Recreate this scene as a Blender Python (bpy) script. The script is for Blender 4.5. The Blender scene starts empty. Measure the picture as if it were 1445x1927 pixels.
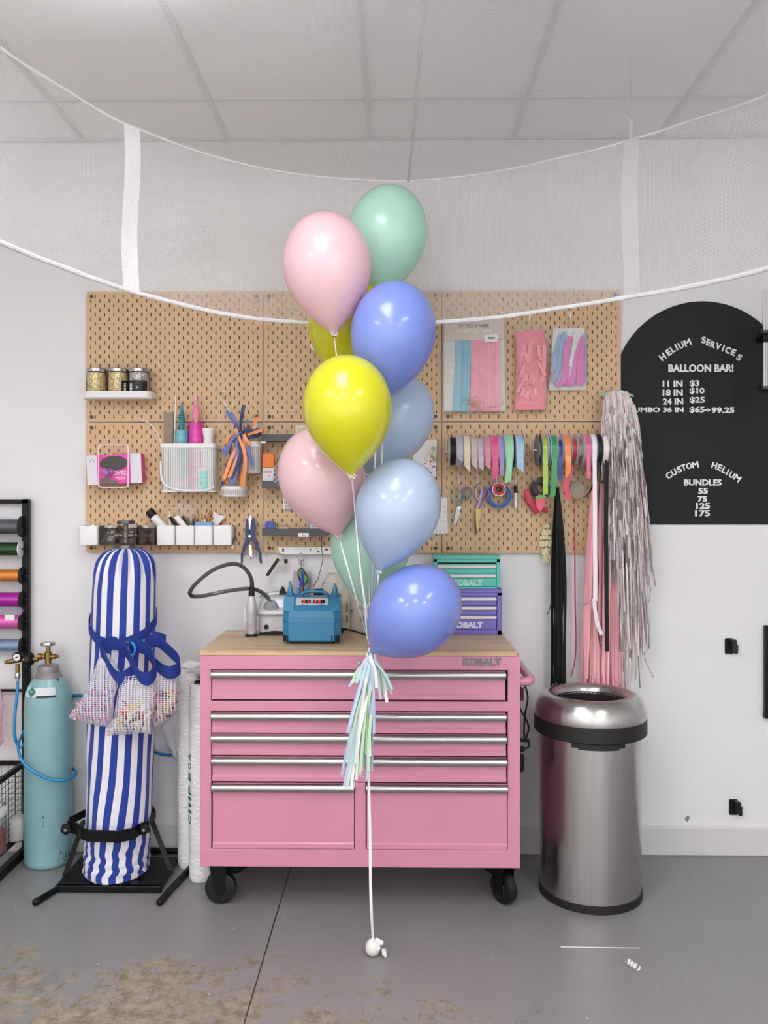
import bpy, math, random
from mathutils import Vector, Matrix

# ------------------------------------------------------------------ camera, light, exposure
SC = bpy.context.scene
COL = SC.collection
F_PX, CX, CY = 1600.0, 722.5, 935.0          # focal length and optical axis, in a 1445x1927 frame
CAM_D, CAM_H = 3.68, 1.54                    # distance from the back wall, eye height
YAW = math.atan(22.5 / F_PX)

cam_data = bpy.data.cameras.new('camera')
cam = bpy.data.objects.new('camera', cam_data)
COL.objects.link(cam)
cam.location = (0, -CAM_D, CAM_H)
cam.rotation_euler = (math.pi / 2, 0, YAW)
cam_data.sensor_width = 36
cam_data.lens = F_PX / 1927 * 36
cam_data.shift_y = -(963.5 - CY) / 1927
cam_data.clip_start = 0.05
SC.camera = cam

world = bpy.data.worlds.new('world')
SC.world = world
world.use_nodes = True
world.node_tree.nodes['Background'].inputs[0].default_value = (0.98, 0.98, 1.0, 1)
world.node_tree.nodes['Background'].inputs[1].default_value = 2.1

SC.view_settings.view_transform = 'Standard'
SC.view_settings.look = 'None'
SC.view_settings.gamma = 1
SC.view_settings.use_curve_mapping = False
SC.view_settings.exposure = -0.06
LAMP_POWER = 17.0                             # strength of the ceiling panels
SC.cycles.use_denoising = True
SC.cycles.max_bounces = 10
SC.cycles.transparent_max_bounces = 24
SC.cycles.caustics_reflective = False
SC.cycles.caustics_refractive = False
SC.cycles.sample_clamp_indirect = 6

R = random.Random(7)

# ------------------------------------------------------------------ coordinates
def W(px, py, Y):
    """point at depth plane Y (wall = 0, towards the camera negative) seen at that place of the photograph"""
    cx, cz = (px - CX) / F_PX, -(py - CY) / F_PX
    dx = -math.sin(YAW) + cx * math.cos(YAW)
    dy = math.cos(YAW) + cx * math.sin(YAW)
    t = (CAM_D + Y) / dy
    return Vector((dx * t, Y, CAM_H + cz * t))
def M(n, Y):
    return n * (CAM_D + Y) / F_PX
def onz(px, py, z):
    """point on the level plane z"""
    cx, cz = (px - CX) / F_PX, -(py - CY) / F_PX
    dx = -math.sin(YAW) + cx * math.cos(YAW)
    dy = math.cos(YAW) + cx * math.sin(YAW)
    t = (z - CAM_H) / cz
    return Vector((dx * t, -CAM_D + dy * t, z))

# ------------------------------------------------------------------ materials
def lin(c):
    if isinstance(c, str):
        c = c.lstrip('#')
        c = [int(c[i:i + 2], 16) / 255 for i in (0, 2, 4)]
        c = [x / 12.92 if x <= 0.04045 else ((x + 0.055) / 1.055) ** 2.4 for x in c]
    return (c[0], c[1], c[2], 1)
MATS = {}
def mat(name, color='#808080', rough=0.5, metal=0.0, coat=0.0, emit=0, trans=0.0, alpha=1.0, spec=0.5, bump=0, bump_scale=60, var=0, var_scale=8, sheen=0):
    if name in MATS: return MATS[name]
    m = bpy.data.materials.new(name); m.use_nodes = True
    nt = m.node_tree; b = nt.nodes['Principled BSDF']
    b.inputs['Base Color'].default_value = lin(color)
    b.inputs['Roughness'].default_value = rough
    b.inputs['Metallic'].default_value = metal
    b.inputs['Coat Weight'].default_value = coat
    b.inputs['Coat Roughness'].default_value = 0.12
    b.inputs['Transmission Weight'].default_value = trans
    b.inputs['Alpha'].default_value = alpha
    b.inputs['Specular IOR Level'].default_value = spec
    if sheen: b.inputs['Sheen Weight'].default_value = sheen
    if emit:
        b.inputs['Emission Color'].default_value = lin(color)
        b.inputs['Emission Strength'].default_value = emit
    if bump or var:
        tc = nt.nodes.new('ShaderNodeTexCoord')
    if bump:
        n = nt.nodes.new('ShaderNodeTexNoise'); n.inputs['Scale'].default_value = bump_scale; n.inputs['Detail'].default_value = 4
        bp = nt.nodes.new('ShaderNodeBump'); bp.inputs['Strength'].default_value = bump; bp.inputs['Distance'].default_value = 0.01
        nt.links.new(tc.outputs['Object'], n.inputs['Vector']); nt.links.new(n.outputs['Fac'], bp.inputs['Height'])
        nt.links.new(bp.outputs['Normal'], b.inputs['Normal'])
    if var:
        n = nt.nodes.new('ShaderNodeTexNoise'); n.inputs['Scale'].default_value = var_scale; n.inputs['Detail'].default_value = 5
        r = nt.nodes.new('ShaderNodeMapRange'); r.inputs[1].default_value = 0.3; r.inputs[2].default_value = 0.7
        r.inputs[3].default_value = 1 - var; r.inputs[4].default_value = 1 + var * 0.4
        mx = nt.nodes.new('ShaderNodeMix'); mx.data_type = 'RGBA'; mx.blend_type = 'MULTIPLY'; mx.inputs[0].default_value = 1
        mx.inputs[6].default_value = lin(color)
        nt.links.new(tc.outputs['Object'], n.inputs['Vector']); nt.links.new(n.outputs['Fac'], r.inputs[0])
        nt.links.new(r.outputs[0], mx.inputs[7]); nt.links.new(mx.outputs[2], b.inputs['Base Color'])
    MATS[name] = m
    return m

class NT:
    """small node-graph writer"""
    def __init__(self, name):
        self.m = bpy.data.materials.new(name); self.m.use_nodes = True
        self.t = self.m.node_tree; self.b = self.t.nodes['Principled BSDF']; self.out = self.t.nodes['Material Output']
        MATS[name] = self.m
    def n(self, kind, **kw):
        x = self.t.nodes.new('ShaderNode' + kind)
        for k, v in kw.items():
            if k.startswith('i_'):
                key = k[2:]
                x.inputs[int(key) if key.isdigit() else key.replace('_', ' ')].default_value = v
            else: setattr(x, k, v)
        return x
    def l(self, a, b): self.t.links.new(a, b)
    def math(self, op, a, b=None, c=None):
        x = self.n('Math', operation=op)
        for i, v in enumerate((a, b, c)):
            if v is None: continue
            if isinstance(v, (int, float)): x.inputs[i].default_value = v
            else: self.l(v, x.inputs[i])
        return x.outputs[0]
    def mix(self, fac, a, b, blend='MIX'):
        x = self.n('Mix', data_type='RGBA', blend_type=blend)
        for i, v in ((0, fac), (6, a), (7, b)):
            if isinstance(v, (int, float)): x.inputs[i].default_value = v
            elif isinstance(v, tuple): x.inputs[i].default_value = v
            else: self.l(v, x.inputs[i])
        return x.outputs[2]
    def ramp(self, fac, stops, interp='LINEAR'):
        x = self.n('ValToRGB'); x.color_ramp.interpolation = interp
        e = x.color_ramp.elements
        while len(e) < len(stops): e.new(0.5)
        for el, (p, c) in zip(e, stops): el.position = p; el.color = lin(c)
        self.l(fac, x.inputs[0]); return x.outputs[0]

# ------------------------------------------------------------------ mesh collector
def frame(axis):
    a = Vector(axis).normalized()
    u = a.cross(Vector((0, 0, 1)) if abs(a.z) < 0.9 else Vector((1, 0, 0))).normalized()
    return u, a.cross(u).normalized(), a
class MB:
    def __init__(self):
        self.v = []; self.f = []; self.mi = []; self.uv = {}
    def add(self, vs, fs, mi=0, uv=None):
        o = len(self.v); self.v += [Vector(p) for p in vs]
        for f in fs:
            self.f.append([i + o for i in f]); self.mi.append(mi)
        if uv:
            for i, t in enumerate(uv): self.uv[o + i] = t
        return self
    def obox(self, c, ax, ay, az, hx, hy, hz, bev=0, mi=0):
        c = Vector(c); A = [Vector(ax).normalized(), Vector(ay).normalized(), Vector(az).normalized()]
        h = [hx, hy, hz]; bev = min(bev, *(x * 0.95 for x in h))
        if bev <= 0:
            vs = [c + A[0] * sx * hx + A[1] * sy * hy + A[2] * sz * hz for sx in (-1, 1) for sy in (-1, 1) for sz in (-1, 1)]
            return self.add(vs, [(0, 1, 3, 2), (4, 6, 7, 5), (0, 4, 5, 1), (2, 3, 7, 6), (0, 2, 6, 4), (1, 5, 7, 3)], mi)
        vs = []; idx = {}
        for sx in (-1, 1):
            for sy in (-1, 1):
                for sz in (-1, 1):
                    s = (sx, sy, sz)
                    for k in range(3):
                        p = c.copy()
                        for j in range(3): p += A[j] * s[j] * (h[j] - (0 if j == k else bev))
                        idx[(s, k)] = len(vs); vs.append(p)
        fs = []
        for k in range(3):
            a, b = (k + 1) % 3, (k + 2) % 3
            for sg in (-1, 1):
                q = []
                for sa, sb in ((-1, -1), (1, -1), (1, 1), (-1, 1)):
                    s = [0, 0, 0]; s[k] = sg; s[a] = sa; s[b] = sb; q.append(idx[(tuple(s), k)])
                fs.append(q if sg > 0 else q[::-1])
        for k in range(3):
            a, b = (k + 1) % 3, (k + 2) % 3
            for sa in (-1, 1):
                for sb in (-1, 1):
                    s0 = [0, 0, 0]; s0[k] = -1; s0[a] = sa; s0[b] = sb; s1 = list(s0); s1[k] = 1
                    s0, s1 = tuple(s0), tuple(s1)
                    q = [idx[(s0, a)], idx[(s0, b)], idx[(s1, b)], idx[(s1, a)]]
                    fs.append(q if sa * sb < 0 else q[::-1])
        for sx in (-1, 1):
            for sy in (-1, 1):
                for sz in (-1, 1):
                    s = (sx, sy, sz); q = [idx[(s, 0)], idx[(s, 1)], idx[(s, 2)]]
                    fs.append(q if sx * sy * sz > 0 else q[::-1])
        return self.add(vs, fs, mi)
    def box(self, x0, x1, y0, y1, z0, z1, bev=0, mi=0):
        return self.obox(((x0 + x1) / 2, (y0 + y1) / 2, (z0 + z1) / 2), (1, 0, 0), (0, 1, 0), (0, 0, 1),
                         abs(x1 - x0) / 2, abs(y1 - y0) / 2, abs(z1 - z0) / 2, bev, mi)
    def pbox(self, x0, y0, x1, y1, Ya, Yb, bev=0, mi=0):
        """box whose front face fills that rectangle of the picture at depth Ya and which reaches back to Yb"""
        a, b = W(x0, y0, Ya), W(x1, y1, Ya)
        return self.box(min(a.x, b.x), max(a.x, b.x), Ya, Yb, min(a.z, b.z), max(a.z, b.z), bev, mi)
    def lathe(self, prof, o, axis=(0, 0, 1), seg=24, caps=True, mi=0, sx=1, sy=1, wob=None):
        u, w, a = frame(axis); o = Vector(o); vs = []; fs = []
        for j, (r, h) in enumerate(prof):
            for i in range(seg):
                t = 2 * math.pi * i / seg; rr = r
                if wob: rr = r * wob(t, h)
                vs.append(o + a * h + u * math.cos(t) * rr * sx + w * math.sin(t) * rr * sy)
        n = len(prof)
        for j in range(n - 1):
            for i in range(seg):
                k = (i + 1) % seg; fs.append((j * seg + i, j * seg + k, (j + 1) * seg + k, (j + 1) * seg + i))
        if caps:
            fs.append(list(range(seg))[::-1]); fs.append([(n - 1) * seg + i for i in range(seg)])
        return self.add(vs, fs, mi)
    def cyl(self, p0, p1, r0, r1=None, seg=16, bev=0, mi=0):
        p0, p1 = Vector(p0), Vector(p1); L = (p1 - p0).length; r1 = r0 if r1 is None else r1
        if bev: prof = [(r0 - bev, 0), (r0, bev), (r1, L - bev), (r1 - bev, L)]
        else: prof = [(r0, 0), (r1, L)]
        return self.lathe(prof, p0, p1 - p0, seg, True, mi)
    def tube(self, pts, r, seg=8, closed=False, mi=0, flat=1.0, caps=True):
        P = [Vector(p) for p in pts]; n = len(P); rr = r if isinstance(r, (list, tuple)) else [r] * n
        T = []
        for i in range(n):
            a = P[(i - 1) % n] if (closed or i > 0) else P[i]; b = P[(i + 1) % n] if (closed or i < n - 1) else P[i]
            T.append((b - a).normalized() if (b - a).length > 1e-9 else Vector((0, 0, 1)))
        u = frame(T[0])[0]; vs = []; fs = []
        for i in range(n):
            u = (u - T[i] * u.dot(T[i]))
            u = u.normalized() if u.length > 1e-6 else frame(T[i])[0]
            w = T[i].cross(u)
            for k in range(seg):
                t = 2 * math.pi * k / seg; vs.append(P[i] + (u * math.cos(t) + w * math.sin(t) * flat) * rr[i])
        for i in range(n if closed else n - 1):
            j = (i + 1) % n
            for k in range(seg):
                l = (k + 1) % seg; fs.append((i * seg + k, i * seg + l, j * seg + l, j * seg + k))
        if not closed and caps:
            fs.append(list(range(seg))[::-1]); fs.append([(n - 1) * seg + k for k in range(seg)])
        return self.add(vs, fs, mi)
    def strip(self, pts, width, wdir=(1, 0, 0), thick=0.0006, mi=0):
        """flat ribbon along pts; width may vary; wdir one direction or one per point"""
        P = [Vector(p) for p in pts]; n = len(P); ww = width if isinstance(width, (list, tuple)) else [width] * n
        wd = [Vector(d).normalized() for d in wdir] if isinstance(wdir[0], (list, tuple, Vector)) else [Vector(wdir).normalized()] * n
        vs = []; fs = []
        for i in range(n):
            t = (P[min(i + 1, n - 1)] - P[max(i - 1, 0)]).normalized(); d = wd[i]
            nn = t.cross(d); nn = nn.normalized() if nn.length > 1e-6 else Vector((0, 1, 0))
            for s, q in ((-1, -1), (1, -1), (1, 1), (-1, 1)): vs.append(P[i] + d * s * ww[i] / 2 + nn * q * thick / 2)
        for i in range(n - 1):
            for k in range(4): fs.append((i * 4 + k, i * 4 + (k + 1) % 4, i * 4 + 4 + (k + 1) % 4, i * 4 + 4 + k))
        fs.append((3, 2, 1, 0)); fs.append(tuple((n - 1) * 4 + k for k in range(4)))
        return self.add(vs, fs, mi)
    def prism(self, poly, vec, mi=0):
        """closed 3D outline pushed along vec"""
        P = [Vector(p) for p in poly]; n = len(P); v = Vector(vec)
        vs = P + [p + v for p in P]
        fs = [tuple(range(n))[::-1], tuple(range(n, 2 * n))] + [(i, (i + 1) % n, n + (i + 1) % n, n + i) for i in range(n)]
        return self.add(vs, fs, mi)
    def pprism(self, pts, Ya, Yb, mi=0):
        return self.prism([W(x, y, Ya) for x, y in pts], (0, Yb - Ya, 0), mi)
    def ball(self, c, r, seg=16, rings=10, mi=0):
        r = (r, r, r) if isinstance(r, (int, float)) else r; c = Vector(c); vs = []; fs = []
        for j in range(1, rings):
            a = math.pi * j / rings
            for i in range(seg):
                t = 2 * math.pi * i / seg
                vs.append(c + Vector((r[0] * math.sin(a) * math.cos(t), r[1] * math.sin(a) * math.sin(t), r[2] * math.cos(a))))
        m = rings - 1
        for j in range(m - 1):
            for i in range(seg): fs.append((j * seg + i, (j + 1) * seg + i, (j + 1) * seg + (i + 1) % seg, j * seg + (i + 1) % seg))
        vs += [c + Vector((0, 0, r[2])), c - Vector((0, 0, r[2]))]; a, b = len(vs) - 2, len(vs) - 1
        for i in range(seg):
            fs.append((a, i, (i + 1) % seg)); fs.append((b, (m - 1) * seg + (i + 1) % seg, (m - 1) * seg + i))
        return self.add(vs, fs, mi)
    def grid(self, fn, nu, nv, mi=0, wrap=False, uvf=None):
        vs = []; uv = []; fs = []; cu = nu if wrap else nu + 1
        for j in range(nv + 1):
            for i in range(cu):
                vs.append(fn(i / nu, j / nv)); uv.append(uvf(i / nu, j / nv) if uvf else (i / nu, j / nv))
        for j in range(nv):
            for i in range(nu):
                k = (i + 1) % cu if wrap else i + 1
                fs.append((j * cu + i, j * cu + k, (j + 1) * cu + k, (j + 1) * cu + i))
        return self.add(vs, fs, mi, uv)
    def pillow(self, pts, Yc, t, mi=0, rings=((0, 0), (0.06, 0.45), (0.18, 0.75), (0.45, 1.0), (0.8, 1.05)), noise=0.0, sub=3, back=0.6):
        """stuffed outline in the picture plane at depth Yc, half thickness t"""
        n = len(pts); q = []
        for i in range(n):
            a, b = pts[i], pts[(i + 1) % n]
            for k in range(sub): q.append((a[0] + (b[0] - a[0]) * k / sub, a[1] + (b[1] - a[1]) * k / sub))
        cx = sum(p[0] for p in q) / len(q); cy = sum(p[1] for p in q) / len(q); n = len(q); rnd = random.Random(len(q) * 31 + int(cx))
        vs = []; fs = []
        order = [(k, h, 1) for k, h in rings] + [(k, h, -1) for k, h in rings[1:]]
        for k, h, s in order:
            for x, y in q:
                hh = h * (1 + noise * rnd.uniform(-1, 1))
                vs.append(W(x + (cx - x) * k, y + (cy - y) * k, Yc - s * t * hh * (1 if s > 0 else back)))
        m = len(rings)
        def ring(a): return [a * n + i for i in range(n)]
        def join(a, b, flip):
            for i in range(n):
                f = (a[i], a[(i + 1) % n], b[(i + 1) % n], b[i]); fs.append(f if not flip else f[::-1])
        for j in range(m - 1): join(ring(j), ring(j + 1), False)
        fs.append(ring(m - 1))
        join(ring(0), ring(m), True)
        for j in range(m, 2 * m - 2): join(ring(j), ring(j + 1), True)
        fs.append(ring(2 * m - 2)[::-1])
        return self.add(vs, fs, mi)
    def bounds(self):
        xs = [p.x for p in self.v]; ys = [p.y for p in self.v]; zs = [p.z for p in self.v]
        return Vector(((min(xs) + max(xs)) / 2, (min(ys) + max(ys)) / 2, min(zs)))

ORG = {}
def mk(name, mb, m, org, smooth=True, ang=38):
    me = bpy.data.meshes.new(name)
    me.from_pydata([tuple(p - org) for p in mb.v], [], mb.f)
    ms = m if isinstance(m, (list, tuple)) else [m]
    for x in ms: me.materials.append(x)
    if len(ms) > 1: me.polygons.foreach_set('material_index', mb.mi)
    if mb.uv:
        ul = me.uv_layers.new(name='UVMap')
        for lp in me.loops: ul.data[lp.index].uv = mb.uv.get(lp.vertex_index, (0, 0))
    if smooth:
        me.polygons.foreach_set('use_smooth', [True] * len(me.polygons))
        me.set_sharp_from_angle(angle=math.radians(ang))
    me.update()
    o = bpy.data.objects.new(name, me); COL.objects.link(o)
    return o
def tag(o, label, cat, group=None, kind=None):
    if label: o['label'] = label
    if cat: o['category'] = cat
    if group: o['group'] = group
    if kind: o['kind'] = kind
    return o
def thing(name, label, cat, loc, group=None):
    o = bpy.data.objects.new(name, None); COL.objects.link(o)
    o.empty_display_size = 0.05; o.location = loc; ORG[o] = Vector(loc)
    return tag(o, label, cat, group)
def part(name, mb, m, parent, label=None, smooth=True, ang=38, kind=None):
    o = mk(name, mb, m, ORG[parent], smooth, ang); o.parent = parent; ORG[o] = ORG[parent]
    if label: o['label'] = label
    if kind: o['kind'] = kind
    return o
def solo(name, mb, m, label, cat, group=None, smooth=True, ang=38, kind=None):
    org = mb.bounds(); o = mk(name, mb, m, org, smooth, ang); o.location = org; ORG[o] = org
    return tag(o, label, cat, group, kind)
def struct(name, mb, m, smooth=False):
    org = mb.bounds(); o = mk(name, mb, m, org, smooth); o.location = org; o['kind'] = 'structure'; ORG[o] = org
    return o
def copy_thing(root, loc, label, group=None):
    r = root.copy(); COL.objects.link(r); r.location = loc; r['label'] = label
    if group: r['group'] = group
    for ch in list(root.children):
        c = ch.copy(); COL.objects.link(c); c.parent = r
        for g in list(ch.children):
            d = g.copy(); COL.objects.link(d); d.parent = c
    return r

# lettering: flat letters as mesh
_txt = {}
def text_geo(s, bold=0.0):
    key = (s, bold)
    if key in _txt: return _txt[key]
    cu = bpy.data.curves.new('t', 'FONT'); cu.body = s; cu.size = 1; cu.offset = bold; cu.extrude = 0.02; cu.resolution_u = 2
    ob = bpy.data.objects.new('t', cu); COL.objects.link(ob)
    dg = bpy.context.evaluated_depsgraph_get(); me = bpy.data.meshes.new_from_object(ob.evaluated_get(dg))
    vs = [v.co.copy() for v in me.vertices]; fs = [tuple(p.vertices) for p in me.polygons]
    bpy.data.objects.remove(ob); bpy.data.curves.remove(cu); bpy.data.meshes.remove(me)
    _txt[key] = (vs, fs); return vs, fs
def letters(mb, s, o, ux, uz, w, h, depth=0.001, bold=0.0, mi=0):
    """text s filling a w x h box whose lower left corner is o"""
    vs, fs = text_geo(s, bold)
    x0 = min(v.x for v in vs); x1 = max(v.x for v in vs); y0 = min(v.y for v in vs); y1 = max(v.y for v in vs)
    ux, uz, o = Vector(ux).normalized(), Vector(uz).normalized(), Vector(o); n = ux.cross(uz)
    kz = depth / 0.04
    mb.add([o + ux * ((v.x - x0) / (x1 - x0) * w) + uz * ((v.y - y0) / (y1 - y0) * h) + n * (v.z + 0.02) * kz for v in vs], fs, mi)
def ptext(mb, s, x0, y0, x1, y1, Y, depth=0.001, bold=0.0, mi=0):
    a = W(x0, y1, Y); letters(mb, s, a, (1, 0, 0), (0, 0, 1), M(x1 - x0, Y), M(y1 - y0, Y), depth, bold, mi)
def smooth_path(pts, n=8, closed=False):
    P = [Vector(p) for p in pts]; out = []; m = len(P)
    for i in range(m if closed else m - 1):
        p0 = P[(i - 1) % m] if closed or i > 0 else P[i]; p1 = P[i]; p2 = P[(i + 1) % m]
        p3 = P[(i + 2) % m] if closed or i + 2 < m else P[(i + 1) % m]
        for k in range(n):
            t = k / n
            out.append(0.5 * ((2 * p1) + (p2 - p0) * t + (2 * p0 - 5 * p1 + 4 * p2 - p3) * t * t + (3 * p1 - p0 - 3 * p2 + p3) * t ** 3))
    if not closed: out.append(P[-1])
    return out
def ppath(pts, Y, n=8):
    return smooth_path([W(p[0], p[1], p[2] if len(p) > 2 else Y) for p in pts], n)

# ------------------------------------------------------------------ shared materials
white_plastic = mat('white_plastic', '#e9e8e6', 0.4)
white_metal = mat('white_metal', '#eeeeec', 0.35)
black_metal = mat('black_metal', '#070708', 0.45, spec=0.3)
black_plastic = mat('black_plastic', '#09090a', 0.5, spec=0.35)
chrome = mat('chrome', '#c9c9c9', 0.15, 1.0)
brass = mat('brass', '#a08350', 0.32, 1.0)
steel_dark = mat('steel_dark', '#6d6760', 0.42, 1.0)
pure_white = mat('white_paint', '#f2f2f0', 0.5)
paper_white = mat('paper_white', '#e8e6e2', 0.8)
ink = mat('ink', '#26262a', 0.7)
ribbon_white = mat('ribbon_white', '#f1eff0', 0.3, coat=0.3)
dark_grey = mat('dark_grey', '#47474a', 0.5)

def clear_plastic(name, tint='#ffffff', veil=0.10, rough=0.08, bump=0.6, scale=14):
    k = NT(name); tr = k.n('BsdfTransparent'); tr.inputs[0].default_value = lin(tint)
    gl = k.n('BsdfGlossy'); gl.inputs['Roughness'].default_value = rough
    df = k.n('BsdfDiffuse'); df.inputs[0].default_value = lin('#f4f4f4')
    tc = k.n('TexCoord'); no = k.n('TexNoise', i_Scale=scale, i_Detail=3.0); k.l(tc.outputs['Object'], no.inputs['Vector'])
    bp = k.n('Bump', i_Strength=bump, i_Distance=0.02); k.l(no.outputs['Fac'], bp.inputs['Height']); k.l(bp.outputs[0], gl.inputs['Normal'])
    fr = k.n('LayerWeight', i_Blend=0.12); k.l(bp.outputs[0], fr.inputs['Normal'])
    a = k.n('MixShader'); a.inputs[0].default_value = veil; k.l(tr.outputs[0], a.inputs[1]); k.l(df.outputs[0], a.inputs[2])
    b = k.n('MixShader'); k.l(k.math('MULTIPLY_ADD', fr.outputs['Fresnel'], 0.7, 0.02), b.inputs[0]); k.l(a.outputs[0], b.inputs[1]); k.l(gl.outputs[0], b.inputs[2])
    k.l(b.outputs[0], k.out.inputs[0]); return k.m
clear_bag = clear_plastic('clear_bag', veil=0.04, scale=10)
clear_box = clear_plastic('clear_box', tint='#fafafa', veil=0.02, bump=0.0)
smoke_box = clear_plastic('smoke_box', tint='#dcd7d3', veil=0.01, bump=0.0)
milky_bag = clear_plastic('milky_bag', tint='#f3ecd2', veil=0.45)
milky_white = clear_plastic('milky_white', tint='#f6f6f8', veil=0.5, scale=25)

def mesh_fabric(name, color, pitch, hole, hole_alpha=0.0, base=1.0, uv=True, translucent=0.5, rough=0.8):
    """woven mesh: thread colour with a honeycomb of see-through holes; pitch in metres of UV space"""
    k = NT(name); tc = k.n('TexCoord'); sx = k.n('SeparateXYZ'); k.l(tc.outputs['UV' if uv else 'Object'], sx.inputs[0])
    c = 2 * math.pi / pitch
    u = k.math('MULTIPLY', sx.outputs[0], c); v = k.math('MULTIPLY', sx.outputs[1 if uv else 2], c * 0.577)
    a = k.math('COSINE', u); b = k.math('COSINE', k.math('MULTIPLY', v, 1.0)); 
    p = k.math('MULTIPLY', k.math('COSINE', k.math('MULTIPLY', u, 0.5)), k.math('COSINE', k.math('MULTIPLY', v, 1.5)))
    s = k.math('ADD', k.math('MULTIPLY', k.math('ADD', a, 0.0), 0.0), k.math('ABSOLUTE', p))
    h = k.n('MapRange', i_1=hole - 0.12, i_2=hole + 0.12, i_3=base, i_4=hole_alpha); k.l(s, h.inputs[0])
    d = k.n('BsdfDiffuse'); d.inputs[0].default_value = lin(color); t = k.n('BsdfTranslucent'); t.inputs[0].default_value = lin(color)
    m1 = k.n('MixShader'); m1.inputs[0].default_value = translucent; k.l(d.outputs[0], m1.inputs[1]); k.l(t.outputs[0], m1.inputs[2])
    tr = k.n('BsdfTransparent'); m2 = k.n('MixShader'); k.l(h.outputs[0], m2.inputs[0]); k.l(tr.outputs[0], m2.inputs[1]); k.l(m1.outputs[0], m2.inputs[2])
    k.l(m2.outputs[0], k.out.inputs[0]); return k.m
basket_mesh = mesh_fabric('basket_mesh', '#f0f0ee', 0.0075, 0.52, 0.0, 1.0, uv=False, translucent=0.1)
bag_mesh = mesh_fabric('bag_mesh', '#f1eef4', 0.0125, 0.36, 0.0, 1.0, uv=False, translucent=0.3)

# ================================================================== THE SETTING
CEIL = CAM_H + (CY - 265) * CAM_D / F_PX
XL, XR, YF = -3.3, 3.3, -6.6

# painted wall
k = NT('wall_paint')
g = k.n('NewGeometry'); no = k.n('TexNoise', i_Scale=1.3, i_Detail=6.0); k.l(g.outputs['Position'], no.inputs['Vector'])
k.l(k.ramp(no.outputs['Fac'], [(0.3, '#e2e1e1'), (0.75, '#eae9e8')]), k.b.inputs['Base Color'])
k.b.inputs['Roughness'].default_value = 0.55
n2 = k.n('TexNoise', i_Scale=90.0, i_Detail=3.0); k.l(g.outputs['Position'], n2.inputs['Vector'])
bp = k.n('Bump', i_Strength=0.06, i_Distance=0.01); k.l(n2.outputs['Fac'], bp.inputs['Height']); k.l(bp.outputs[0], k.b.inputs['Normal'])
wall_m = k.m
struct('wall_back', MB().box(XL, XR, 0, 0.1, -0.02, CEIL + 0.3), wall_m)
struct('wall_left', MB().box(XL - 0.1, XL, YF, 0.1, -0.02, CEIL + 0.3), wall_m)
struct('wall_right', MB().box(XR, XR + 0.1, YF, 0.1, -0.02, CEIL + 0.3), wall_m)

# painted concrete floor, worn through to brown concrete in the foreground
k = NT('floor_paint')
g = k.n('NewGeometry'); sp = k.n('SeparateXYZ'); k.l(g.outputs['Position'], sp.inputs[0]); X, Yp = sp.outputs[0], sp.outputs[1]
def noise(scale, det=6.0, rough=0.6, dist=0.0):
    n = k.n('TexNoise', i_Scale=scale, i_Detail=det, i_Roughness=rough, i_Distortion=dist); k.l(g.outputs['Position'], n.inputs['Vector']); return n.outputs['Fac']
big, mid, fine = noise(1.6, 3.0), noise(7.0, 8.0, 0.72, 0.6), noise(45.0, 6.0, 0.7)
def sstep(v, a, b):
    x = k.n('MapRange', interpolation_type='SMOOTHSTEP', i_1=a, i_2=b, i_3=0.0, i_4=1.0); k.l(v, x.inputs[0]); return x.outputs[0]
near = sstep(Yp, -0.30, -1.25)
left = sstep(X, 0.75, -0.55)
wear = k.math('ADD', k.math('MULTIPLY', k.math('MULTIPLY', near, left), 0.185), k.math('MULTIPLY', near, 0.105))
w = k.math('ADD', k.math('ADD', k.math('MULTIPLY', mid, 0.64), k.math('MULTIPLY', fine, 0.38)), k.math('ADD', wear, k.math('MULTIPLY', k.math('SUBTRACT', big, 0.5), 0.42)))
mask = sstep(w, 0.70, 0.78)
paint = k.mix(noise(3.0), lin('#7d7b7a'), lin('#8d8b8a'))
paint = k.mix(k.math('MULTIPLY', sstep(fine, 0.52, 0.75), 0.35), paint, lin('#979594'))
conc = k.mix(sstep(noise(22.0, 8.0, 0.75), 0.35, 0.65), lin('#6f604b'), lin('#a59782'))
col = k.mix(k.math('MULTIPLY', mask, 0.85), paint, conc)
chip = sstep(noise(16.0, 10.0, 0.8, 1.0), 0.615, 0.64)
col = k.mix(k.math('MULTIPLY', k.math('MULTIPLY', chip, near), 0.7), col, lin('#5c5450'))
speck = sstep(noise(70.0, 2.0, 0.5), 0.735, 0.75)
col = k.mix(k.math('MULTIPLY', speck, 0.8), col, lin('#cfcfd0'))
a, b = onz(543, 1645, 0), onz(459, 1927, 0); sl = (b.x - a.x) / (b.y - a.y)
d = k.math('ABSOLUTE', k.math('SUBTRACT', k.math('SUBTRACT', X, a.x), k.math('MULTIPLY', k.math('SUBTRACT', Yp, a.y), sl)))
col = k.mix(k.math('LESS_THAN', d, 0.0022), col, lin('#26262a'))
k.l(col, k.b.inputs['Base Color'])
k.l(k.mix(mask, (0.36, 0.36, 0.36, 1), (0.7, 0.7, 0.7, 1)), k.b.inputs['Roughness'])
bp = k.n('Bump', i_Strength=0.12, i_Distance=0.006); k.l(k.math('ADD', k.math('MULTIPLY', mask, -1.0), k.math('MULTIPLY', fine, 0.35)), bp.inputs['Height']); k.l(bp.outputs[0], k.b.inputs['Normal'])
struct('floor', MB().box(XL, XR, YF, 0.1, -0.1, 0), k.m)

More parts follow.
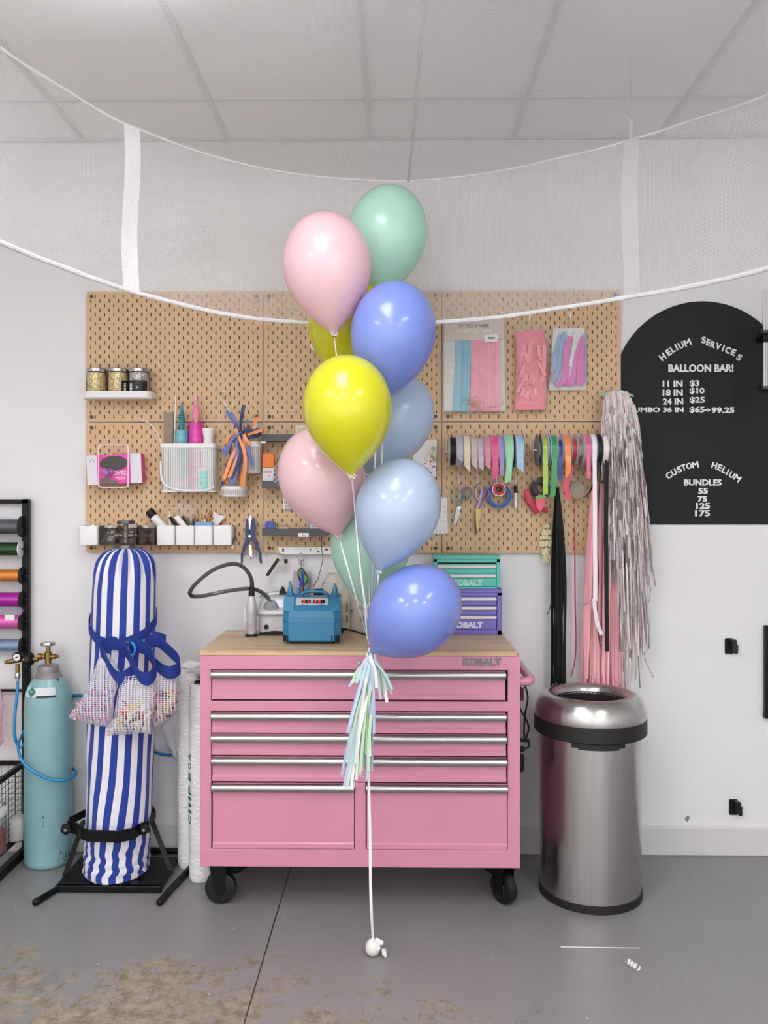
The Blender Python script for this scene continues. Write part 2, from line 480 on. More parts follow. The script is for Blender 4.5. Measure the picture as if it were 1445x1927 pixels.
# tiled ceiling and its grid
k = NT('ceiling_tile'); g = k.n('NewGeometry'); no = k.n('TexNoise', i_Scale=160.0, i_Detail=3.0); k.l(g.outputs['Position'], no.inputs['Vector'])
k.l(k.ramp(no.outputs['Fac'], [(0.35, '#f1f1ef'), (0.6, '#f8f8f6')]), k.b.inputs['Base Color']); k.b.inputs['Roughness'].default_value = 0.9
struct('ceiling', MB().box(XL, XR, YF, 0.1, CEIL + 0.006, CEIL + 0.1), k.m)
gb = MB(); gx0 = W(697, 265, 0).x; GP = 0.618
yl = [-0.384 - 1.22 * i for i in range(6)]
for i in range(-6, 6):
    x = gx0 + GP * i
    if XL < x < XR: gb.box(x - 0.012, x + 0.012, YF, 0, CEIL, CEIL + 0.006)
for y in yl: gb.box(XL, XR, y - 0.012, y + 0.012, CEIL - 0.0005, CEIL + 0.0055)
gb.box(XL, XR, -0.022, 0, CEIL - 0.001, CEIL + 0.005)
struct('trim_1', gb, mat('grid_bar', '#d2d2d2', 0.5))

# baseboard
bbm = mat('baseboard_paint', '#d6d4d2', 0.45)
struct('baseboard_back', MB().box(XL, XR, -0.016, 0, 0, 0.122, 0.004), bbm)

# lamps: white panels hung below the ceiling grid so upward light brightens the ceiling (all behind the picture's upper edge)
panel_m = mat('lamp_panel', '#fbfaff', 0.6, emit=LAMP_POWER)
lampf = mat('lamp_frame', '#f4f4f4', 0.4)
def lamp(i, j, first=[None]):
    x = gx0 + GP * i; y = yl[j]
    if first[0] is None:
        t = thing('ceiling_light', 'white rectangular light panel hung just below the tiled ceiling', 'ceiling light', (x + GP / 2, y - 0.61, CEIL), 'ceiling light panels')
        hx, hy = GP / 2 - 0.014, 0.595
        fr = MB()
        for a in ((-hx, -hx + 0.018, -hy, hy), (hx - 0.018, hx, -hy, hy), (-hx, hx, -hy, -hy + 0.018), (-hx, hx, hy - 0.018, hy)):
            fr.box(x + GP / 2 + a[0], x + GP / 2 + a[1], y - 0.61 + a[2], y - 0.61 + a[3], CEIL - 0.078, CEIL - 0.060)
        for sx2 in (-.8, .8):
            for sy2 in (-.9, .9): fr.cyl((x + GP / 2 + sx2 * hx, y - 0.61 + sy2 * hy, CEIL - 0.061), (x + GP / 2 + sx2 * hx, y - 0.61 + sy2 * hy, CEIL), 0.002, seg=6)
        part('frame', fr, lampf, t)
        part('diffuser', MB().box(x + GP / 2 - hx + 0.018, x + GP / 2 + hx - 0.018, y - 0.61 - hy + 0.018, y - 0.61 + hy - 0.018, CEIL - 0.074, CEIL - 0.064), panel_m, t)
        first[0] = t
    else: copy_thing(first[0], (x + GP / 2, y - 0.61, CEIL), 'white rectangular light panel hung just below the tiled ceiling', 'ceiling light panels')
for i, j in ((-1, 1), (-4, 2), (-1, 3), (2, 2), (-4, 4), (2, 4)): lamp(i, j)

# a flake of missing paint above the skirting
pz = -0.0006
solo('paint_chip', MB().pprism([(1288, 1541), (1292, 1536), (1297, 1535), (1297, 1541), (1293, 1547), (1290, 1544)], pz, 0.0004), mat('bare_patch', '#8c8d8e', 0.8),
     'small grey bare patch of missing paint low on the white wall', 'paint chip')

# ================================================================== NET CANOPY
def net_fabric(name, hi, lo):
    k = NT(name)
    tc = k.n('TexCoord'); sx = k.n('SeparateXYZ'); k.l(tc.outputs['UV'], sx.inputs[0])
    cw = 2 * math.pi / 0.0085
    u = k.math('MULTIPLY', sx.outputs[0], cw); v = k.math('MULTIPLY', sx.outputs[1], cw)
    pat = k.math('MULTIPLY', k.math('SINE', u), k.math('SINE', v))
    mr = k.n('MapRange', i_1=-0.35, i_2=0.35, i_3=hi, i_4=lo); k.l(k.math('ABSOLUTE', k.math('ADD', pat, 0.0)), mr.inputs[0])
    mr.inputs[1].default_value = 0.1; mr.inputs[2].default_value = 0.6
    lw = k.n('LayerWeight', i_Blend=0.25)
    fac = k.math('MINIMUM', k.math('ADD', mr.outputs[0], k.math('MULTIPLY', lw.outputs['Facing'], 0.10)), 0.85)
    tr = k.n('BsdfTransparent'); df = k.n('BsdfDiffuse'); df.inputs[0].default_value = lin('#f2f1f4'); tl = k.n('BsdfTranslucent'); tl.inputs[0].default_value = lin('#f2f1f4')
    m1 = k.n('MixShader'); m1.inputs[0].default_value = 0.5; k.l(df.outputs[0], m1.inputs[1]); k.l(tl.outputs[0], m1.inputs[2])
    m2 = k.n('MixShader'); k.l(fac, m2.inputs[0]); k.l(tr.outputs[0], m2.inputs[1]); k.l(m1.outputs[0], m2.inputs[2]); k.l(m2.outputs[0], k.out.inputs[0])
    return k.m
net_m = net_fabric('net_fabric', 0.62, 0.10); net_top_m = net_fabric('net_fabric_top', 0.75, 0.20)
hem_m = mat('hem_tape', '#f3f2f4', 0.6, bump=0.5, bump_scale=90)
band_m = clear_plastic('tape_band', tint='#ffffff', veil=0.30, rough=0.6, bump=0.3)

RC, RR = Vector((0.0, -1.58)), 1.2
def phi_of(px):
    """angle on the ring (0 = at the back) whose sight line passes that column"""
    lo, hi = -1.75, 1.75
    for _ in range(60):
        m = (lo + hi) / 2; x = RC.x + RR * math.sin(m); y = RC.y + RR * math.cos(m)
        fw = -math.sin(YAW) * x + math.cos(YAW) * (y + CAM_D); rt = math.cos(YAW) * x + math.sin(YAW) * (y + CAM_D)
        if CX + F_PX * rt / fw < px: lo = m
        else: hi = m
    return (lo + hi) / 2
def hem(pts):
    tab = []
    for px, py in pts:
        f = phi_of(px); y = RC.y + RR * math.cos(f); tab.append((f, W(px, py, y).z))
    mean = (tab[0][1] + tab[-1][1]) / 2
    tab = [(-math.pi, mean)] + tab + [(math.pi, mean)]
    def z(f):
        for (a, za), (b, zb) in zip(tab, tab[1:]):
            if a <= f <= b:
                t = (f - a) / (b - a); 
                return za + (zb - za) * t
        return mean
    return z
z_low = hem([(0, 455), (120, 503), (240, 546), (330, 570), (410, 589), (480, 600), (580, 608), (700, 611), (830, 606), (940, 597), (1050, 580), (1165, 562), (1200, 556), (1320, 535), (1445, 505)])
z_up = hem([(0, 90), (120, 166), (225, 229), (262, 243), (380, 287), (500, 318), (620, 334), (768, 340), (900, 328), (1050, 297), (1190, 262), (1300, 226), (1445, 178)])
def ringp(f, z, dr=0): return Vector((RC.x + (RR + dr) * math.sin(f), RC.y + (RR + dr) * math.cos(f), z))
APEX = Vector((0.09, -1.58, CEIL - 0.045))
net = thing('net_canopy', 'round white mesh net canopy with corded hems hanging from the ceiling', 'net canopy', (0, -1.58, 2.2))
def fold(f, t): return 0.016 * math.sin(f * 9 + 2.2 * t) * math.sin(math.pi * t) + 0.010 * math.sin(f * 23 - 4 * t) * math.sin(math.pi * t)
sd = MB().grid(lambda a, b: ringp((a - 0.5) * 2 * math.pi, z_low((a - 0.5) * 2 * math.pi) * (1 - b) + z_up((a - 0.5) * 2 * math.pi) * b, fold(a * 6.28, b)),
               150, 10, uvf=lambda a, b: (a * 2 * math.pi * RR, b * 0.55 + 0.06 * math.sin(a * 17)))
part('side_net', sd, net_m, net)
def topf(a, b):
    f = (a - 0.5) * 2 * math.pi; p = ringp(f, z_up(f)); q = p.lerp(APEX, b); q.z -= 0.045 * math.sin(math.pi * b) * (1 + 0.4 * math.sin(f * 7)); return q
def topuv(a, b):
    f = (a - 0.5) * 2 * math.pi; r = RR * (1 - b); return (r * math.sin(f), r * math.cos(f))
part('top_net', MB().grid(topf, 110, 10, uvf=topuv), net_top_m, net)
N = 220
part('lower_hem', MB().tube([ringp((i / N - 0.5) * 2 * math.pi, z_low((i / N - 0.5) * 2 * math.pi)) for i in range(N)],
     [0.0078 + 0.0016 * R.random() for i in range(N)], 8, True), hem_m, net)
part('upper_hem', MB().tube([ringp((i / N - 0.5) * 2 * math.pi, z_up((i / N - 0.5) * 2 * math.pi)) for i in range(N)],
     [0.0042 + 0.0018 * R.random() for i in range(N)], 6, True), hem_m, net)
for x0, x1, m in ((231, 261, hem_m), (1176, 1205, band_m)):
    f0, f1 = phi_of(x0), phi_of(x1)
    part('tape_strip', MB().grid(lambda a, b: ringp(f0 + (f1 - f0) * a, z_low(f0 + (f1 - f0) * a) * (1 - b) + z_up(f0 + (f1 - f0) * a) * b, fold((f0 + (f1 - f0) * a) + 3.14, b) - 0.006), 3, 14), m, net)
fs = phi_of(768)
seam = []
for i in range(15):
    b = i / 14; p = ringp(fs, z_up(fs)).lerp(APEX, b); p.z -= 0.045 * math.sin(math.pi * b) + 0.004; seam.append(p)
part('seam', MB().strip(seam, [0.008 + 0.010 * i / 14 for i in range(15)], (1, 0, 0), 0.002), band_m, net)
fh = phi_of(1186); pt = ringp(fh, z_up(fh))
top = Vector((pt.x, pt.y, CEIL))
hk = MB().tube([pt, pt + Vector((0.003, 0, 0.07))], 0.006, 6)
part('hanging_tab', hk, hem_m, net)
rg = [pt + Vector((0.004 + 0.014 * math.sin(t), 0, 0.088 + 0.019 * math.cos(t))) for t in [i * 0.524 for i in range(12)]]
part('hanging_ring', MB().tube(rg, 0.0018, 6, True).tube([pt + Vector((0.004, 0, 0.107)), top], 0.0012, 6), chrome, net)
part('hanging_cord', MB().tube([APEX, APEX + Vector((0, 0, 0.05))], 0.004, 6), hem_m, net)

# ================================================================== PEGBOARD
PB_Y = -0.020
k = NT('pegboard_wood'); g = k.n('TexCoord'); no = k.n('TexNoise', i_Scale=300.0, i_Detail=4.0); k.l(g.outputs['Object'], no.inputs['Vector'])
k.l(k.ramp(no.outputs['Fac'], [(0.3, '#c9a57b'), (0.7, '#d6b48b')]), k.b.inputs['Base Color']); k.b.inputs['Roughness'].default_value = 0.5
peg_m = k.m
PX0 = W(163, 800, PB_Y).x; PX1 = W(1167, 800, PB_Y).x; PW, PH = 0.76, 0.56
PPX = (PX1 - PX0 - PW) / 2
PZT = W(600, 548, PB_Y).z; PZB = W(600, 1040, PB_Y).z; PPZ = PZT - PZB - PH
def peg_mesh():
    b = MB(); T = 0.005
    def add_cell(x0, x1, z0, z1, cx, cz):
        hw, hh, ch = 0.0026, 0.0076, 0.0016
        o = [(x1, z0), (x1, z1), (x0, z1), (x0, z0)]
        h = [(cx + hw, cz - hh + ch), (cx + hw, cz + hh - ch), (cx + hw - ch, cz + hh), (cx - hw + ch, cz + hh),
             (cx - hw, cz + hh - ch), (cx - hw, cz - hh + ch), (cx - hw + ch, cz - hh), (cx + hw - ch, cz - hh)]
        vs = [(p[0], 0, p[1]) for p in o + h] + [(p[0], T, p[1]) for p in h]
        fs = [(0, 1, 5, 4), (1, 2, 7, 6), (2, 3, 9, 8), (3, 0, 11, 10), (1, 6, 5), (2, 8, 7), (3, 10, 9), (0, 4, 11)]
        fs += [(4 + i, 4 + (i + 1) % 8, 12 + (i + 1) % 8, 12 + i) for i in range(8)]
        b.add(vs, fs)
    def quad(x0, x1, z0, z1): b.add([(x0, 0, z0), (x1, 0, z0), (x1, 0, z1), (x0, 0, z1)], [(0, 1, 2, 3)])
    for r in range(27):
        zc = PH - 0.02 - 0.02 * r
        odd = r % 2 == 0
        n, x0 = (18, 0.04) if odd else (19, 0.02)
        for i in range(n):
            c = x0 + 0.04 * i; add_cell(c - 0.02, c + 0.02, zc - 0.01, zc + 0.01, c, zc)
        if odd: quad(0, 0.02, zc - 0.01, zc + 0.01); quad(0.74, PW, zc - 0.01, zc + 0.01)
    rc = 0.008
    def arc(cx, cz, a0): return [(cx + rc * math.cos(math.radians(a0 + 30 * i)), 0, cz + rc * math.sin(math.radians(a0 + 30 * i))) for i in range(4)]
    top = [(0, 0, PH - 0.01), (PW, 0, PH - 0.01)] + arc(PW - rc, PH - rc, 0) + arc(rc, PH - rc, 90)
    bot = arc(rc, rc, 180) + arc(PW - rc, rc, 270) + [(PW, 0, 0.01), (0, 0, 0.01)]
    b.add(top, [tuple(range(len(top)))]); b.add(bot, [tuple(range(len(bot)))])
    rim = arc(rc, rc, 180) + arc(PW - rc, rc, 270) + arc(PW - rc, PH - rc, 0) + arc(rc, PH - rc, 90); n = len(rim)
    b.add(rim + [(p[0], T, p[2]) for p in rim], [(i, n + i, n + (i + 1) % n, (i + 1) % n) for i in range(n)])
    for x in (0.0, PW - 0.012):
        b.box(x + 0.0005, x + 0.0115, T, 0.0165, 0.02, PH - 0.02)
    for z in (0.001, PH - 0.010): b.box(0.02, PW - 0.02, T, 0.0165, z, z + 0.009)  # hidden top and bottom rails, added to keep light off the wall behind
    for p in b.v: p.x = (p.x - PW / 2) * 0.7645 / 0.76 + PW / 2; p.z = (p.z - PH / 2) * 0.5620 / 0.56 + PH / 2
    return b
labels = [['pegboard panel behind the jar shelf and hooks of the upper left', 'pegboard panel behind the pink and yellow balloons, upper middle', 'pegboard panel carrying the tissue tassel packs, upper right'],
          ['pegboard panel carrying glove box, mesh basket and white cups', 'pegboard panel with dark grey shelves, lower middle', 'pegboard panel carrying ribbon spools and scissors, lower right']]
first = None
knob_m = mat('spacer_knob', '#4c4742', 0.6)
for rw in range(2):
    for c in range(3):
        loc = Vector((PX0 + PPX * c, PB_Y, PZB + PPZ * (1 - rw)))
        if first is None:
            first = thing('pegboard', labels[0][0], 'pegboard', loc, 'pegboard panels')
            pm = peg_mesh()
            for i, p in enumerate(pm.v): pm.v[i] = p + loc
            part('board', pm, peg_m, first, smooth=False)
            for sx_ in (0.022, PW - 0.022):
                for sz_ in (0.02, PH - 0.02):
                    part('spacer_screw', MB().cyl(loc + Vector((sx_, 0.004, sz_)), loc + Vector((sx_, -0.0035, sz_)), 0.0082, seg=14, bev=0.0015)
                         .cyl(loc + Vector((sx_, 0.005, sz_)), loc + Vector((sx_, 0.0195, sz_)), 0.006, seg=10), knob_m, first)
        else: copy_thing(first, loc, labels[rw][c], 'pegboard panels')
PZ = PB_Y                                     # front of the boards

def hook(px, py, Y1=-0.075, drop=14, tip=7, label='', group='white pegboard hooks', name='wire_hook'):
    """white wire hook: upright against the board, arm coming forward, tip turned up"""
    a = W(px, py - drop, PZ - 0.0035); b = W(px, py, PZ - 0.0035); c = Vector((b.x, Y1, b.z - 0.003)); d = c + Vector((0, -0.004, M(tip, Y1)))
    bk = Vector((a.x, -0.012, a.z))
    mb = MB().tube([bk, Vector((a.x, -0.0215, a.z)), a + Vector((0, 0, -0.003)), b, b + Vector((0, -0.004, -0.003)), c, c + Vector((0, -0.004, 0.004)), d], 0.0021, 8)
    return solo(name, mb, white_metal, label, 'hook', group), c

# ================================================================== PINK TOOL CHEST
pink = mat('pink_enamel', '#cb879f', 0.38, coat=0.25, bump=0.04, bump_scale=220)
alu = mat('brushed_aluminium', '#b4b4b2', 0.34, 1.0)
gap_m = mat('shadow_gap', '#160f12', 0.8)
rubber = mat('caster_rubber', '#0b0b0c', 0.45)
FY, BY = -0.561, -0.13
chest = thing('tool_chest', 'pink rolling tool chest with six drawers and a wooden worktop', 'tool chest', (W(678, 1632, FY).x, -0.34, 0))
xl, xr = W(376, 1400, FY).x, W(979, 1400, FY).x
zt, zb = W(600, 1234, FY).z, W(600, 1632, FY).z
def zz(py): return W(600, py, FY).z
def xx(px): return W(px, 1300, FY).x
b = MB()
b.box(xl, xr, BY, FY + 0.035, zb, zt)                              # carcass
for x0, y0, x1, y1 in ((376, 1234, 979, 1260.5), (376, 1320, 979, 1338.5), (376, 1598.5, 979, 1632)):   # rails
    b.box(xx(x0), xx(x1), FY, FY + 0.04, zz(y1), zz(y0), 0.002)
b.box(xl + .0003, xx(397), FY + .0006, FY + 0.0392, zb + .0004, zt - .0004, 0.002); b.box(xx(955.5), xr - .0003, FY + .0006, FY + 0.0392, zb + .0004, zt - .0004, 0.002)
b.box(xx(667.5), xx(688), FY + .0006, FY + 0.0392, zz(1600), zz(1473), 0.002)
part('body', b, pink, chest)
part('gap_shade_sheet', MB().box(xx(396), xx(956.5), FY + 0.025, FY + 0.0345, zz(1600), zz(1258)), gap_m, chest)  # near-black sheet standing in for the shade between the drawers
def drawer(x0, y0, x1, y1, hy0, hy1):
    f = MB()
    X0, X1, Z0, Z1 = xx(x0), xx(x1), zz(y1), zz(y0)
    f.box(X0, X1, FY + 0.004, FY + 0.02, Z0 + 0.020, Z1)
    # rolled lower lip that leans forward
    f.add([(X0, FY + 0.004, Z0 + 0.021), (X1, FY + 0.004, Z0 + 0.021), (X1, FY - 0.001, Z0 + 0.016), (X0, FY - 0.001, Z0 + 0.016), (X0, FY - 0.001, Z0), (X1, FY - 0.001, Z0),
           (X1, FY + 0.018, Z0), (X0, FY + 0.018, Z0), (X0, FY + 0.018, Z0 + 0.021), (X1, FY + 0.018, Z0 + 0.021)],
          [(0, 3, 2, 1), (3, 4, 5, 2), (4, 7, 6, 5), (0, 8, 7, 4, 3), (1, 2, 5, 6, 9)])
    d = part('drawer', f, pink, chest, ang=20)
    h = MB(); za, zb_ = zz(hy0), zz(hy1); m = (za + zb_) / 2; ra = (za - zb_) / 2
    prof = [(FY + 0.004, za), (FY - 0.010, za), (FY - 0.017, za - ra * 0.35), (FY - 0.019, m), (FY - 0.016, zb_ + ra * 0.3), (FY - 0.010, zb_), (FY + 0.004, zb_)]
    X0h, X1h = xx(x0 - 0.5), xx(x1 + 0.5)
    h.prism([(X0h, y, z) for y, z in prof], (X1h - X0h, 0, 0))
    part('handle', h, alu, d, 'brushed aluminium full-width handle', ang=50)
drawer(399, 1262, 950.5, 1316, 1263, 1277)
drawer(399, 1341, 951.5, 1379, 1342, 1355.5)
drawer(399, 1382, 952, 1421, 1383, 1397.5)
drawer(399.5, 1425, 952.5, 1470.5, 1426, 1440)
drawer(400, 1475, 666, 1597, 1476, 1490)
drawer(690, 1475, 954, 1597, 1476, 1490)
# worktop: laminated wood
k = NT('butcher_block'); tc = k.n('NewGeometry'); mp = k.n('Mapping'); mp.inputs['Scale'].default_value = (1.1, 24, 24); k.l(tc.outputs['Position'], mp.inputs['Vector'])
no = k.n('TexNoise', i_Scale=2.2, i_Detail=6.0, i_Distortion=0.4); k.l(mp.outputs[0], no.inputs['Vector'])
br = k.n('TexBrick', i_Scale=1.0); br.inputs['Mortar Size'].default_value = 0.0; br.inputs['Brick Width'].default_value = 0.55; br.inputs['Row Height'].default_value = 0.045
br.inputs['Color1'].default_value = (0.75, 0.75, 0.75, 1); br.inputs['Color2'].default_value = (1, 1, 1, 1); k.l(tc.outputs['Position'], br.inputs['Vector'])
c = k.ramp(no.outputs['Fac'], [(0.25, '#a98a66'), (0.5, '#d0b28c'), (0.8, '#e0c8a4')])
k.l(k.mix(0.55, c, br.outputs['Color'], 'MULTIPLY'), k.b.inputs['Base Color']); k.b.inputs['Roughness'].default_value = 0.42
WT = CAM_H - (1225 - CY) * (CAM_D + FY) / F_PX          # worktop height
wx0, wx1 = W(375.3, 1225, FY).x, W(973, 1225, FY).x
part('worktop', MB().box(wx0, wx1, FY - 0.004, -0.09, zt, WT, 0.0025), k.m, chest, 'pale laminated wood worktop')
# casters
def caster(x, y, turn):
    c = Vector((x, y, 0.0605)); ax = Vector((math.sin(turn), math.cos(turn), 0)); fw = Vector((math.cos(turn), -math.sin(turn), 0))
    f = MB().obox(c + Vector((0, 0, 0.108)) - fw * 0.01, fw, ax, (0, 0, 1), 0.045, 0.032, 0.006, 0.003)
    for s in (-1, 1):
        o = c + ax * s * 0.027
        f.prism([o - fw * 0.042 + Vector((0, 0, 0.106)), o + fw * 0.030 + Vector((0, 0, 0.106)), o + fw * 0.016 - Vector((0, 0, 0.016)), o - fw * 0.016 - Vector((0, 0, 0.016))], ax * s * 0.004)
    f.cyl(c - ax * 0.034, c + ax * 0.034, 0.007, seg=10)
    f.box(x - 0.04, x + 0.04, y - 0.04, y + 0.04, 0.174, zb, 0.002)
    q = part('caster', f, black_metal, chest)
    w = MB().lathe([(0.050, -0.019), (0.058, -0.016), (0.0605, -0.008), (0.0605, 0.008), (0.058, 0.016), (0.050, 0.019)], c, ax, 32)
    w.lathe([(0.020, -0.022), (0.024, -0.019), (0.024, 0.019), (0.020, 0.022)], c, ax, 20)
    for i in range(5):
        t = i * 1.2566; d = fw * math.cos(t) + Vector((0, 0, math.sin(t))); w.obox(c + d * 0.035, d, ax, d.cross(ax), 0.012, 0.0205, 0.004)
    part('wheel', w, rubber, q, ang=30)
cl = onz(416, 1698, 0.0); crr = onz(946, 1692, 0.0)
caster(cl.x, -0.46, 0.02); caster(crr.x, -0.45, 0.95); caster(cl.x, -0.20, 0.3); caster(crr.x, -0.2, -0.2)
# side handle
hz = W(990, 1280, -0.49).z; hx = W(1000, 1280, -0.49).x
part('side_handle', MB().tube(smooth_path([(xr - 0.005, -0.515, hz), (xr + 0.03, -0.512, hz), (hx - 0.012, -0.50, hz), (hx - 0.002, -0.47, hz), (hx - 0.002, -0.30, hz), (hx - 0.002, -0.19, hz), (hx - 0.012, -0.165, hz), (xr - 0.005, -0.158, hz)], 6), 0.0165, 14), pink, chest)
emb = MB(); ptext(emb, 'KOBALT', 871.5, 1237.6, 943, 1252.8, FY - 0.0005, 0.005, 0.04)
part('emblem', emb, mat('emblem_metal', '#77777a', 0.35, 0.9), chest, 'dark metal raised lettering', ang=20)
lk = W(675, 1247, FY); part('lock', MB().cyl(lk, lk + Vector((0, -0.006, 0)), 0.008, seg=16, bev=0.0015).box(lk.x - 0.001, lk.x + 0.001, lk.y - 0.0065, lk.y, lk.z - 0.004, lk.z + 0.004), chrome, chest)

# cord bundle on the chest's right side
cy = -0.42
cb = thing('power_cord', 'black power cord looped and tied beside the pink chest under its side handle', 'cord', (xr + 0.02, cy, 0.6))
P = lambda x, y, d=0: W(x, y, cy - d)
part('cord', MB().tube(smooth_path([P(978, 1287), P(979, 1310), P(977, 1330), P(988, 1350), P(995, 1368), P(992, 1383), P(988, 1391), P(986, 1375), P(988, 1345), P(993, 1315), P(990, 1297), P(985, 1286)], 8), 0.0036, 8)
     .tube(smooth_path([P(979, 1395), P(988, 1392, .01), P(996, 1400), P(993, 1407), P(984, 1409), P(979, 1412)], 6), 0.0036, 8), black_plastic, cb)
part('tie', MB().obox(P(987, 1393), (1, 0, -.1), (0, 1, 0), (0, 0, 1), 0.019, 0.008, 0.006, 0.002), black_plastic, cb)
part('plug', MB().obox(P(981, 1409), (1, 0, 0), (0, 1, 0), (0, 0, 1), 0.012, 0.012, 0.009, 0.003), black_plastic, cb)
solo('cable_hook', MB().obox(W(979, 1435, cy) + Vector((0.003, 0, 0)), (1, 0, 0), (0, 1, 0), (0, 0, 1), 0.011, 0.014, 0.034, 0.007), black_plastic, 'black plastic hook stuck on the chest side below the cord', 'hook')
solo('hang_tag', MB().obox(W(982, 1306, cy + 0.03), (1, 0, 0), (0, 1, 0), (0, 0, 1), 0.007, 0.0008, 0.026), mat('dark_red', '#6b2a35', 0.6), 'dark red tag hanging by the cord beside the chest handle', 'tag')

# ================================================================== TWO SMALL DRAWER CHESTS
def mini(name, colr, x0, y0, x1, y1, Y, op, bars, text, label, base_z):
    m = mat(name + '_enamel', colr, 0.4, coat=0.2)
    a, b_ = W(x0, y1, Y), W(x1, y0, Y)
    t = thing('drawer_box', label, 'drawer box', ((a.x + b_.x) / 2, Y, base_z))
    ox0, oy0, ox1, oy1 = op; A, B = W(ox0, oy1, Y), W(ox1, oy0, Y)
    f = MB().box(a.x, b_.x, Y + 0.012, Y + 0.12, base_z, b_.z, 0.001)
    f.box(a.x, b_.x, Y, Y + 0.014, B.z, b_.z, 0.002).box(a.x, b_.x, Y, Y + 0.014, base_z, A.z, 0.002)
    f.box(a.x, A.x, Y, Y + 0.014, base_z, b_.z, 0.002).box(B.x, b_.x, Y, Y + 0.014, base_z, b_.z, 0.002)
    f.box(a.x, b_.x, Y - 0.003, Y + 0.01, W(0, y0 + 6.5, Y).z, b_.z, 0.002)
    part('body', f, m, t)
    part('gap_shade_sheet', MB().box(A.x, B.x, Y + 0.0095, Y + 0.0118, A.z, B.z), gap_m, t)  # dark sheet, shade of the drawer gaps put into its colour
    tops = [oy0 + 0.6] + [p[1] + 6 for p in bars[:-1]]
    for (h0, h1), nx in zip(bars, [q[0] - 2.8 for q in bars[1:]] + [oy1 - 0.8]):
        d = part('drawer', MB().pbox(ox0 + 0.8, h0 - 2.2, ox1 - 0.8, nx, Y + 0.003, Y + 0.0092, 0.001), m, t)
        part('handle', MB().pbox(ox0 + 0.3, h0, ox1 - 0.3, h1, Y - 0.008, Y + 0.0035, 0.002), mat('satin_silver', '#d2ccce', 0.4, 0.3), d, 'pale silver handle strip')
    lt = MB(); ptext(lt, 'KOBALT', *text, Y + 0.0028, 0.0012, 0.055); part('lettering', lt, mat(name + '_print', '#cfd6e6' if name == 'purple' else '#a5ddd2', 0.5), t, smooth=False)
    return t
MY = -0.19
zp = W(900, 1108, MY).z
mini('purple', '#6f63b4', 818, 1108, 944.5, 1193.5, MY, (826, 1121.5, 935, 1185.5), [(1124.3, 1130.7), (1141.8, 1148), (1159.5, 1165.5)], (848, 1169.8, 908.5, 1182), 'purple drawer box with silver handles standing on the wood worktop under the teal one', WT)
mini('teal', '#4fb9aa', 816, 1045, 941, 1109.5, MY - 0.002, (823, 1058.8, 934, 1104.2), [(1063.3, 1069), (1081, 1087)], (851, 1090.8, 908, 1103), 'teal drawer box with silver handles stacked on top of the purple one', zp)

# ================================================================== BLUE ELECTRIC INFLATOR
blue = mat('inflator_blue', '#29789f', 0.32, coat=0.3)
IY = -0.43
inf = thing('electric_inflator', 'bright blue electric balloon inflator with red digital display and two nozzles', 'inflator', (W(585, 1210, IY).x, IY + 0.07, WT))
iz = lambda py: W(585, py, IY).z
cxi = W(585.5, 1150, IY).x; cyi = IY + 0.075
def octo(hw, hd, ch, z): 
    return [(cxi + x, cyi + y, z) for x, y in ((-hw, -hd + ch), (-hw + ch, -hd), (hw - ch, -hd), (hw, -hd + ch), (hw, hd - ch), (hw - ch, hd), (-hw + ch, hd), (-hw, hd - ch))]
def loft(mb, rings, mi=0):
    n = len(rings[0]); vs = [p for r in rings for p in r]; fs = [tuple(range(n))[::-1], tuple((len(rings) - 1) * n + i for i in range(n))]
    for j in range(len(rings) - 1):
        for i in range(n): fs.append((j * n + i, j * n + (i + 1) % n, (j + 1) * n + (i + 1) % n, (j + 1) * n + i))
    mb.add(vs, fs, mi)
hw = M(55.5, IY); s_ = (CAM_D + IY) / F_PX
bd = MB()
z0 = WT + 0.010; zr0, zr1 = iz(1171), iz(1164); zs = iz(1150)
loft(bd, [octo(hw * 0.955, 0.068, 0.022, z0), octo(hw * 0.985, 0.0715, 0.022, z0 + 0.006), octo(hw * 0.985, 0.0735, 0.024, zr0), octo(hw * 1.0, 0.0755, 0.024, zr0 + 0.002), octo(hw * 1.0, 0.0755, 0.024, zr1),
          octo(hw * 0.985, 0.0735, 0.024, zr1 + 0.002), octo(hw * 0.975, 0.072, 0.026, zs)])
# shoulders left and right, sloping centre between them
ztop = iz(1125)
for s in (-1, 1):
    a = [(cxi + s * hw * 0.965, y, z) for y, z in ((cyi - 0.068, zs), (cyi - 0.040, ztop), (cyi + 0.055, ztop), (cyi + 0.07, zs))]
    c = [(cxi + s * hw * 0.60, y, z) for y, z in ((cyi - 0.072, zs), (cyi - 0.044, ztop), (cyi + 0.055, ztop), (cyi + 0.07, zs))]
    vs = a + c; fl = [(0, 1, 2, 3), (7, 6, 5, 4), (0, 4, 5, 1), (1, 5, 6, 2), (2, 6, 7, 3), (3, 7, 4, 0)]
    bd.add(vs, fl if s > 0 else [f[::-1] for f in fl])
pf0, pf1 = Vector((cxi, cyi - 0.071, iz(1152))), Vector((cxi, cyi - 0.030, iz(1127)))
bd.add([(cxi - hw * .62, cyi - 0.071, zs), (cxi + hw * .62, cyi - 0.071, zs), (cxi + hw * .62, pf1.y, pf1.z), (cxi - hw * .62, pf1.y, pf1.z), (cxi - hw * .62, cyi + 0.05, pf1.z), (cxi + hw * .62, cyi + 0.05, pf1.z), (cxi + hw * .62, cyi + 0.07, zs), (cxi - hw * .62, cyi + 0.07, zs)],
       [(0, 1, 2, 3), (3, 2, 5, 4), (4, 5, 6, 7), (0, 3, 4, 7), (1, 6, 5, 2)])
part('body', bd, blue, inf, ang=25)
part('foot_plate', MB().box(cxi - hw * 0.72, cxi + hw * 0.72, cyi - 0.055, cyi + 0.055, WT, z0 + 0.002, 0.003), black_plastic, inf)
vt = MB()
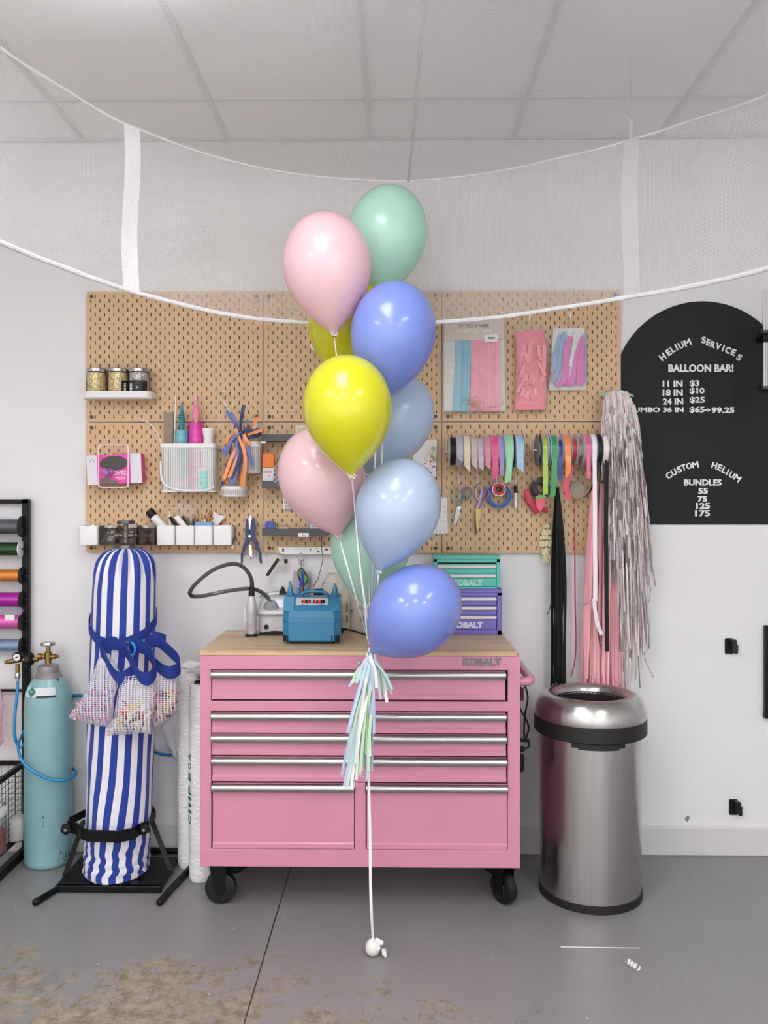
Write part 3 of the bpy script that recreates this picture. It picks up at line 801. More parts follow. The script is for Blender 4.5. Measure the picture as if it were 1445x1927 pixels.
for sgn, xs in ((-1, (533, 537, 541.5)), (1, (623.5, 628.5, 633, 637.5))):
    for i, x in enumerate(xs):
        y = IY + (0.012 if (x < 536 or x > 635) else 0.004)
        vt.box(W(x - .7, 1200, IY).x, W(x + .7, 1200, IY).x, IY + 0.001, y + 0.02, iz(1208), iz(1196))
part('vent_slots', vt, gap_m, inf)
# control panel on the slope
un = Vector((1, 0, 0)); up = (pf1 - pf0).normalized(); nn = un.cross(up)
def on_panel(mb, u0, v0, u1, v1, d=0.001, mi=0):
    o = pf0 + up * 0.004
    hh = (pf1 - pf0).length - 0.006; ww = hw * 1.10
    c = o + un * ((u0 + u1) / 2 - 0.5) * ww + up * (v0 + v1) / 2 * hh
    mb.obox(c + nn * d / 2, un, nn, up, (u1 - u0) / 2 * ww, d / 2, (v1 - v0) / 2 * hh, 0, mi); return o, ww, hh
pn = MB(); on_panel(pn, 0, 0, 1, 1, 0.0015)
pl = part('control_panel', pn, mat('panel_silver', '#b9c4d2', 0.35, 0.2), inf, 'silver control panel')
dm = MB(); on_panel(dm, 0.17, 0.56, 0.46, 0.84, 0.0022); on_panel(dm, 0.53, 0.56, 0.90, 0.84, 0.0022)
part('display', dm, mat('display_black', '#2a1416', 0.2), pl)
dg = MB(); o = pf0 + up * 0.004; hh = (pf1 - pf0).length - 0.006; ww = hw * 1.10
for s, u0, u1 in (('3', .20, .29), ('1', .37, .40), ('9', .56, .65), ('9', .68, .77)):
    letters(dg, s, o + un * (u0 - .5) * ww + up * 0.59 * hh + nn * 0.0023, un, up, (u1 - u0) * ww, 0.22 * hh, 0.0004, 0.02)
part('digits', dg, mat('digits_red', '#ff3038', 0.4, emit=0.9), pl, smooth=False)
ic = MB()
for u, v in ((.19, .38), (.30, .38), (.18, .16), (.29, .16), (.74, .40), (.80, .40), (.62, .22)): on_panel(ic, u, v, u + .07, v + .09, 0.0019)
part('button_marks', ic, mat('mark_blue', '#2b5f9e', 0.5), pl)
hd = MB().tube(smooth_path([(cxi - hw * .46, cyi + 0.02, pf1.z - 0.004), (cxi - hw * .38, cyi + 0.02, ztop + 0.006), (cxi - hw * .2, cyi + 0.02, ztop + 0.013), (cxi + hw * .25, cyi + 0.02, ztop + 0.013), (cxi + hw * .45, cyi + 0.02, ztop + 0.006), (cxi + hw * .54, cyi + 0.02, pf1.z - 0.004)], 5), 0.0065, 10)
part('carry_handle', hd, blue, inf)
for s, px in ((-1, 545.5), (1, 630)):
    x = W(px, 1110, cyi).x; zt_ = iz(1098 if s < 0 else 1102)
    part('nozzle', MB().lathe([(0.017, 0), (0.017, 0.008), (0.0125, 0.011), (0.0115, 0.018), (0.0075, 0.032), (0.0045, zt_ - ztop - 0.004), (0.0032, zt_ - ztop)], (x, cyi + 0.01, ztop), seg=20), blue, inf)
cord = MB().tube(smooth_path([(cxi + hw * .97, cyi + 0.03, WT + 0.03), W(645, 1184, cyi), W(655, 1185, cyi), W(668, 1188, cyi), W(690, 1196, cyi - 0.02), W(705, 1199, cyi + 0.02), W(720, 1195, cyi + 0.14), (W(735, 1180, cyi + .2).x, -0.06, WT + 0.01)], 6), 0.0035, 8)
cord.tube([(cxi + hw * .97, cyi + 0.03, WT + 0.03), W(645, 1184, cyi), W(654, 1185, cyi)], [0.008, 0.0065, 0.0045], 8)
part('power_cord', cord, black_plastic, inf)

# blue nozzle on a brass adapter, standing behind the inflator
AY = -0.215
ad = thing('inflation_nozzle', 'dark blue balloon nozzle on a brass adapter behind the blue inflator', 'nozzle', (W(568, 1110, AY).x, AY, WT))
ax_ = W(568.5, 1110, AY).x; az = lambda py: W(568, py, AY).z
part('holder', MB().box(ax_ - 0.021, ax_ - 0.011, AY - 0.012, AY + 0.012, WT, az(1106), 0.002).box(ax_ + 0.011, ax_ + 0.021, AY - 0.012, AY + 0.012, WT, az(1106), 0.002).box(ax_ - 0.021, ax_ + 0.021, AY - 0.012, AY + 0.012, WT, az(1122), 0.002), mat('sky_blue_plastic', '#2f9ad6', 0.4), ad, 'light blue holder block')
part('adapter', MB().cyl((ax_, AY, az(1123)), (ax_, AY, az(1104)), 0.0085, seg=14), brass, ad, 'brass adapter')
part('nozzle_tip', MB().lathe([(0.012, 0), (0.012, 0.012), (0.009, 0.014), (0.009, 0.03), (0.0075, 0.036), (0.0055, 0.05), (0.004, az(1072) - az(1104))], (ax_, AY, az(1104)), seg=16), mat('navy_plastic', '#1f3f9c', 0.35), ad)

# ================================================================== SILVER BLOWER WITH HOSE
silver = mat('blower_silver', '#c2c3c6', 0.38, 0.25, coat=0.15)
SY = -0.215
sx0 = lambda px: W(px, 1150, SY).x
szz = lambda py: W(470, py, SY).z
bl = thing('air_blower', 'silver air blower with coiled black corrugated hose on the left of the worktop', 'air blower', (sx0(505), SY + 0.05, WT))
bc = Vector((sx0(520), SY + 0.055, 0))
b = MB()
hwx = M(37, SY)
def rrect(hx_, hy_, z, n=5, pw=4.0):
    out = []
    for i in range(28):
        t = 2 * math.pi * i / 28; c_, s__ = math.cos(t), math.sin(t)
        out.append((bc.x + hx_ * math.copysign(abs(c_) ** (2 / pw), c_), bc.y + hy_ * math.copysign(abs(s__) ** (2 / pw), s__), z))
    return out
loft(b, [rrect(hwx, 0.058, WT + 0.012), rrect(hwx, 0.060, szz(1160)), rrect(hwx * 1.08, 0.074, szz(1157.5)), rrect(hwx * 1.12, 0.078, szz(1153)), rrect(hwx * 1.07, 0.073, szz(1148.5)),
         rrect(hwx * 0.99, 0.060, szz(1145)), rrect(hwx * 0.96, 0.056, szz(1136), pw=3), rrect(hwx * 0.86, 0.048, szz(1126), pw=2.6), rrect(hwx * 0.62, 0.034, szz(1121), pw=2.3)])
part('body', b, silver, bl, ang=50)
part('top_ridge', MB().tube(smooth_path([(bc.x - hwx * .9, bc.y - .01, szz(1128)), (bc.x - hwx * .5, bc.y - .01, szz(1122)), (bc.x + hwx * .1, bc.y, szz(1120)), (bc.x + hwx * .8, bc.y, szz(1124))], 5), 0.012, 10), silver, bl)
dome = Vector((sx0(512), SY + 0.0, szz(1143)))
part('hose_socket', MB().lathe([(0.038, -0.02), (0.036, 0.0), (0.028, 0.010), (0.02, 0.013)], dome + Vector((0, 0.004, 0)), (0.1, -1, 0.35), 24), mat('blower_grey', '#7d7e82', 0.45), bl)
part('knob', MB().cyl((sx0(501.5), SY - 0.004, szz(1179)), (sx0(501.5), SY - 0.016, szz(1179)), 0.0098, seg=7, bev=0.002), black_plastic, bl)
part('base', MB().pprism([(486, 1193), (500, 1189), (515, 1187), (535, 1188), (548, 1191), (556, 1196), (486, 1196)], SY - 0.006, SY + 0.115), black_plastic, bl)
wx = sx0(474.5)
nz = MB().lathe([(0.0205, 0), (0.0205, szz(1176) - szz(1191)), (0.0212, szz(1175.5) - szz(1191)), (0.0212, szz(1153) - szz(1191)), (0.0218, szz(1152) - szz(1191)), (0.0200, szz(1137) - szz(1191)), (0.0165, szz(1128) - szz(1191)), (0.0125, szz(1121) - szz(1191))], (wx, SY - 0.015, szz(1191)), seg=24)
nz.pprism([(459, 1171), (459, 1148), (463, 1140), (467, 1136), (467, 1168)], SY - 0.02, SY - 0.01)
part('wand', nz, silver, bl)
part('wand_foot', MB().lathe([(0.027, 0), (0.025, 0.006), (0.021, szz(1191) - WT)], (wx, SY - 0.015, WT), seg=20), black_plastic, bl)
part('collar', MB().lathe([(0.0125, 0), (0.0125, 0.016), (0.011, 0.019), (0.011, 0.035)], (wx, SY - 0.015, szz(1121)), seg=16), black_plastic, bl)
hp = [(474, 1105, SY - .015), (473.5, 1093), (468, 1079), (456, 1066), (440, 1061), (422, 1064), (402, 1072), (382, 1086), (365, 1102), (357.5, 1114), (360, 1121), (372, 1122.5), (394, 1119), (423, 1113), (450, 1109), (470, 1108, SY + .012), (485, 1111, SY + .02), (499, 1120, SY + .02), (510, 1134, SY + .005), (517, 1147, SY + .0), (522, 1158, SY - .015)]
hpts = ppath(hp, SY - 0.005, 26)
part('hose', MB().tube(hpts, [0.0078 + (0.0013 if i % 2 else -0.0008) for i in range(len(hpts))], 12), mat('hose_black', '#6e6e6e', 0.35, 0.3), bl, 'dark corrugated hose', ang=80)
part('back_handle', MB().pprism([(522, 1135), (526, 1112), (530, 1104), (534, 1106), (537, 1114), (541, 1115), (541, 1135)], SY + 0.03, SY + 0.045), black_plastic, bl)

# ================================================================== STAINLESS TRASH CAN
k = NT('brushed_steel'); tc = k.n('TexCoord'); mp = k.n('Mapping'); mp.inputs['Scale'].default_value = (1, 1, 0.012); k.l(tc.outputs['Object'], mp.inputs['Vector'])
no = k.n('TexNoise', i_Scale=220.0, i_Detail=3.0); k.l(mp.outputs[0], no.inputs['Vector'])
k.l(k.ramp(no.outputs['Fac'], [(0.3, '#b4b1af'), (0.7, '#c0bdbb')]), k.b.inputs['Base Color']); k.b.inputs['Metallic'].default_value = 1; k.b.inputs['Roughness'].default_value = 0.28
k.b.inputs['Anisotropic'].default_value = 0.55
tg = k.n('Tangent', direction_type='RADIAL', axis='Z'); k.l(tg.outputs[0], k.b.inputs['Tangent']); k.b.inputs['Anisotropic Rotation'].default_value = 0.25
steel = k.m
TC = Vector((W(1110, 1500, -0.345).x, -0.345, 0))
can = thing('trash_can', 'round brushed stainless steel trash can with open domed lid and black rims', 'trash can', TC)
part('body', MB().lathe([(0.192, 0.028), (0.194, 0.03), (0.194, 0.66)], TC, seg=64), steel, can)
part('base_ring', MB().lathe([(0.190, 0), (0.198, 0.002), (0.1975, 0.030), (0.192, 0.0315)], TC, seg=64), mat('can_black', '#141415', 0.55), can, 'black base ring')
part('rim_band', MB().lathe([(0.190, 0.632), (0.212, 0.630), (0.2155, 0.634), (0.2145, 0.688), (0.211, 0.690)], TC, seg=64), mat('can_black', '#141415', 0.55), can, 'black rim band')
part('lid', MB().lathe([(0.2125, 0.6895), (0.2135, 0.694), (0.212, 0.715), (0.206, 0.738), (0.196, 0.757), (0.181, 0.771), (0.164, 0.778), (0.149, 0.777), (0.137, 0.770), (0.129, 0.758), (0.127, 0.745)], TC, seg=72, caps=False), steel, can, 'domed steel lid')
part('liner', MB().lathe([(0.1275, 0.752), (0.126, 0.70), (0.15, 0.66), (0.15, 0.12)], TC, seg=48, caps=False).lathe([(0.15, 0.115), (0.15, 0.12)], TC, seg=48), mat('liner_black', '#1a1718', 0.85), can)
tb = MB()
def tabp(a, r, z): return TC + Vector((r * math.sin(a), -r * math.cos(a), z))
for i in range(8):
    a0, a1 = -0.56 + 0.125 * i, -0.56 + 0.125 * (i + 1); za = 0.606 + (0.006 if i in (0, 7) else 0)
    v = [tabp(a, r, z) for a in (a0, a1) for r in (0.18, 0.205) for z in (za, 0.632)]
    tb.add(v, [(0, 1, 3, 2), (4, 6, 7, 5), (2, 3, 7, 6), (0, 2, 6, 4), (0, 4, 5, 1)])
part('finger_tab', tb, mat('can_black', '#141415', 0.55), can, smooth=False)

# ================================================================== BALLOONS
def latex(name, color, tr=0.28):
    k = NT(name); k.b.inputs['Base Color'].default_value = lin(color); k.b.inputs['Roughness'].default_value = 0.30
    k.b.inputs['Coat Weight'].default_value = 0.8; k.b.inputs['Coat Roughness'].default_value = 0.07; k.b.inputs['Coat IOR'].default_value = 1.45
    tl = k.n('BsdfTranslucent'); tl.inputs[0].default_value = lin(color)
    mx = k.n('MixShader'); mx.inputs[0].default_value = tr; k.l(k.b.outputs[0], mx.inputs[1]); k.l(tl.outputs[0], mx.inputs[2]); k.l(mx.outputs[0], k.out.inputs[0]); return k.m
LX = {'mint': latex('latex_mint', '#c3efdb'), 'pink': latex('latex_pink', '#fad6db'), 'blue': latex('latex_periwinkle', '#8398e4', 0.2),
      'yellow': latex('latex_yellow', '#dedd16', 0.2), 'sky': latex('latex_light_blue', '#c2d6ed'), 'white': latex('latex_white', '#f1efe6', 0.15)}
KN = {'mint': mat('knot_mint', '#7fc4a5', .4), 'pink': mat('knot_pink', '#d9657c', .4), 'blue': mat('knot_blue', '#33529e', .4), 'yellow': mat('knot_yellow', '#b5b40e', .4), 'sky': mat('knot_sky', '#5f89bd', .4)}
GY = -0.85
GATHER = W(697, 1222, GY)
def balloon(kind, top, knot, wpx, Y, label, ribbon=None, kY=None, curl=False, amax=0.43):
    T, Kn = W(top[0], top[1], Y), W(knot[0], knot[1], Y if kY is None else kY)
    ax = (T - Kn).normalized(); L = (T - Kn).length; Rm = M(wpx, Y) / 2
    t = thing('balloon', label, 'balloon', Kn, 'balloons of the bouquet')
    prof = []; a = amax * L; n = 44
    neck = 0.006
    for i in range(n + 1):
        h = i / n
        if h < 0.60:                                    # from knot up to the widest place
            u = 1 - h / 0.60; r = Rm * (1 - u ** 2.05) ** 0.93; z = (L - a) * (1 - u)
            r = max(r, neck * (1 - 0.1 * h))
        else:
            q = (h - 0.60) / 0.40 * math.pi / 2; r = Rm * math.cos(q); z = (L - a) + a * math.sin(q)
        prof.append((max(r, 0.0004), z))
    part('envelope', MB().lathe(prof, Kn, ax, 56), LX[kind], t, ang=180)
    kb = MB().lathe([(0.0062, 0.006), (0.0045, 0.0), (0.0035, -0.003), (0.006, -0.006), (0.0075, -0.009), (0.0065, -0.0095), (0.0030, -0.006)], Kn, ax, 14)
    part('knot', kb, KN[kind], t)
    if ribbon:
        k0 = Kn - ax * 0.004; mid = k0.lerp(GATHER, 0.5) + Vector((R.uniform(-.006, .006), R.uniform(-.01, .01), -0.004))
        pts = smooth_path([k0, k0.lerp(mid, 0.4) + Vector((0, -0.004, 0)), mid, mid.lerp(GATHER, .6), GATHER + Vector((R.uniform(-.004, .004), 0, 0))], 6)
        tw = R.uniform(0, 3)
        wd = [(math.cos(tw + i * .16), math.sin(tw + i * .16), 0) for i in range(len(pts))]
        rb = MB().strip(pts, 0.0055, wd, 0.0003)
        bow = [k0 + Vector((0.0095 * math.cos(q) + 0.002, -0.006, 0.0045 * math.sin(2 * q))) for q in [x * .5 for x in range(13)]]
        rb.strip(bow, 0.004, (0, 0.6, 0.8), 0.0003)
        if curl:
            cc = [k0 + Vector((-0.02 + 0.0032 * i, -0.008, 0.004 + 0.006 * math.sin(i * 0.9))) for i in range(12)]
            rb.strip(smooth_path(cc, 3), 0.004, (0.3, 0.8, 0.4), 0.0003)
        solo('balloon_ribbon', rb, ribbon_white, ribbon, 'ribbon', 'white ribbons of the balloon bouquet')
    return t
balloon('mint', (742, 350), (711, 560), 150, -0.61, 'large mint green balloon at the very top of the bouquet', 'white ribbon running down from the topmost mint balloon')
balloon('pink', (606, 400), (628, 628), 167, -0.86, 'pale pink balloon at the upper left, in front of the mint one', 'white ribbon tied to the upper pale pink balloon', curl=True)
balloon('yellow', (664, 512), (640, 722), 150, -0.565, 'yellow balloon half hidden behind the pink and the periwinkle balloon', 'white ribbon tied to the half hidden rear yellow balloon')
balloon('blue', (752, 530), (724, 752), 161, -0.89, 'upper periwinkle balloon under the mint one, beside the pink', 'white ribbon tied to the upper periwinkle balloon')
balloon('sky', (783, 712), (690, 892), 141, -0.60, 'pale blue balloon half hidden behind the yellow balloon, right of it', 'white ribbon tied to the half hidden rear pale blue balloon')
balloon('pink', (577, 806), (637, 1008), 160, -0.74, 'lower pink balloon hanging behind the bottom of the yellow one', 'white ribbon tied to the lower pink balloon', curl=True, amax=.45)
balloon('yellow', (648, 668), (661, 895), 168, -1.02, 'bright yellow balloon in front at the middle of the bouquet', 'white ribbon tied to the bright front yellow balloon', curl=True)
balloon('mint', (706, 930), (687, 1138), 152, -0.60, 'lower mint green balloon behind the front pale blue balloon', 'white ribbon tied to the lower mint balloon')
balloon('sky', (776, 866), (713, 1074), 160, -0.90, 'pale blue balloon in front, just above the lowest balloon', 'white ribbon tied to the front pale blue balloon')
balloon('blue', (848, 1085), (698, 1228), 166, -0.92, 'lowest periwinkle balloon leaning to the right over the worktop edge', kY=-0.87, amax=.45)

# tassel tail below the gathering point
tl = thing('tassel_tail', 'tissue tassel tail of pale blue, green and white strips below the balloons', 'tassel', GATHER)
cols = [mat('tissue_blue', '#b9cbe0', .7), mat('tissue_green', '#b9d8b4', .7), mat('tissue_white', '#e9e7e4', .7), mat('tissue_lilac', '#c4cadf', .7), mat('tissue_mint', '#b7d6d2', .7)]
ends = []
for lev, (y0, y1, xa, xb, n) in enumerate(((1226, 1395, 650, 704, 12), (1240, 1440, 652, 700, 11), (1290, 1485, 643, 682, 11), (1330, 1470, 684, 701, 5), (1226, 1320, 708, 740, 8), (1228, 1300, 655, 690, 5), (1235, 1360, 690, 706, 5))):
    for i in range(n):
        x1 = xa + (xb - xa) * (i + .5) / n + R.uniform(-3, 3); ye = y1 - abs((i + .5) / n - .45) * 46 + R.uniform(-14, 10)
        ends.append((690 + R.uniform(-4, 8) if lev < 2 or lev > 3 else 684 + R.uniform(-4, 8), y0 + R.uniform(-2, 6), x1, ye, lev))
R.shuffle(ends)
for x0, y0, x1, y1, lev in ends[:60]:
    m = R.choice(cols); d = -0.870 - R.uniform(0, 0.045)
    top = W(x0 + 5, y0, -0.865); mx = (x0 + 5) * .35 + x1 * .65; 
    pts = smooth_path([top, W(x0 + 4 + (x1 - x0) * .22 + R.uniform(-3, 3), y0 + (y1 - y0) * .16, d), W(mx + R.uniform(-3, 3), y0 + (y1 - y0) * .55, d), W(x1, y1, d - R.uniform(-.006, .008))], 4)
    aa = R.uniform(-.7, .7)
    n = len(pts); part('tissue_strip', MB().strip(pts, [0.003 + 0.0075 * min(1, i / (n * .35)) for i in range(n)], (math.cos(aa), math.sin(aa), R.uniform(-.1, .1)), 0.0004), m, tl)
part('tie', MB().lathe([(0.004, -0.012), (0.007, -0.006), (0.007, 0.004), (0.004, 0.008)], GATHER + Vector((0, -0.004, 0)), (0.1, 0, 1), 12), ribbon_white, tl)

# balloon weight and its ribbon
WC = onz(701, 1801, 0.0)
wt_ = thing('balloon_weight', 'small white water-filled balloon weight on the floor holding the bouquet ribbon', 'balloon weight', WC)
wc = WC + Vector((0, 0.012, 0.030))
part('weight', MB().lathe([(0.0006, 0), (0.012, 0.0018), (0.0205, 0.007), (0.0245, 0.016), (0.0255, 0.025), (0.0245, 0.034), (0.021, 0.043), (0.0145, 0.0505), (0.006, 0.0545), (0.0035, 0.056)], WC + Vector((0, 0.012, 0)), (0.02, 0, 1), 28,
     wob=lambda t, h: 1 + (0.05 * math.sin(t * 9) if h > 0.045 else 0)), LX['white'], wt_)
wtop = wc + Vector((0.001, 0, 0.026))
rp = smooth_path([GATHER + Vector((0, -.02, -0.005)), W(697, 1330, -0.868), W(694, 1450, -0.868), W(696, 1560, -0.866), W(697, 1660, -0.864), W(699, 1720, -0.862), wtop], 8)
part('ribbon', MB().strip(rp, 0.0092, [(math.cos(.5 * math.sin(i * .09)), math.sin(.5 * math.sin(i * .09)), 0) for i in range(len(rp))], 0.0004), ribbon_white, wt_)
cm = MB()
def coil(c, ax, r, turns, pitch, w):
    u, v, a = frame(ax); pts = []; wd = []
    for i in range(int(turns * 12) + 1):
        t = i / 12 * 2 * math.pi; pts.append(Vector(c) + u * r * math.cos(t) + v * r * math.sin(t) + a * pitch * i / 12); wd.append(a)
    cm.strip(pts, w, wd, 0.0004)
coil(wtop + Vector((0.006, -0.004, -0.002)), (1, 0, -0.5), 0.0085, 5, 0.0055, 0.005)
coil(wtop + Vector((0.012, -0.008, -0.012)), (0.5, -0.3, -1), 0.007, 3, 0.006, 0.005)
coil(Vector((WC.x + 0.038, WC.y - 0.004, 0.028)), (0.1, -0.1, -1), 0.0075, 3, 0.007, 0.0065)
cm.strip(smooth_path([wtop, wtop + Vector((-.006, 0, .012)), wtop + Vector((-.012, 0, .010)), wtop + Vector((-.014, 0, .002))], 4), 0.002, (0, 1, 0), 0.0003)
part('curls', cm, ribbon_white, wt_)

# bits on the floor
cm = MB(); c0 = onz(1180, 1808, 0.012); c1 = onz(1201, 1822, 0.010); coil(c0, c1 - c0, 0.0095, 3.6, (c1 - c0).length / 3.6, 0.007)
for p in cm.v: p.z = max(p.z, 0.0008)
solo('ribbon_curl', cm, ribbon_white, 'white curled ribbon scrap lying on the grey floor near the trash can', 'ribbon scrap')
solo('string', MB().tube([onz(1055 + 149 * i / 12, 1781.7 + 2.2 * i / 12, 0.0012) for i in range(13)], 0.0011, 6), ribbon_white, 'straight white string lying on the grey floor in front of the trash can', 'string')

# ================================================================== LEFT: CYLINDERS
def valve(t, c, m, handle_m, side=-1, h=0.06, hr=0.026):
    """tank valve: neck, body block, side outlets, spindle and fluted handwheel"""
    x, y, z = c
    part('valve', MB().cyl((x, y, z), (x, y, z + h * .35), 0.0125, seg=16).cyl((x, y, z + h * .30), (x, y, z + h * .8), 0.0155, seg=14, bev=0.002).cyl((x - 0.038, y, z + h * .5), (x + 0.034, y, z + h * .5), 0.0105, seg=12, bev=0.0015)
         .ball((x + 0.040, y, z + h * .5), 0.008, 10, 6).cyl((x, y, z + h * .8), (x, y, z + h * 1.25), 0.0095, seg=12).cyl((x - 0.045, y, z + h * .5), (x - 0.025, y, z + h * .5), 0.0135, seg=14, bev=0.002), m, t)
    w = MB().lathe([(0.006, -0.004), (hr * .7, -0.004), (hr, -0.006), (hr * 1.05, 0), (hr, 0.007), (hr * .7, 0.004), (0.006, 0.006)], (x, y, z + h * 1.3), seg=36, wob=lambda q, hh: 1 + 0.05 * math.sin(q * 7))
    w.cyl((x, y, z + h * 1.2), (x, y, z + h * 1.42), 0.006, seg=10)
    part('handwheel', w, handle_m, t)
TY = -0.108; tx = W(91, 1450, TY).x; tr_ = M(43.2, TY)
tank = thing('gas_cylinder', 'scuffed pale teal gas cylinder with brass valve standing by the black rack', 'gas cylinder', (tx, TY, 0))
k = NT('tank_paint'); g = k.n('TexCoord'); no = k.n('TexNoise', i_Scale=16.0, i_Detail=8.0, i_Roughness=0.7); mp = k.n('Mapping'); mp.inputs['Scale'].default_value = (1, 1, 0.45); k.l(g.outputs['Object'], mp.inputs['Vector']); k.l(mp.outputs[0], no.inputs['Vector'])
n2 = k.n('TexNoise', i_Scale=4.0, i_Detail=4.0); k.l(g.outputs['Object'], n2.inputs['Vector'])
base = k.ramp(n2.outputs['Fac'], [(0.3, '#7ba6a9'), (0.7, '#8ab4b6')])
k.l(k.mix(k.ramp(no.outputs['Fac'], [(0.63, '#000000'), (0.655, '#ffffff')]), base, lin('#3a4648')), k.b.inputs['Base Color']); k.b.inputs['Roughness'].default_value = 0.35; k.b.inputs['Coat Weight'].default_value = 0.2
tz = lambda py: W(91, py, TY).z
part('body', MB().lathe([(tr_ * .9, 0), (tr_ * .985, 0.006), (tr_, 0.022), (tr_, tz(1330)), (tr_ * .985, tz(1316)), (tr_ * .94, tz(1303)), (tr_ * .85, tz(1291)), (tr_ * .72, tz(1281)), (tr_ * .64, tz(1276)), (tr_ * .62, tz(1274))], (tx, TY, 0), seg=48), k.m, tank, ang=60)
part('collar', MB().lathe([(0.058, tz(1274)), (0.050, tz(1267)), (0.043, tz(1264)), (0.043, tz(1254)), (0.040, tz(1252)), (0.024, tz(1250)), (0.016, tz(1248))], (tx, TY, 0), seg=32), mat('collar_grey', '#8d8787', .5, .3), tank, 'grey neck collar')
valve(tank, (tx, TY, tz(1250)), brass, chrome, h=0.066, hr=0.028)
# shoulder label
def on_tank(c, r, a0, a1, z0, z1, n=8, lift=0.0012, rz=None):
    return MB().grid(lambda a, b: Vector((c[0] + (rz(z0 + (z1 - z0) * b) if rz else r) * math.sin(a0 + (a1 - a0) * a), c[1] - (rz(z0 + (z1 - z0) * b) if rz else r) * math.cos(a0 + (a1 - a0) * a), z0 + (z1 - z0) * b)), n, 6)
def shoulder(z):
    P = [(tz(1330), 1.0), (tz(1316), .985), (tz(1303), .94), (tz(1291), .85), (tz(1281), .72)]
    for (a, ra), (b, rb) in zip(P, P[1:]):
        if a <= z <= b: return tr_ * (ra + (rb - ra) * (z - a) / (b - a)) + 0.002
    return tr_ + 0.002
part('label', on_tank((tx, TY), 0, -0.85, 0.72, tz(1304), tz(1287), 16, rz=shoulder), mat('label_white', '#d3d8d8', .5), tank, 'white warning label')
part('label_stripe', on_tank((tx, TY), 0, -0.15, 0.72, tz(1304), tz(1300.5), 12, rz=lambda z: shoulder(z) + .0008), ink, tank)
dz = tz(1294)
dm = MB()
c_ = Vector((tx + (shoulder(dz) + .004) * math.sin(-.42), TY - (shoulder(dz) + .004) * math.cos(-.42), dz)); u_ = Vector((math.cos(-.42), math.sin(-.42), 0)); v_ = Vector((0, .45, .9)).normalized(); q = M(9.5, TY)
dm.prism([c_ + u_ * q, c_ + v_ * q, c_ - u_ * q, c_ - v_ * q], (0, 0.002, 0)); part('hazard_diamond', dm, mat('hazard_green', '#147a63', .5), tank, 'green diamond hazard sign')
fl = MB(); letters(fl, 'NON-FLAMMABLE', c_ - u_ * q * .6 + v_ * q * -.08 + u_.cross(v_) * 0.0003, u_, v_, q * 1.2, q * .25, .0004); letters(fl, '2', c_ - u_ * q * .08 - v_ * q * .62 + u_.cross(v_) * 0.0003, u_, v_, q * .18, q * .3, .0004); part('hazard_text', fl, paper_white, tank, smooth=False)
# regulator
RY = TY - 0.005; rz_ = tz(1250) + 0.033
rg = thing('pressure_regulator', 'brass pressure regulator with round gauge and black handwheel on the teal cylinder', 'regulator', (W(40, 1240, RY).x, RY, rz_))
g0 = lambda px, py=1241, d=0: W(px, py, RY - d)
part('body', MB().cyl(g0(72), g0(30), 0.006, seg=10).cyl(g0(72), g0(63), 0.0105, seg=6).cyl(g0(48), g0(38), 0.007, seg=10).cyl(g0(42), g0(13, 1246), 0.0105, seg=14, bev=0.002).cyl(g0(13, 1246), g0(9, 1246.5), 0.007, seg=10).cyl(g0(33, 1250), g0(33, 1265), 0.009, seg=10), brass, rg)
part('handwheel', MB().lathe([(0.012, 0), (0.027, 0.003), (0.030, 0.010), (0.030, 0.018), (0.020, 0.030), (0.012, 0.032)], g0(49), (1, 0, 0), 28, wob=lambda q, h: 1 + .07 * math.sin(q * 6)), black_plastic, rg)
ga = g0(31.5, 1237, .012)
gg = part('gauge', MB().lathe([(0.018, 0), (0.0205, 0.002), (0.0205, 0.018), (0.018, 0.021)], ga + Vector((0, 0.02, 0)), (0, -1, 0), 28), black_plastic, rg)
part('dial', MB().cyl(ga + Vector((0, -.0005, 0)), ga + Vector((0, -.0022, 0)), 0.015, seg=24), paper_white, gg)
part('needle', MB().obox(ga + Vector((0, -.003, 0)), (1, 0, .5), (0, 1, 0), (-.5, 0, 1), 0.010, 0.0005, 0.0012).cyl(ga + Vector((0, -.002, 0)), ga + Vector((0, -.004, 0)), 0.003, seg=10), ink, gg)
part('coupler', MB().lathe([(0.010, 0), (0.0115, 0.004), (0.0115, 0.022), (0.009, 0.026)], g0(33, 1277), (0, 0, 1), 16).cyl(g0(33, 1283), g0(33, 1276), 0.006, seg=12), chrome, rg)
# blue hose winding round the cylinder and away behind the striped one
hs = [W(33, 1282, RY), W(32, 1310, RY - .01), W(28, 1345, RY - .02), W(28, 1385, RY - .03), W(36, 1406, RY - .01), W(46, 1400, RY + .01), W(50, 1390, -0.006)]
hs2 = [W(47, 1374, -.05), W(40, 1386, -.10), W(35, 1400, -.17), W(36, 1418, -.21), W(46, 1438, -.228), W(70, 1456, -.232), W(100, 1468, -.232), W(126, 1467, -.21), W(141, 1459, -.16), W(143, 1451, -.12), W(138, 1447, -.06)]
hose_m = mat('hose_blue', '#0f7fb5', .3, coat=.2)
solo('gas_hose', MB().tube(smooth_path(hs, 7), 0.0062, 10).tube(smooth_path(hs2, 7), 0.0062, 10).tube(smooth_path([W(118, 1308, -.011), W(140, 1309, -.011), W(165, 1312, -.011), W(230, 1340, -.011), W(280, 1405, -.011), W(298, 1417, -.011), W(318, 1421, -.011), W(345, 1419, -.011)], 7), 0.0062, 10),
     hose_m, 'blue gas hose looping around the teal cylinder and off behind the striped one', 'hose')

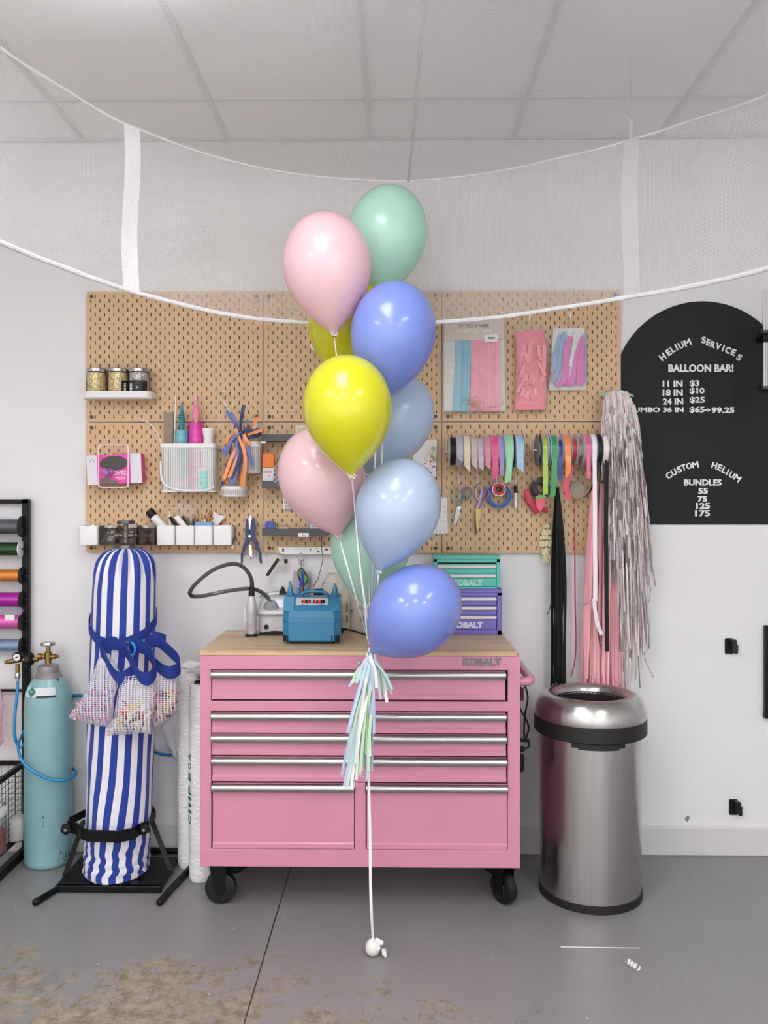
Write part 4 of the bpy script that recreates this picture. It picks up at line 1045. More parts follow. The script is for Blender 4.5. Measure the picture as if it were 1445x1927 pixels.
# ---- cylinder stand
kY = -0.27; SX = W(220, 1650, kY).x
st = thing('cylinder_stand', 'black metal cylinder stand with clamp and two splayed feet under the striped cylinder', 'cylinder stand', (SX, kY, 0))
fl_, fr_ = onz(68, 1697, 0.013), onz(301, 1697, 0.013)
bl_, br_ = Vector((fl_.x + 0.14, -0.10, 0.016)), Vector((fr_.x + 0.035, -0.12, 0.016))
part('base_frame', MB().tube(smooth_path([fl_, fl_.lerp(bl_, .35), fl_.lerp(bl_, .7) + Vector((-.004, 0, 0.004)), bl_, (bl_.x + .06, -.055, .02), (SX, -.045, .022), (br_.x - .05, -.05, .02), br_ + Vector((0.004, .01, 0.004)), br_ + Vector((.012, -.06, 0)), fr_.lerp(br_, .35) + Vector((0.006, 0, 0)), fr_], 6), 0.0125, 10)
     .ball(fl_, 0.0145, 10, 8).ball(fr_, 0.0145, 10, 8), black_metal, st)
for p in st.children: 
    for v in p.data.vertices: v.co.z = max(v.co.z, 0.0)
pa, pb = onz(104, 1668, 0.026), onz(306, 1666, 0.026)
part('platform', MB().box(pa.x, pb.x, pa.y, -0.125, 0.018, 0.030, 0.002).box(pa.x, pb.x, pa.y - .004, pa.y + .014, 0.004, 0.030, 0.003), black_metal, st)
cz = W(200, 1553, -0.39).z
ul, ur = W(136, 1545, -.2), W(283, 1538, -.2)
part('upright', MB().obox((onz(122, 1648, .02) + W(158, 1543, -.18)) / 2, W(158, 1543, -.18) - onz(122, 1648, .02), (0, 1, 0), (1, 0, .4), (W(158, 1543, -.18) - onz(122, 1648, .02)).length / 2, 0.0035, 0.013, 0.001), black_metal, st)
part('upright', MB().obox((onz(323, 1642, .02) + W(282, 1535, -.2)) / 2, W(282, 1535, -.2) - onz(323, 1642, .02), (0, 1, 0), (1, 0, -.4), (W(282, 1535, -.2) - onz(323, 1642, .02)).length / 2, 0.0035, 0.013, 0.001), black_metal, st)
# clamp jaw: a bent band in front of the cylinder and a back plate
jaw = []
for px, py, Y in ((128, 1562, -.33), (146, 1560, -.36), (153, 1566, -.40), (166, 1564, -.425), (214, 1562, -.43), (222, 1568, -.435), (252, 1561, -.40), (262, 1556, -.36), (280, 1560, -.33)):
    p = W(px, py, Y); jaw.append((p.x, p.y))
jz = W(200, 1574, -.43).z
part('clamp_jaw', MB().strip([(x, y, jz) for x, y in jaw], 0.045, (0, 0, 1), 0.005), black_metal, st, smooth=False)
back = [(jaw[0][0], -.315)] + [(SX + .150 * math.cos(a), kY + .15 * math.sin(a)) for a in (2.9, 2.4, 1.9, 1.57, 1.2, .7, .2)] + [(jaw[-1][0], -.315)]
part('clamp_back', MB().strip([(x, min(y, -.122), jz + .014) for x, y in back], 0.030, (0, 0, 1), 0.004), black_metal, st, smooth=False)
for px, Y in ((124, -.335), (271, -.345)):
    c = W(px, 1561, Y - .02)
    kb = part('clamp_knob', MB().lathe([(0.012, 0), (0.021, 0.002), (0.022, 0.010), (0.019, 0.016), (0.008, 0.018)], c + Vector((0, .012, 0)), (0, -1, 0), 30, wob=lambda q, h: 1 + .10 * math.sin(q * 5)).cyl(c + Vector((0, .05, 0)), c, 0.006, seg=10), black_plastic, st)
    part('bolt_head', MB().cyl(c + Vector((0, -.005, 0)), c + Vector((0, -.008, 0)), 0.006, seg=10), chrome, kb)
# ---- striped covered cylinder
k = NT('striped_cloth'); tc = k.n('TexCoord'); sx = k.n('SeparateXYZ'); k.l(tc.outputs['UV'], sx.inputs[0])
f = k.math('FRACT', sx.outputs[0])
d = k.math('GREATER_THAN', f, 0.5)
k.l(k.mix(d, lin('#e6e5ea'), lin('#183690')), k.b.inputs['Base Color']); k.b.inputs['Roughness'].default_value = 0.75; k.b.inputs['Sheen Weight'].default_value = 0.15
cloth = k.m; navy_cloth = mat('navy_webbing', '#1d3687', .8)
CCY = -0.262
prof = [(1031.5, 237, 21), (1036, 237, 33), (1044, 236.5, 43), (1056, 236, 50.5), (1072, 235.5, 55), (1090, 235, 57.5), (1112, 234, 58.5), (1150, 233, 58.8), (1185, 232, 59), (1210, 231, 59.3), (1260, 230, 60), (1320, 229, 60.5), (1368, 228, 61), (1420, 227, 61), (1470, 226.5, 60), (1520, 225, 60), (1545, 224.5, 60), (1575, 223, 59), (1595, 222, 60), (1612, 221, 58.5), (1622, 220, 61), (1630, 220, 58.8), (1637, 219.5, 61.5), (1644, 219, 59), (1650, 219, 60.5), (1655, 218.5, 58)]
# heights are taken on the cylinder's axis
rows = []
for py, cxp, rp_ in prof: c = W(cxp, py, CCY); rows.append((c.z, c.x, M(rp_, CCY)))
zmin = rows[-1][0]; rows = [(0.032 + (z - zmin) * (rows[0][0] - 0.032) / (rows[0][0] - zmin), x, r) for z, x, r in rows]
def row_at(z):
    for (a, xa, ra), (b, xb, rb) in zip(rows, rows[1:]):
        if b <= z <= a:
            t = (a - z) / (a - b + 1e-9); return xa + (xb - xa) * t, ra + (rb - ra) * t
    return rows[-1][1], rows[-1][2]
cyl_t = thing('covered_cylinder', 'tall gas cylinder wrapped in a blue and white striped cloth cover', 'gas cylinder', (SX, CCY, 0.03))
NS = 15
def cov(a, b):
    z = rows[0][0] + (rows[-1][0] - rows[0][0]) * b; x, r = row_at(z); t = a * 2 * math.pi
    g_ = max(0, (z - 1.20) / 0.13); r *= 1 + 0.13 * g_ * math.sin(t * 17 + 2 * math.sin(t * 3))                 # gathers under the collar
    lw_ = max(0, (0.30 - z) / 0.27); r *= 1 + lw_ * (0.018 * math.sin(t * 5 + z * 60) + 0.022 * math.sin(z * 190 + 1.6 * math.sin(t * 2 + 1)))
    mid = max(0, 1 - abs(z - 0.55) / 0.5); r *= 1 + mid * 0.012 * math.sin(t * 7 + z * 16)
    return Vector((x + r * math.sin(t), CCY - r * math.cos(t), z))
def covuv(a, b):
    z = rows[0][0] + (rows[-1][0] - rows[0][0]) * b; t = a * 2 * math.pi
    lo = max(0, (0.92 - z)); wv = 0.10 * math.sin(z * 9 + t * 2) * min(1, lo * 2) + (0.16 * math.sin(z * 46 + 2 * t) + .1 * math.sin(z * 140)) * max(0, (0.26 - z) / .26)
    return (a * NS + 0.05 + lo * 1.25 + wv, b)
part('cover', MB().grid(cov, 180, 110, wrap=False, uvf=covuv).add([cov(i / 40, 0) for i in range(40)], [tuple(range(40))]), cloth, cyl_t, ang=70)
tx2, tz2 = rows[0][1], rows[0][0]
part('collar', MB().lathe([(0.036, -0.03), (0.044, -0.004), (0.043, 0.012), (0.038, 0.018), (0.022, 0.022)], (tx2, CCY, tz2), seg=28), steel_dark, cyl_t, 'grey-brown neck collar')
valve(cyl_t, (tx2, CCY, tz2 + .018), steel_dark, mat('wheel_grey', '#5d5d60', .4, .8), h=0.066, hr=0.033)
# ---- blue strap with three mesh bags
sb = thing('waist_strap', 'dark blue webbing strap tied round the striped cylinder', 'strap', (SX, CCY, 0.8))
sp_, sw_ = [], []
for a, py in ((-2.6, 1150), (-1.9, 1152), (-1.5, 1170), (-1.1, 1184), (-.6, 1199), (-.2, 1208), (.2, 1210), (.6, 1203), (1.0, 1193), (1.35, 1180), (1.6, 1172), (2.2, 1160), (2.9, 1150), (3.7, 1150)):
    z = W(232, py, CCY - .1).z; x, r = row_at(z); sp_.append(Vector((x + (r + .006) * math.sin(a), CCY - (r + .006) * math.cos(a), z)))
sp_ = smooth_path(sp_, 4)
part('webbing', MB().strip(sp_, 0.040, (0, 0, 1), 0.002), navy_cloth, sb)
part('tail', MB().strip(smooth_path([W(285, 1188, -.33), W(293, 1196, -.35), W(302, 1199, -.33), W(312, 1203, -.31)], 4), 0.034, (0, .1, 1), 0.002), navy_cloth, sb)
rgm = MB()
for px, py in ((209.5, 1199), (239, 1211), (243, 1211), (268, 1211), (271, 1211), (286, 1197)):
    c = W(px, py, CCY - .142 + abs(px - 235) * .0006); rgm.tube([c + Vector((.002 * math.sin(q), -.004 * 0, .010 * math.cos(q))) + Vector((0, .010 * math.sin(q) - .004, 0)) for q in [i * .628 for i in range(10)]], 0.0013, 6, True)
part('rings', rgm, chrome, sb)
def mesh_bag(outline, band, Y, th, fill, label, bx):
    pts = [W(x, y, Y) for x, y in outline]; t = thing('mesh_bag', label, 'mesh bag', pts[0], 'mesh bags hung on the strap')
    part('pouch', MB().pillow(outline, Y, th, rings=((0, 0), (0.05, 0.5), (0.16, 0.8), (0.4, 1.05), (0.75, 1.1))), bag_mesh, t, ang=80)
    bp_ = smooth_path([W(x, y, Y - d) for x, y, d in band], 5, True); n = len(bp_)
    part('band', MB().strip(bp_ + [bp_[0]], 0.056, [(0.0, -0.35, 1)] * (n + 1), 0.0025), navy_cloth, t, 'dark blue webbing opening')
    cxm = sum(p[0] for p in outline) / len(outline); cym = sum(p[1] for p in outline) / len(outline)
    per = [MB() for _ in fill]; rn = random.Random(bx)
    for i in range(90):
        a = rn.randrange(len(outline)); e = outline[a]; f_ = outline[(a + 1) % len(outline)]; u = rn.random(); s = rn.random() ** .6 * .82
        x = cxm + (e[0] + (f_[0] - e[0]) * u - cxm) * s; y = cym + (e[1] + (f_[1] - e[1]) * u - cym) * s
        if y < cym - 16: continue
        c = W(x, y, Y - th * (.55 - s * .4) + rn.uniform(-.01, .008)); an = rn.uniform(0, 3.14); dd = Vector((math.cos(an), rn.uniform(-.4, .4), math.sin(an)))
        per[rn.randrange(len(per))].obox(c, dd, dd.cross(Vector((0, 1, .2))), dd.cross(dd.cross(Vector((0, 1, .2)))), rn.uniform(.008, .02), rn.uniform(.003, .007), rn.uniform(.002, .005), .001)
    for m_, q in zip(fill, per):
        if q.v: part('contents', q, m_, t, kind='stuff')
cf = lambda h: mat('scrap_' + h, '#' + h, .6)
mesh_bag([(186, 1236), (205, 1228), (229, 1268), (219, 1300), (204, 1369), (186, 1366), (160, 1361), (143, 1352), (129, 1353), (131, 1345), (150, 1322), (168, 1285)],
         [(189, 1220, .025), (196, 1233, .05), (207, 1257, .065), (224, 1276, .062), (246, 1266, .05), (246, 1248, .03), (236, 1225, .004), (214, 1210, .0)], -.43, .036, [cf('cf6f9f'), cf('8fbdb4'), cf('9a93c4'), cf('d9a0bd')], 'mesh bag of pastel bits, leftmost of three on the striped cylinder', 3)
mesh_bag([(232, 1258), (262, 1275), (292, 1272), (294, 1300), (288, 1345), (284, 1382), (262, 1380), (225, 1383), (198, 1385), (202, 1378), (214, 1350), (220, 1310)],
         [(243, 1222, .02), (248, 1245, .055), (262, 1272, .07), (280, 1277, .065), (292, 1262, .04), (290, 1240, .02), (276, 1222, .004), (256, 1216, .0)], -.455, .040, [cf('c8443f'), cf('e8e2cf'), cf('2f3550'), cf('d8c26a'), cf('cfe0dd')], 'mesh bag of multicoloured bits in the middle, hanging lowest', 5)
mesh_bag([(293, 1258), (318, 1266), (333, 1285), (337, 1320), (333, 1338), (310, 1358), (288, 1370), (284, 1340), (290, 1290)],
         [(274, 1216, .01), (283, 1235, .03), (297, 1254, .05), (318, 1266, .05), (336, 1258, .03), (336, 1243, .015), (312, 1219, .0), (292, 1205, -.004)], -.40, .034, [cf('c2565f'), cf('dccb95'), cf('2f3550'), cf('cf7f8f')], 'mesh bag of red and yellow bits, rightmost of three on the striped cylinder', 8)
solo('carabiner_loop', MB().tube(smooth_path([W(246, 1209, -.47), W(252, 1213, -.475), W(254, 1224, -.478), W(249, 1235, -.478), W(246, 1238, -.475)], 5), 0.0042, 8), mat('bright_blue', '#1f8fd8', .4), 'bright blue plastic loop clipped at the middle of the strap', 'clip')

# ================================================================== FILM ROLLS BEHIND THE CHEST
k = NT('shrink_film'); tc = k.n('TexCoord'); mp = k.n('Mapping'); mp.inputs['Scale'].default_value = (1, 1, 2.2); k.l(tc.outputs['Object'], mp.inputs['Vector']); no = k.n('TexNoise', i_Scale=22.0, i_Detail=6.0, i_Distortion=1.2); k.l(mp.outputs[0], no.inputs['Vector'])
bp = k.n('Bump', i_Strength=0.45, i_Distance=0.02); k.l(no.outputs['Fac'], bp.inputs['Height']); k.l(bp.outputs[0], k.b.inputs['Normal']); k.b.inputs['Base Color'].default_value = lin('#f3f2f2'); k.b.inputs['Roughness'].default_value = 0.3
film = k.m
def roll(px, y0, y1, rp_, Y, label, core):
    c = W(px, 1450, Y); r = M(rp_, Y); zt2 = W(px, y0, Y).z
    t = thing('film_roll', label, 'film roll', (c.x, Y, 0), 'film rolls'); rr = random.Random(int(px))
    wob = lambda q, h: 1 + 0.025 * math.sin(q * 3 + h * 30) + 0.02 * math.sin(q * 5 - h * 47)
    part('wrap', MB().lathe([(r * .93, 0.001)] + [(r * (1 + rr.uniform(-.02, .02)), 0.008 + (zt2 - .012) * i / 34) for i in range(34)] + [(r * .97, zt2 - .003), (r * .55, zt2)], (c.x, Y, 0), seg=28, wob=wob, caps=not core), film, t, ang=70)
    if core: part('core', MB().lathe([(r * .62, zt2 - .03), (r * .62, zt2 + .006), (r * .50, zt2 + .006), (r * .50, zt2 - .05), (.001, zt2 - .05)], (c.x, Y, 0), seg=28, caps=False), mat('core_black', '#1d1d1e', .7), t, 'black hollow core')
    return t, c, r
t, c, r = roll(380, 1285, 1656, 23.5, -0.255, 'white film roll with green lettering standing left of the pink chest', True)
gl = MB()
for s, p0, p1 in (('C', 1545, 1528), ('III', 1524, 1494), ('P', 1490, 1473), ('E', 1464, 1449), ('O', 1443, 1430), ('A', 1426, 1413)):
    z0_, z1_ = W(370, p0, -.25).z, W(370, p1, -.25).z; a = -0.95
    o_ = Vector((c.x + (r + .003) * math.sin(a + .22), c.y - (r + .003) * math.cos(a + .22), z0_))
    letters(gl, s, o_, (0, 0, 1), (-math.cos(a), -math.sin(a), 0), z1_ - z0_, 0.026, 0.0006, 0.01)
part('lettering', gl, mat('print_green', '#1f7a5c', .5), t, smooth=False)
roll(356, 1262, 1632, 21, -0.14, 'crumpled white plastic-wrapped roll behind the lettered film roll', False)
def hm(pts, Y, th, m, name, label, cat, **kw): return solo(name, MB().pillow(pts, Y, th, noise=.35, **kw), m, label, cat, ang=80)
hm([(333, 1262), (340, 1248), (356, 1243), (372, 1245), (392, 1252), (394, 1268), (372, 1272), (350, 1268), (340, 1276)], -.15, .03, film, 'plastic_sheet', 'crumpled white plastic sheet bunched on top of the wrapped roll', 'plastic sheet')
hm([(303, 1368), (322, 1350), (340, 1330), (344, 1420), (338, 1438), (326, 1424), (312, 1398)], -.10, .02, milky_white, 'plastic_bag', 'translucent plastic bag sagging between striped cylinder and film rolls', 'plastic bag')

# ================================================================== ON THE PEGBOARD, LEFT
B0 = PZ - 0.0008                               # just in front of the boards
def pill_outline(x0, y0, x1, y1, r, Y, n=4):
    a, b = W(x0, y1, Y), W(x1, y0, Y); r = M(r, Y); out = []
    for cx, cz, s in ((b.x - r, b.z - r, 0), (a.x + r, b.z - r, 90), (a.x + r, a.z + r, 180), (b.x - r, a.z + r, 270)):
        for i in range(n + 1):
            t = math.radians(s + 90 * i / n); out.append(Vector((cx + r * math.cos(t), Y, cz + r * math.sin(t))))
    return out
# jar shelf
JY = -0.113
js = thing('wall_shelf', 'small white shelf with rounded corners holding three glitter jars', 'shelf', W(221, 750, B0))
def tray(x0, x1, y0, y1, Yf, th=0.002, rc=0.03):
    a, b = W(x0, y1, Yf), W(x1, y0, Yf); z0, z1 = a.z, b.z; xs0, xs1 = a.x, b.x
    pl = [(xs0, B0)] + [(xs0 + rc - rc * math.cos(t), Yf + rc - rc * math.sin(t)) for t in [i * .2618 for i in range(7)]] + [(xs1 - rc + rc * math.sin(t), Yf + rc - rc * math.cos(t)) for t in [i * .2618 for i in range(7)]] + [(xs1, B0)]
    mb = MB(); n = len(pl)
    inn = []
    cxm = (xs0 + xs1) / 2
    for x, y in pl: inn.append((x + (th if x < cxm else -th), min(y + th, B0)))
    vs = [(x, y, z) for x, y in pl for z in (z0, z1)] + [(x, y, z) for x, y in inn for z in (z0, z1)]
    fs = []
    for i in range(n - 1):
        o = 2 * i; q = 2 * n + o
        fs += [(o, o + 2, o + 3, o + 1), (q, q + 1, q + 3, q + 2), (o + 1, o + 3, q + 3, q + 1), (o, q, q + 2, o + 2)]
    mb.add(vs, fs)
    fl = MB().prism([(x, y, z0 + 0.002) for x, y in pl], (0, 0, 0.002))
    return mb, fl, z0 + 0.004
w_, f_, jz0 = tray(154, 283, 735.5, 750, JY)
part('rim', w_, white_plastic, js); part('tray', f_, white_plastic, js)
part('bracket', MB().box(W(178, 750, -.03).x - .002, W(178, 750, -.03).x + .002, -.04, -.018, W(178, 757, -.03).z, jz0 - .002), white_metal, js)
def glitter(name, a, b, c):
    k = NT(name); tc = k.n('TexCoord'); vo = k.n('TexVoronoi', i_Scale=260.0); k.l(tc.outputs['Object'], vo.inputs['Vector'])
    sp = k.n('SeparateColor'); k.l(vo.outputs['Color'], sp.inputs[0]); k.l(k.ramp(sp.outputs[0], [(0.1, a), (0.5, b), (0.95, c)]), k.b.inputs['Base Color'])
    k.b.inputs['Metallic'].default_value = 0.2; k.b.inputs['Roughness'].default_value = 0.35
    bp = k.n('Bump', i_Strength=0.7, i_Distance=0.004); k.l(sp.outputs[1], bp.inputs['Height']); k.l(bp.outputs[0], k.b.inputs['Normal']); return k.m
gold, silv = glitter('gold_flakes', '#a9853f', '#e2c67c', '#fff6cf'), glitter('silver_flakes', '#807a78', '#c0b9b6', '#f4f0ee')
jcx = [182, 222.5, 262]; jy = -0.066
lbl_black = mat('label_black', '#18181a', .45)
for i, (px, m, lab) in enumerate(zip(jcx, (gold, gold, silv), ('jar of gold flakes with silver lid at the left end of the white shelf', 'jar of gold flakes with silver lid, middle of three on the shelf', 'jar of silver flakes with black label, right of the two gold jars'))):
    c = W(px, 735, jy); c.z = jz0; r = M(18.8, jy); h = W(px, 701, jy).z - jz0
    t = thing('glitter_jar', lab, 'jar', c, 'glitter jars on the white shelf')
    part('flakes', MB().lathe([(r * .90, .002), (r * .95, .005), (r * .95, h - .004), (r * .85, h - .001)], c, seg=32), m, t)
    part('glass', MB().lathe([(r * .95, 0), (r, .003), (r, h - .006), (r * .95, h)], c, seg=36), clear_box, t)
    part('lid', MB().lathe([(r * 1.0, h), (r * 1.03, h + .001), (r * 1.03, h + .013), (r * .98, h + .0155), (r * .2, h + .016)], c, seg=40), mat('lid_aluminium', '#b5b4b4', .25, 1), t, 'silver screw lid')
    aa = {0: (-1.5, -1.0), 1: (.62, 1.45), 2: (-.98, 1.15)}[i]
    part('label', on_tank((c.x, c.y), r + .0008, aa[0], aa[1], c.z + .002, c.z + h * .66, 16), lbl_black, t)
    bc = {1: (.86, 1.12), 2: (-.80, -.42)}.get(i)
    if bc:
        bm = MB(); n_ = 11
        for q in range(n_):
            z_ = c.z + h * (.12 + .46 * q / n_); g_ = on_tank((c.x, c.y), r + .0016, bc[0], bc[1], z_, z_ + h * (.018 + .012 * (q % 3)), 4); bm.add(g_.v, g_.f)
        part('barcode', bm, paper_white, t)
    if i == 2:
        lt = MB(); a0 = Vector((c.x - .002, c.y - r * .985, c.z + h * .36)); letters(lt, 'Silver', a0 + Vector((0.002, -.002, 0)), (1, .25, 0), (0, 0, 1), .018, .008, .0005, .02); part('lettering', lt, paper_white, t, smooth=False)

# glove box in its wire holder
GYf = -0.105
gx = thing('glove_box', 'pink and white cardboard box of gloves with an oval opening', 'glove box', W(220, 916, GYf))
ur_ = Vector((math.cos(.045), 0.055, math.sin(.045))).normalized(); uz_ = Vector((-math.sin(.045), 0.0, math.cos(.045))); uy_ = uz_.cross(ur_)
g0_ = W(164.8, 913, GYf); wl, hl = M(102, GYf), M(56, GYf)
cb_ = g0_ + ur_ * wl / 2 + uz_ * hl / 2 + uy_ * 0.033
part('box', MB().obox(cb_, ur_, uy_, uz_, wl / 2, 0.033, hl / 2, 0.001), mat('card_pink', '#e0489f', .5), gx)
fr_m = -0.0006
def face(mb, u0, v0, u1, v1, d=0.0006): 
    o = g0_ - uy_ * d; mb.add([o + ur_ * wl * u0 + uz_ * hl * v0, o + ur_ * wl * u1 + uz_ * hl * v0, o + ur_ * wl * u1 + uz_ * hl * v1, o + ur_ * wl * u0 + uz_ * hl * v1], [(0, 1, 2, 3)]); return mb
for u0_, u1_ in ((0, .19), (.80, 1)): part('white_panel', face(MB(), u0_, 0, u1_, 1), mat('card_white', '#dad9de', .5), gx, smooth=False)
el = [(.50 + .26 * math.cos(i * .2618), .70 + .25 * math.sin(i * .2618)) for i in range(24)]
part('opening', MB().add([g0_ - uy_ * .001 + ur_ * wl * u + uz_ * hl * v for u, v in el], [tuple(range(24))]), mat('opening_dark', '#55504d', .9), gx)
gt = MB(); letters(gt, 'GLOVES', g0_ - uy_ * .0012 + ur_ * wl * .36 + uz_ * hl * .30, ur_, uz_, wl * .36, hl * .14, .0004, .01)
for u0_, u1_, v0_ in ((.52, .70, .20), (.56, .70, .14)): face(gt, u0_, v0_, u1_, v0_ + .03, .0012)
part('lettering', gt, paper_white, gx, smooth=False)
lg = MB(); cc_ = g0_ - uy_ * .001 + ur_ * wl * .10 + uz_ * hl * .80
lg.tube([cc_ + ur_ * .008 * math.cos(q) + uz_ * .008 * math.sin(q) for q in [i * .42 - .6 for i in range(12)]], .0014, 6)
part('emblem', lg, mat('print_grey', '#a5a2ab', .6), gx)
part('glove', MB().pillow([(191, 890), (196, 879), (203, 883), (209, 881), (214, 886), (211, 893), (205, 898), (198, 895)], GYf - .006, .009, noise=.5), mat('nitrile_lilac', '#b46fb8', .5), gx, 'crumpled lilac glove poking out')
part('torn_flap', MB().pprism([(188, 911), (191, 901), (200, 897), (214, 904), (222, 905), (222, 911)], GYf - .003, GYf - .0022), mat('card_grey', '#6d6460', .8), gx)
wh = thing('wire_holder', 'white wire holder gripping the pink glove box', 'wire holder', W(213, 917, GYf))
o_ = pill_outline(185.5, 837.5, 241, 917, 6, GYf - .008)
part('hoop', MB().tube(o_, .0024, 8, True), white_metal, wh)
for px in (186, 241): part('prong', MB().tube([W(px, 915, GYf - .008), W(px, 917, GYf), W(px, 917, -.03), W(px, 907, -.0225), W(px, 905, -.012)], .0022, 8), white_metal, wh)

# white mesh basket and what is in it
KY = -0.125
bk = thing('mesh_basket', 'white wire mesh basket holding hand pumps, hung below the jar shelf', 'basket', W(352, 926, -.08))
x0, x1 = W(299.5, 835, KY).x, W(405, 835, KY).x; zt_, zb_ = W(352, 834.5, KY).z, W(352, 926, KY).z
def rloop(inset, z, Yb=-.027, r=.018, n=5, dx=0.0):
    X0, X1, Y0_, Y1_ = x0 + inset + dx, x1 - inset - dx, KY + inset, Yb; out = []
    for cx, cy, s in ((X1 - r, Y1_ - r, 0), (X0 + r, Y1_ - r, 90), (X0 + r, Y0_ + r, 180), (X1 - r, Y0_ + r, 270)):
        for i in range(n + 1):
            t = math.radians(s + 90 * i / n); out.append(Vector((cx + r * math.cos(t), cy + r * math.sin(t), z)))
    return out
def shell(loops, mb=None):
    mb = mb or MB(); n = len(loops[0]); mb.add([p for l in loops for p in l], [(j * n + i, j * n + (i + 1) % n, (j + 1) * n + (i + 1) % n, (j + 1) * n + i) for j in range(len(loops) - 1) for i in range(n)]); return mb
part('mesh_wall', shell([rloop(.003 + .004 * (1 - q), zb_ + .004 + (zt_ - zb_ - .008) * q) for q in (0, .25, .5, .75, 1)]).add(rloop(.006, zb_ + .004), [tuple(range(24))]), basket_mesh, bk)
part('rim', shell([rloop(0, zt_ - .018), rloop(-.001, zt_ - .002), rloop(.001, zt_), rloop(.004, zt_), rloop(.004, zt_ - .018), rloop(0, zt_ - .018)]), white_plastic, bk)
part('base_frame', MB().tube(rloop(.006, zb_ + .003), .0035, 8, True).tube(smooth_path([W(302.5, 868, KY - .001), W(304, 898, KY - .001), W(312, 913, KY - .001), W(330, 921, KY - .001), W(355, 923.5, KY - .001), W(390, 922, KY - .001), W(403, 915, KY - .001)], 5), .0045, 8), white_plastic, bk)
bz = zb_ + .008
def bellows(x, Y, z0, z1, r, n=12):
    pr = []
    for i in range(n):
        t = i / n; e = r * (math.sin(math.pi * (.18 + .8 * t)) ** .7); z = z0 + (z1 - z0) * .78 * t
        pr += [(e * .74, z), (e, z + (z1 - z0) * .78 * .35 / n), (e, z + (z1 - z0) * .78 * .6 / n)]
    pr += [(r * .42, z0 + (z1 - z0) * .80), (r * .32, z0 + (z1 - z0) * .9), (r * .18, z1)]
    return pr
def pump(px, Y, ybody, ytop, rb, cb, ct, label, cname, lean=0.0):
    x = W(px, 830, Y).x; t = thing('hand_pump', label, 'hand pump', (x, Y, bz), 'balloon hand pumps in the basket')
    z1 = W(px, ybody, Y).z; z2 = W(px, ytop, Y).z
    pr = [(rb * .96, bz)]
    n = 9
    for i in range(n): z = bz + (z1 - bz) * i / n; d = (z1 - bz) / n; pr += [(rb * .965, z + d * .1), (rb, z + d * .3), (rb, z + d * .8), (rb * .965, z + d * .95)]
    pr += [(rb * 1.06, z1 - .007), (rb * 1.06, z1), (rb * .6, z1 + .002)]
    part('barrel', MB().lathe([(r, z) for r, z in pr], (x, Y, 0), seg=28), mat(cname + '_barrel', cb, .35, coat=.2), t)
    part('plunger', MB().lathe(bellows(x, Y, z1 + .001, z2, rb * .50), (x, Y, 0), seg=22), mat(cname + '_plunger', ct, .4), t)
pump(342, -.062, 810, 757, M(13.2, -.06), '#6aa9b3', '#3f8d9c', 'teal hand pump standing in the white mesh basket', 'teal_pump')
pump(369, -.066, 796, 742, M(13.6, -.06), '#d0359c', '#ef9ab8', 'magenta and pink hand pump, taller one in the white mesh basket', 'magenta_pump')
wc_ = Vector((W(392, 830, -.07).x, -.07, 0))
solo('white_funnel', MB().lathe([(M(10.5, -.07), bz + .04), (M(9.5, -.07), W(392, 832, -.07).z), (M(9.4, -.07), W(392, 822, -.07).z), (M(11.8, -.07), W(392, 808, -.07).z), (M(11.2, -.07), W(392, 806.5, -.07).z), (M(4, -.07), W(392, 806, -.07).z)], wc_, seg=28), white_plastic, 'white flared plastic tube at the right end of the mesh basket', 'plastic tube')
solo('flat_sleeve', MB().pbox(308, 776, 325.5, 920, -.045, -.043).pprism([(309, 777), (324, 775.5), (324.5, 779), (309, 779)], -.046, -.043), mat('sleeve_taupe', '#8f7f6e', .6), 'flat taupe plastic sleeve standing at the left of the mesh basket', 'sleeve')
solo('white_rod', MB().cyl(W(326, 920, -.085), W(330.5, 746, -.05), .0032, seg=10), white_plastic, 'thin white rod standing tallest in the mesh basket', 'rod')
solo('clear_tube', MB().tube(ppath([(305, 850), (304, 838), (301, 826), (292, 809), (278, 795), (262, 787)], -.09, 6), [.0038] * 14 + [.003] * 30 if False else .0028, 8), mat('clear_tubing', '#d9d3cc', .2), 'thin clear bent tubing sticking out left of the mesh basket', 'tubing')
solo('small_valve', MB().lathe([(.004, 0), (.005, .004), (.0035, .012), (.0035, .022)], W(302.5, 834, -.1), seg=12), mat('clear_tubing', '#d9d3cc', .2), 'small clear plastic valve at the left rim of the mesh basket', 'valve')
bt = thing('glitter_bottle', 'small bottle with white cap and pale teal glitter inside the mesh basket', 'bottle', W(386, 915, -.095))
bx_ = W(386, 900, -.095)
part('body', MB().lathe([(M(12, -.095), bz), (M(13, -.095), bz + .004), (M(13, -.095), W(386, 884, -.095).z)], (bx_.x, bx_.y, 0), seg=24), mat('glitter_teal', '#a9dcd8', .4, var=.3, var_scale=120), bt)
part('pink_top', MB().lathe([(M(13, -.095), W(386, 884, -.095).z), (M(13, -.095), W(386, 881, -.095).z), (M(7, -.095), W(386, 878, -.095).z)], (bx_.x, bx_.y, 0), seg=24), mat('glitter_pink', '#e9c4cb', .5), bt)
part('neck', MB().lathe([(M(6.5, -.095), W(386, 879, -.095).z), (M(6, -.095), W(386, 850, -.095).z)], (bx_.x, bx_.y, 0), seg=18), mat('neck_pink', '#d99fb2', .5), bt)
part('cap', MB().lathe([(M(10, -.095), W(386, 850, -.095).z), (M(10, -.095), W(386, 838, -.095).z), (M(8.5, -.095), W(386, 836, -.095).z)], (bx_.x, bx_.y, 0), seg=22), white_plastic, bt)
cm = MB()
for i in range(3): coil(W(336, 912 - 2 * i, -.10), W(372, 901 - 3 * i, -.10) - W(336, 912, -.10), .008, 5, .016, .007)
solo('curled_ribbon', cm, mat('ribbon_pink', '#dc8fae', .4), 'pink curled ribbon at the bottom of the mesh basket', 'ribbon')

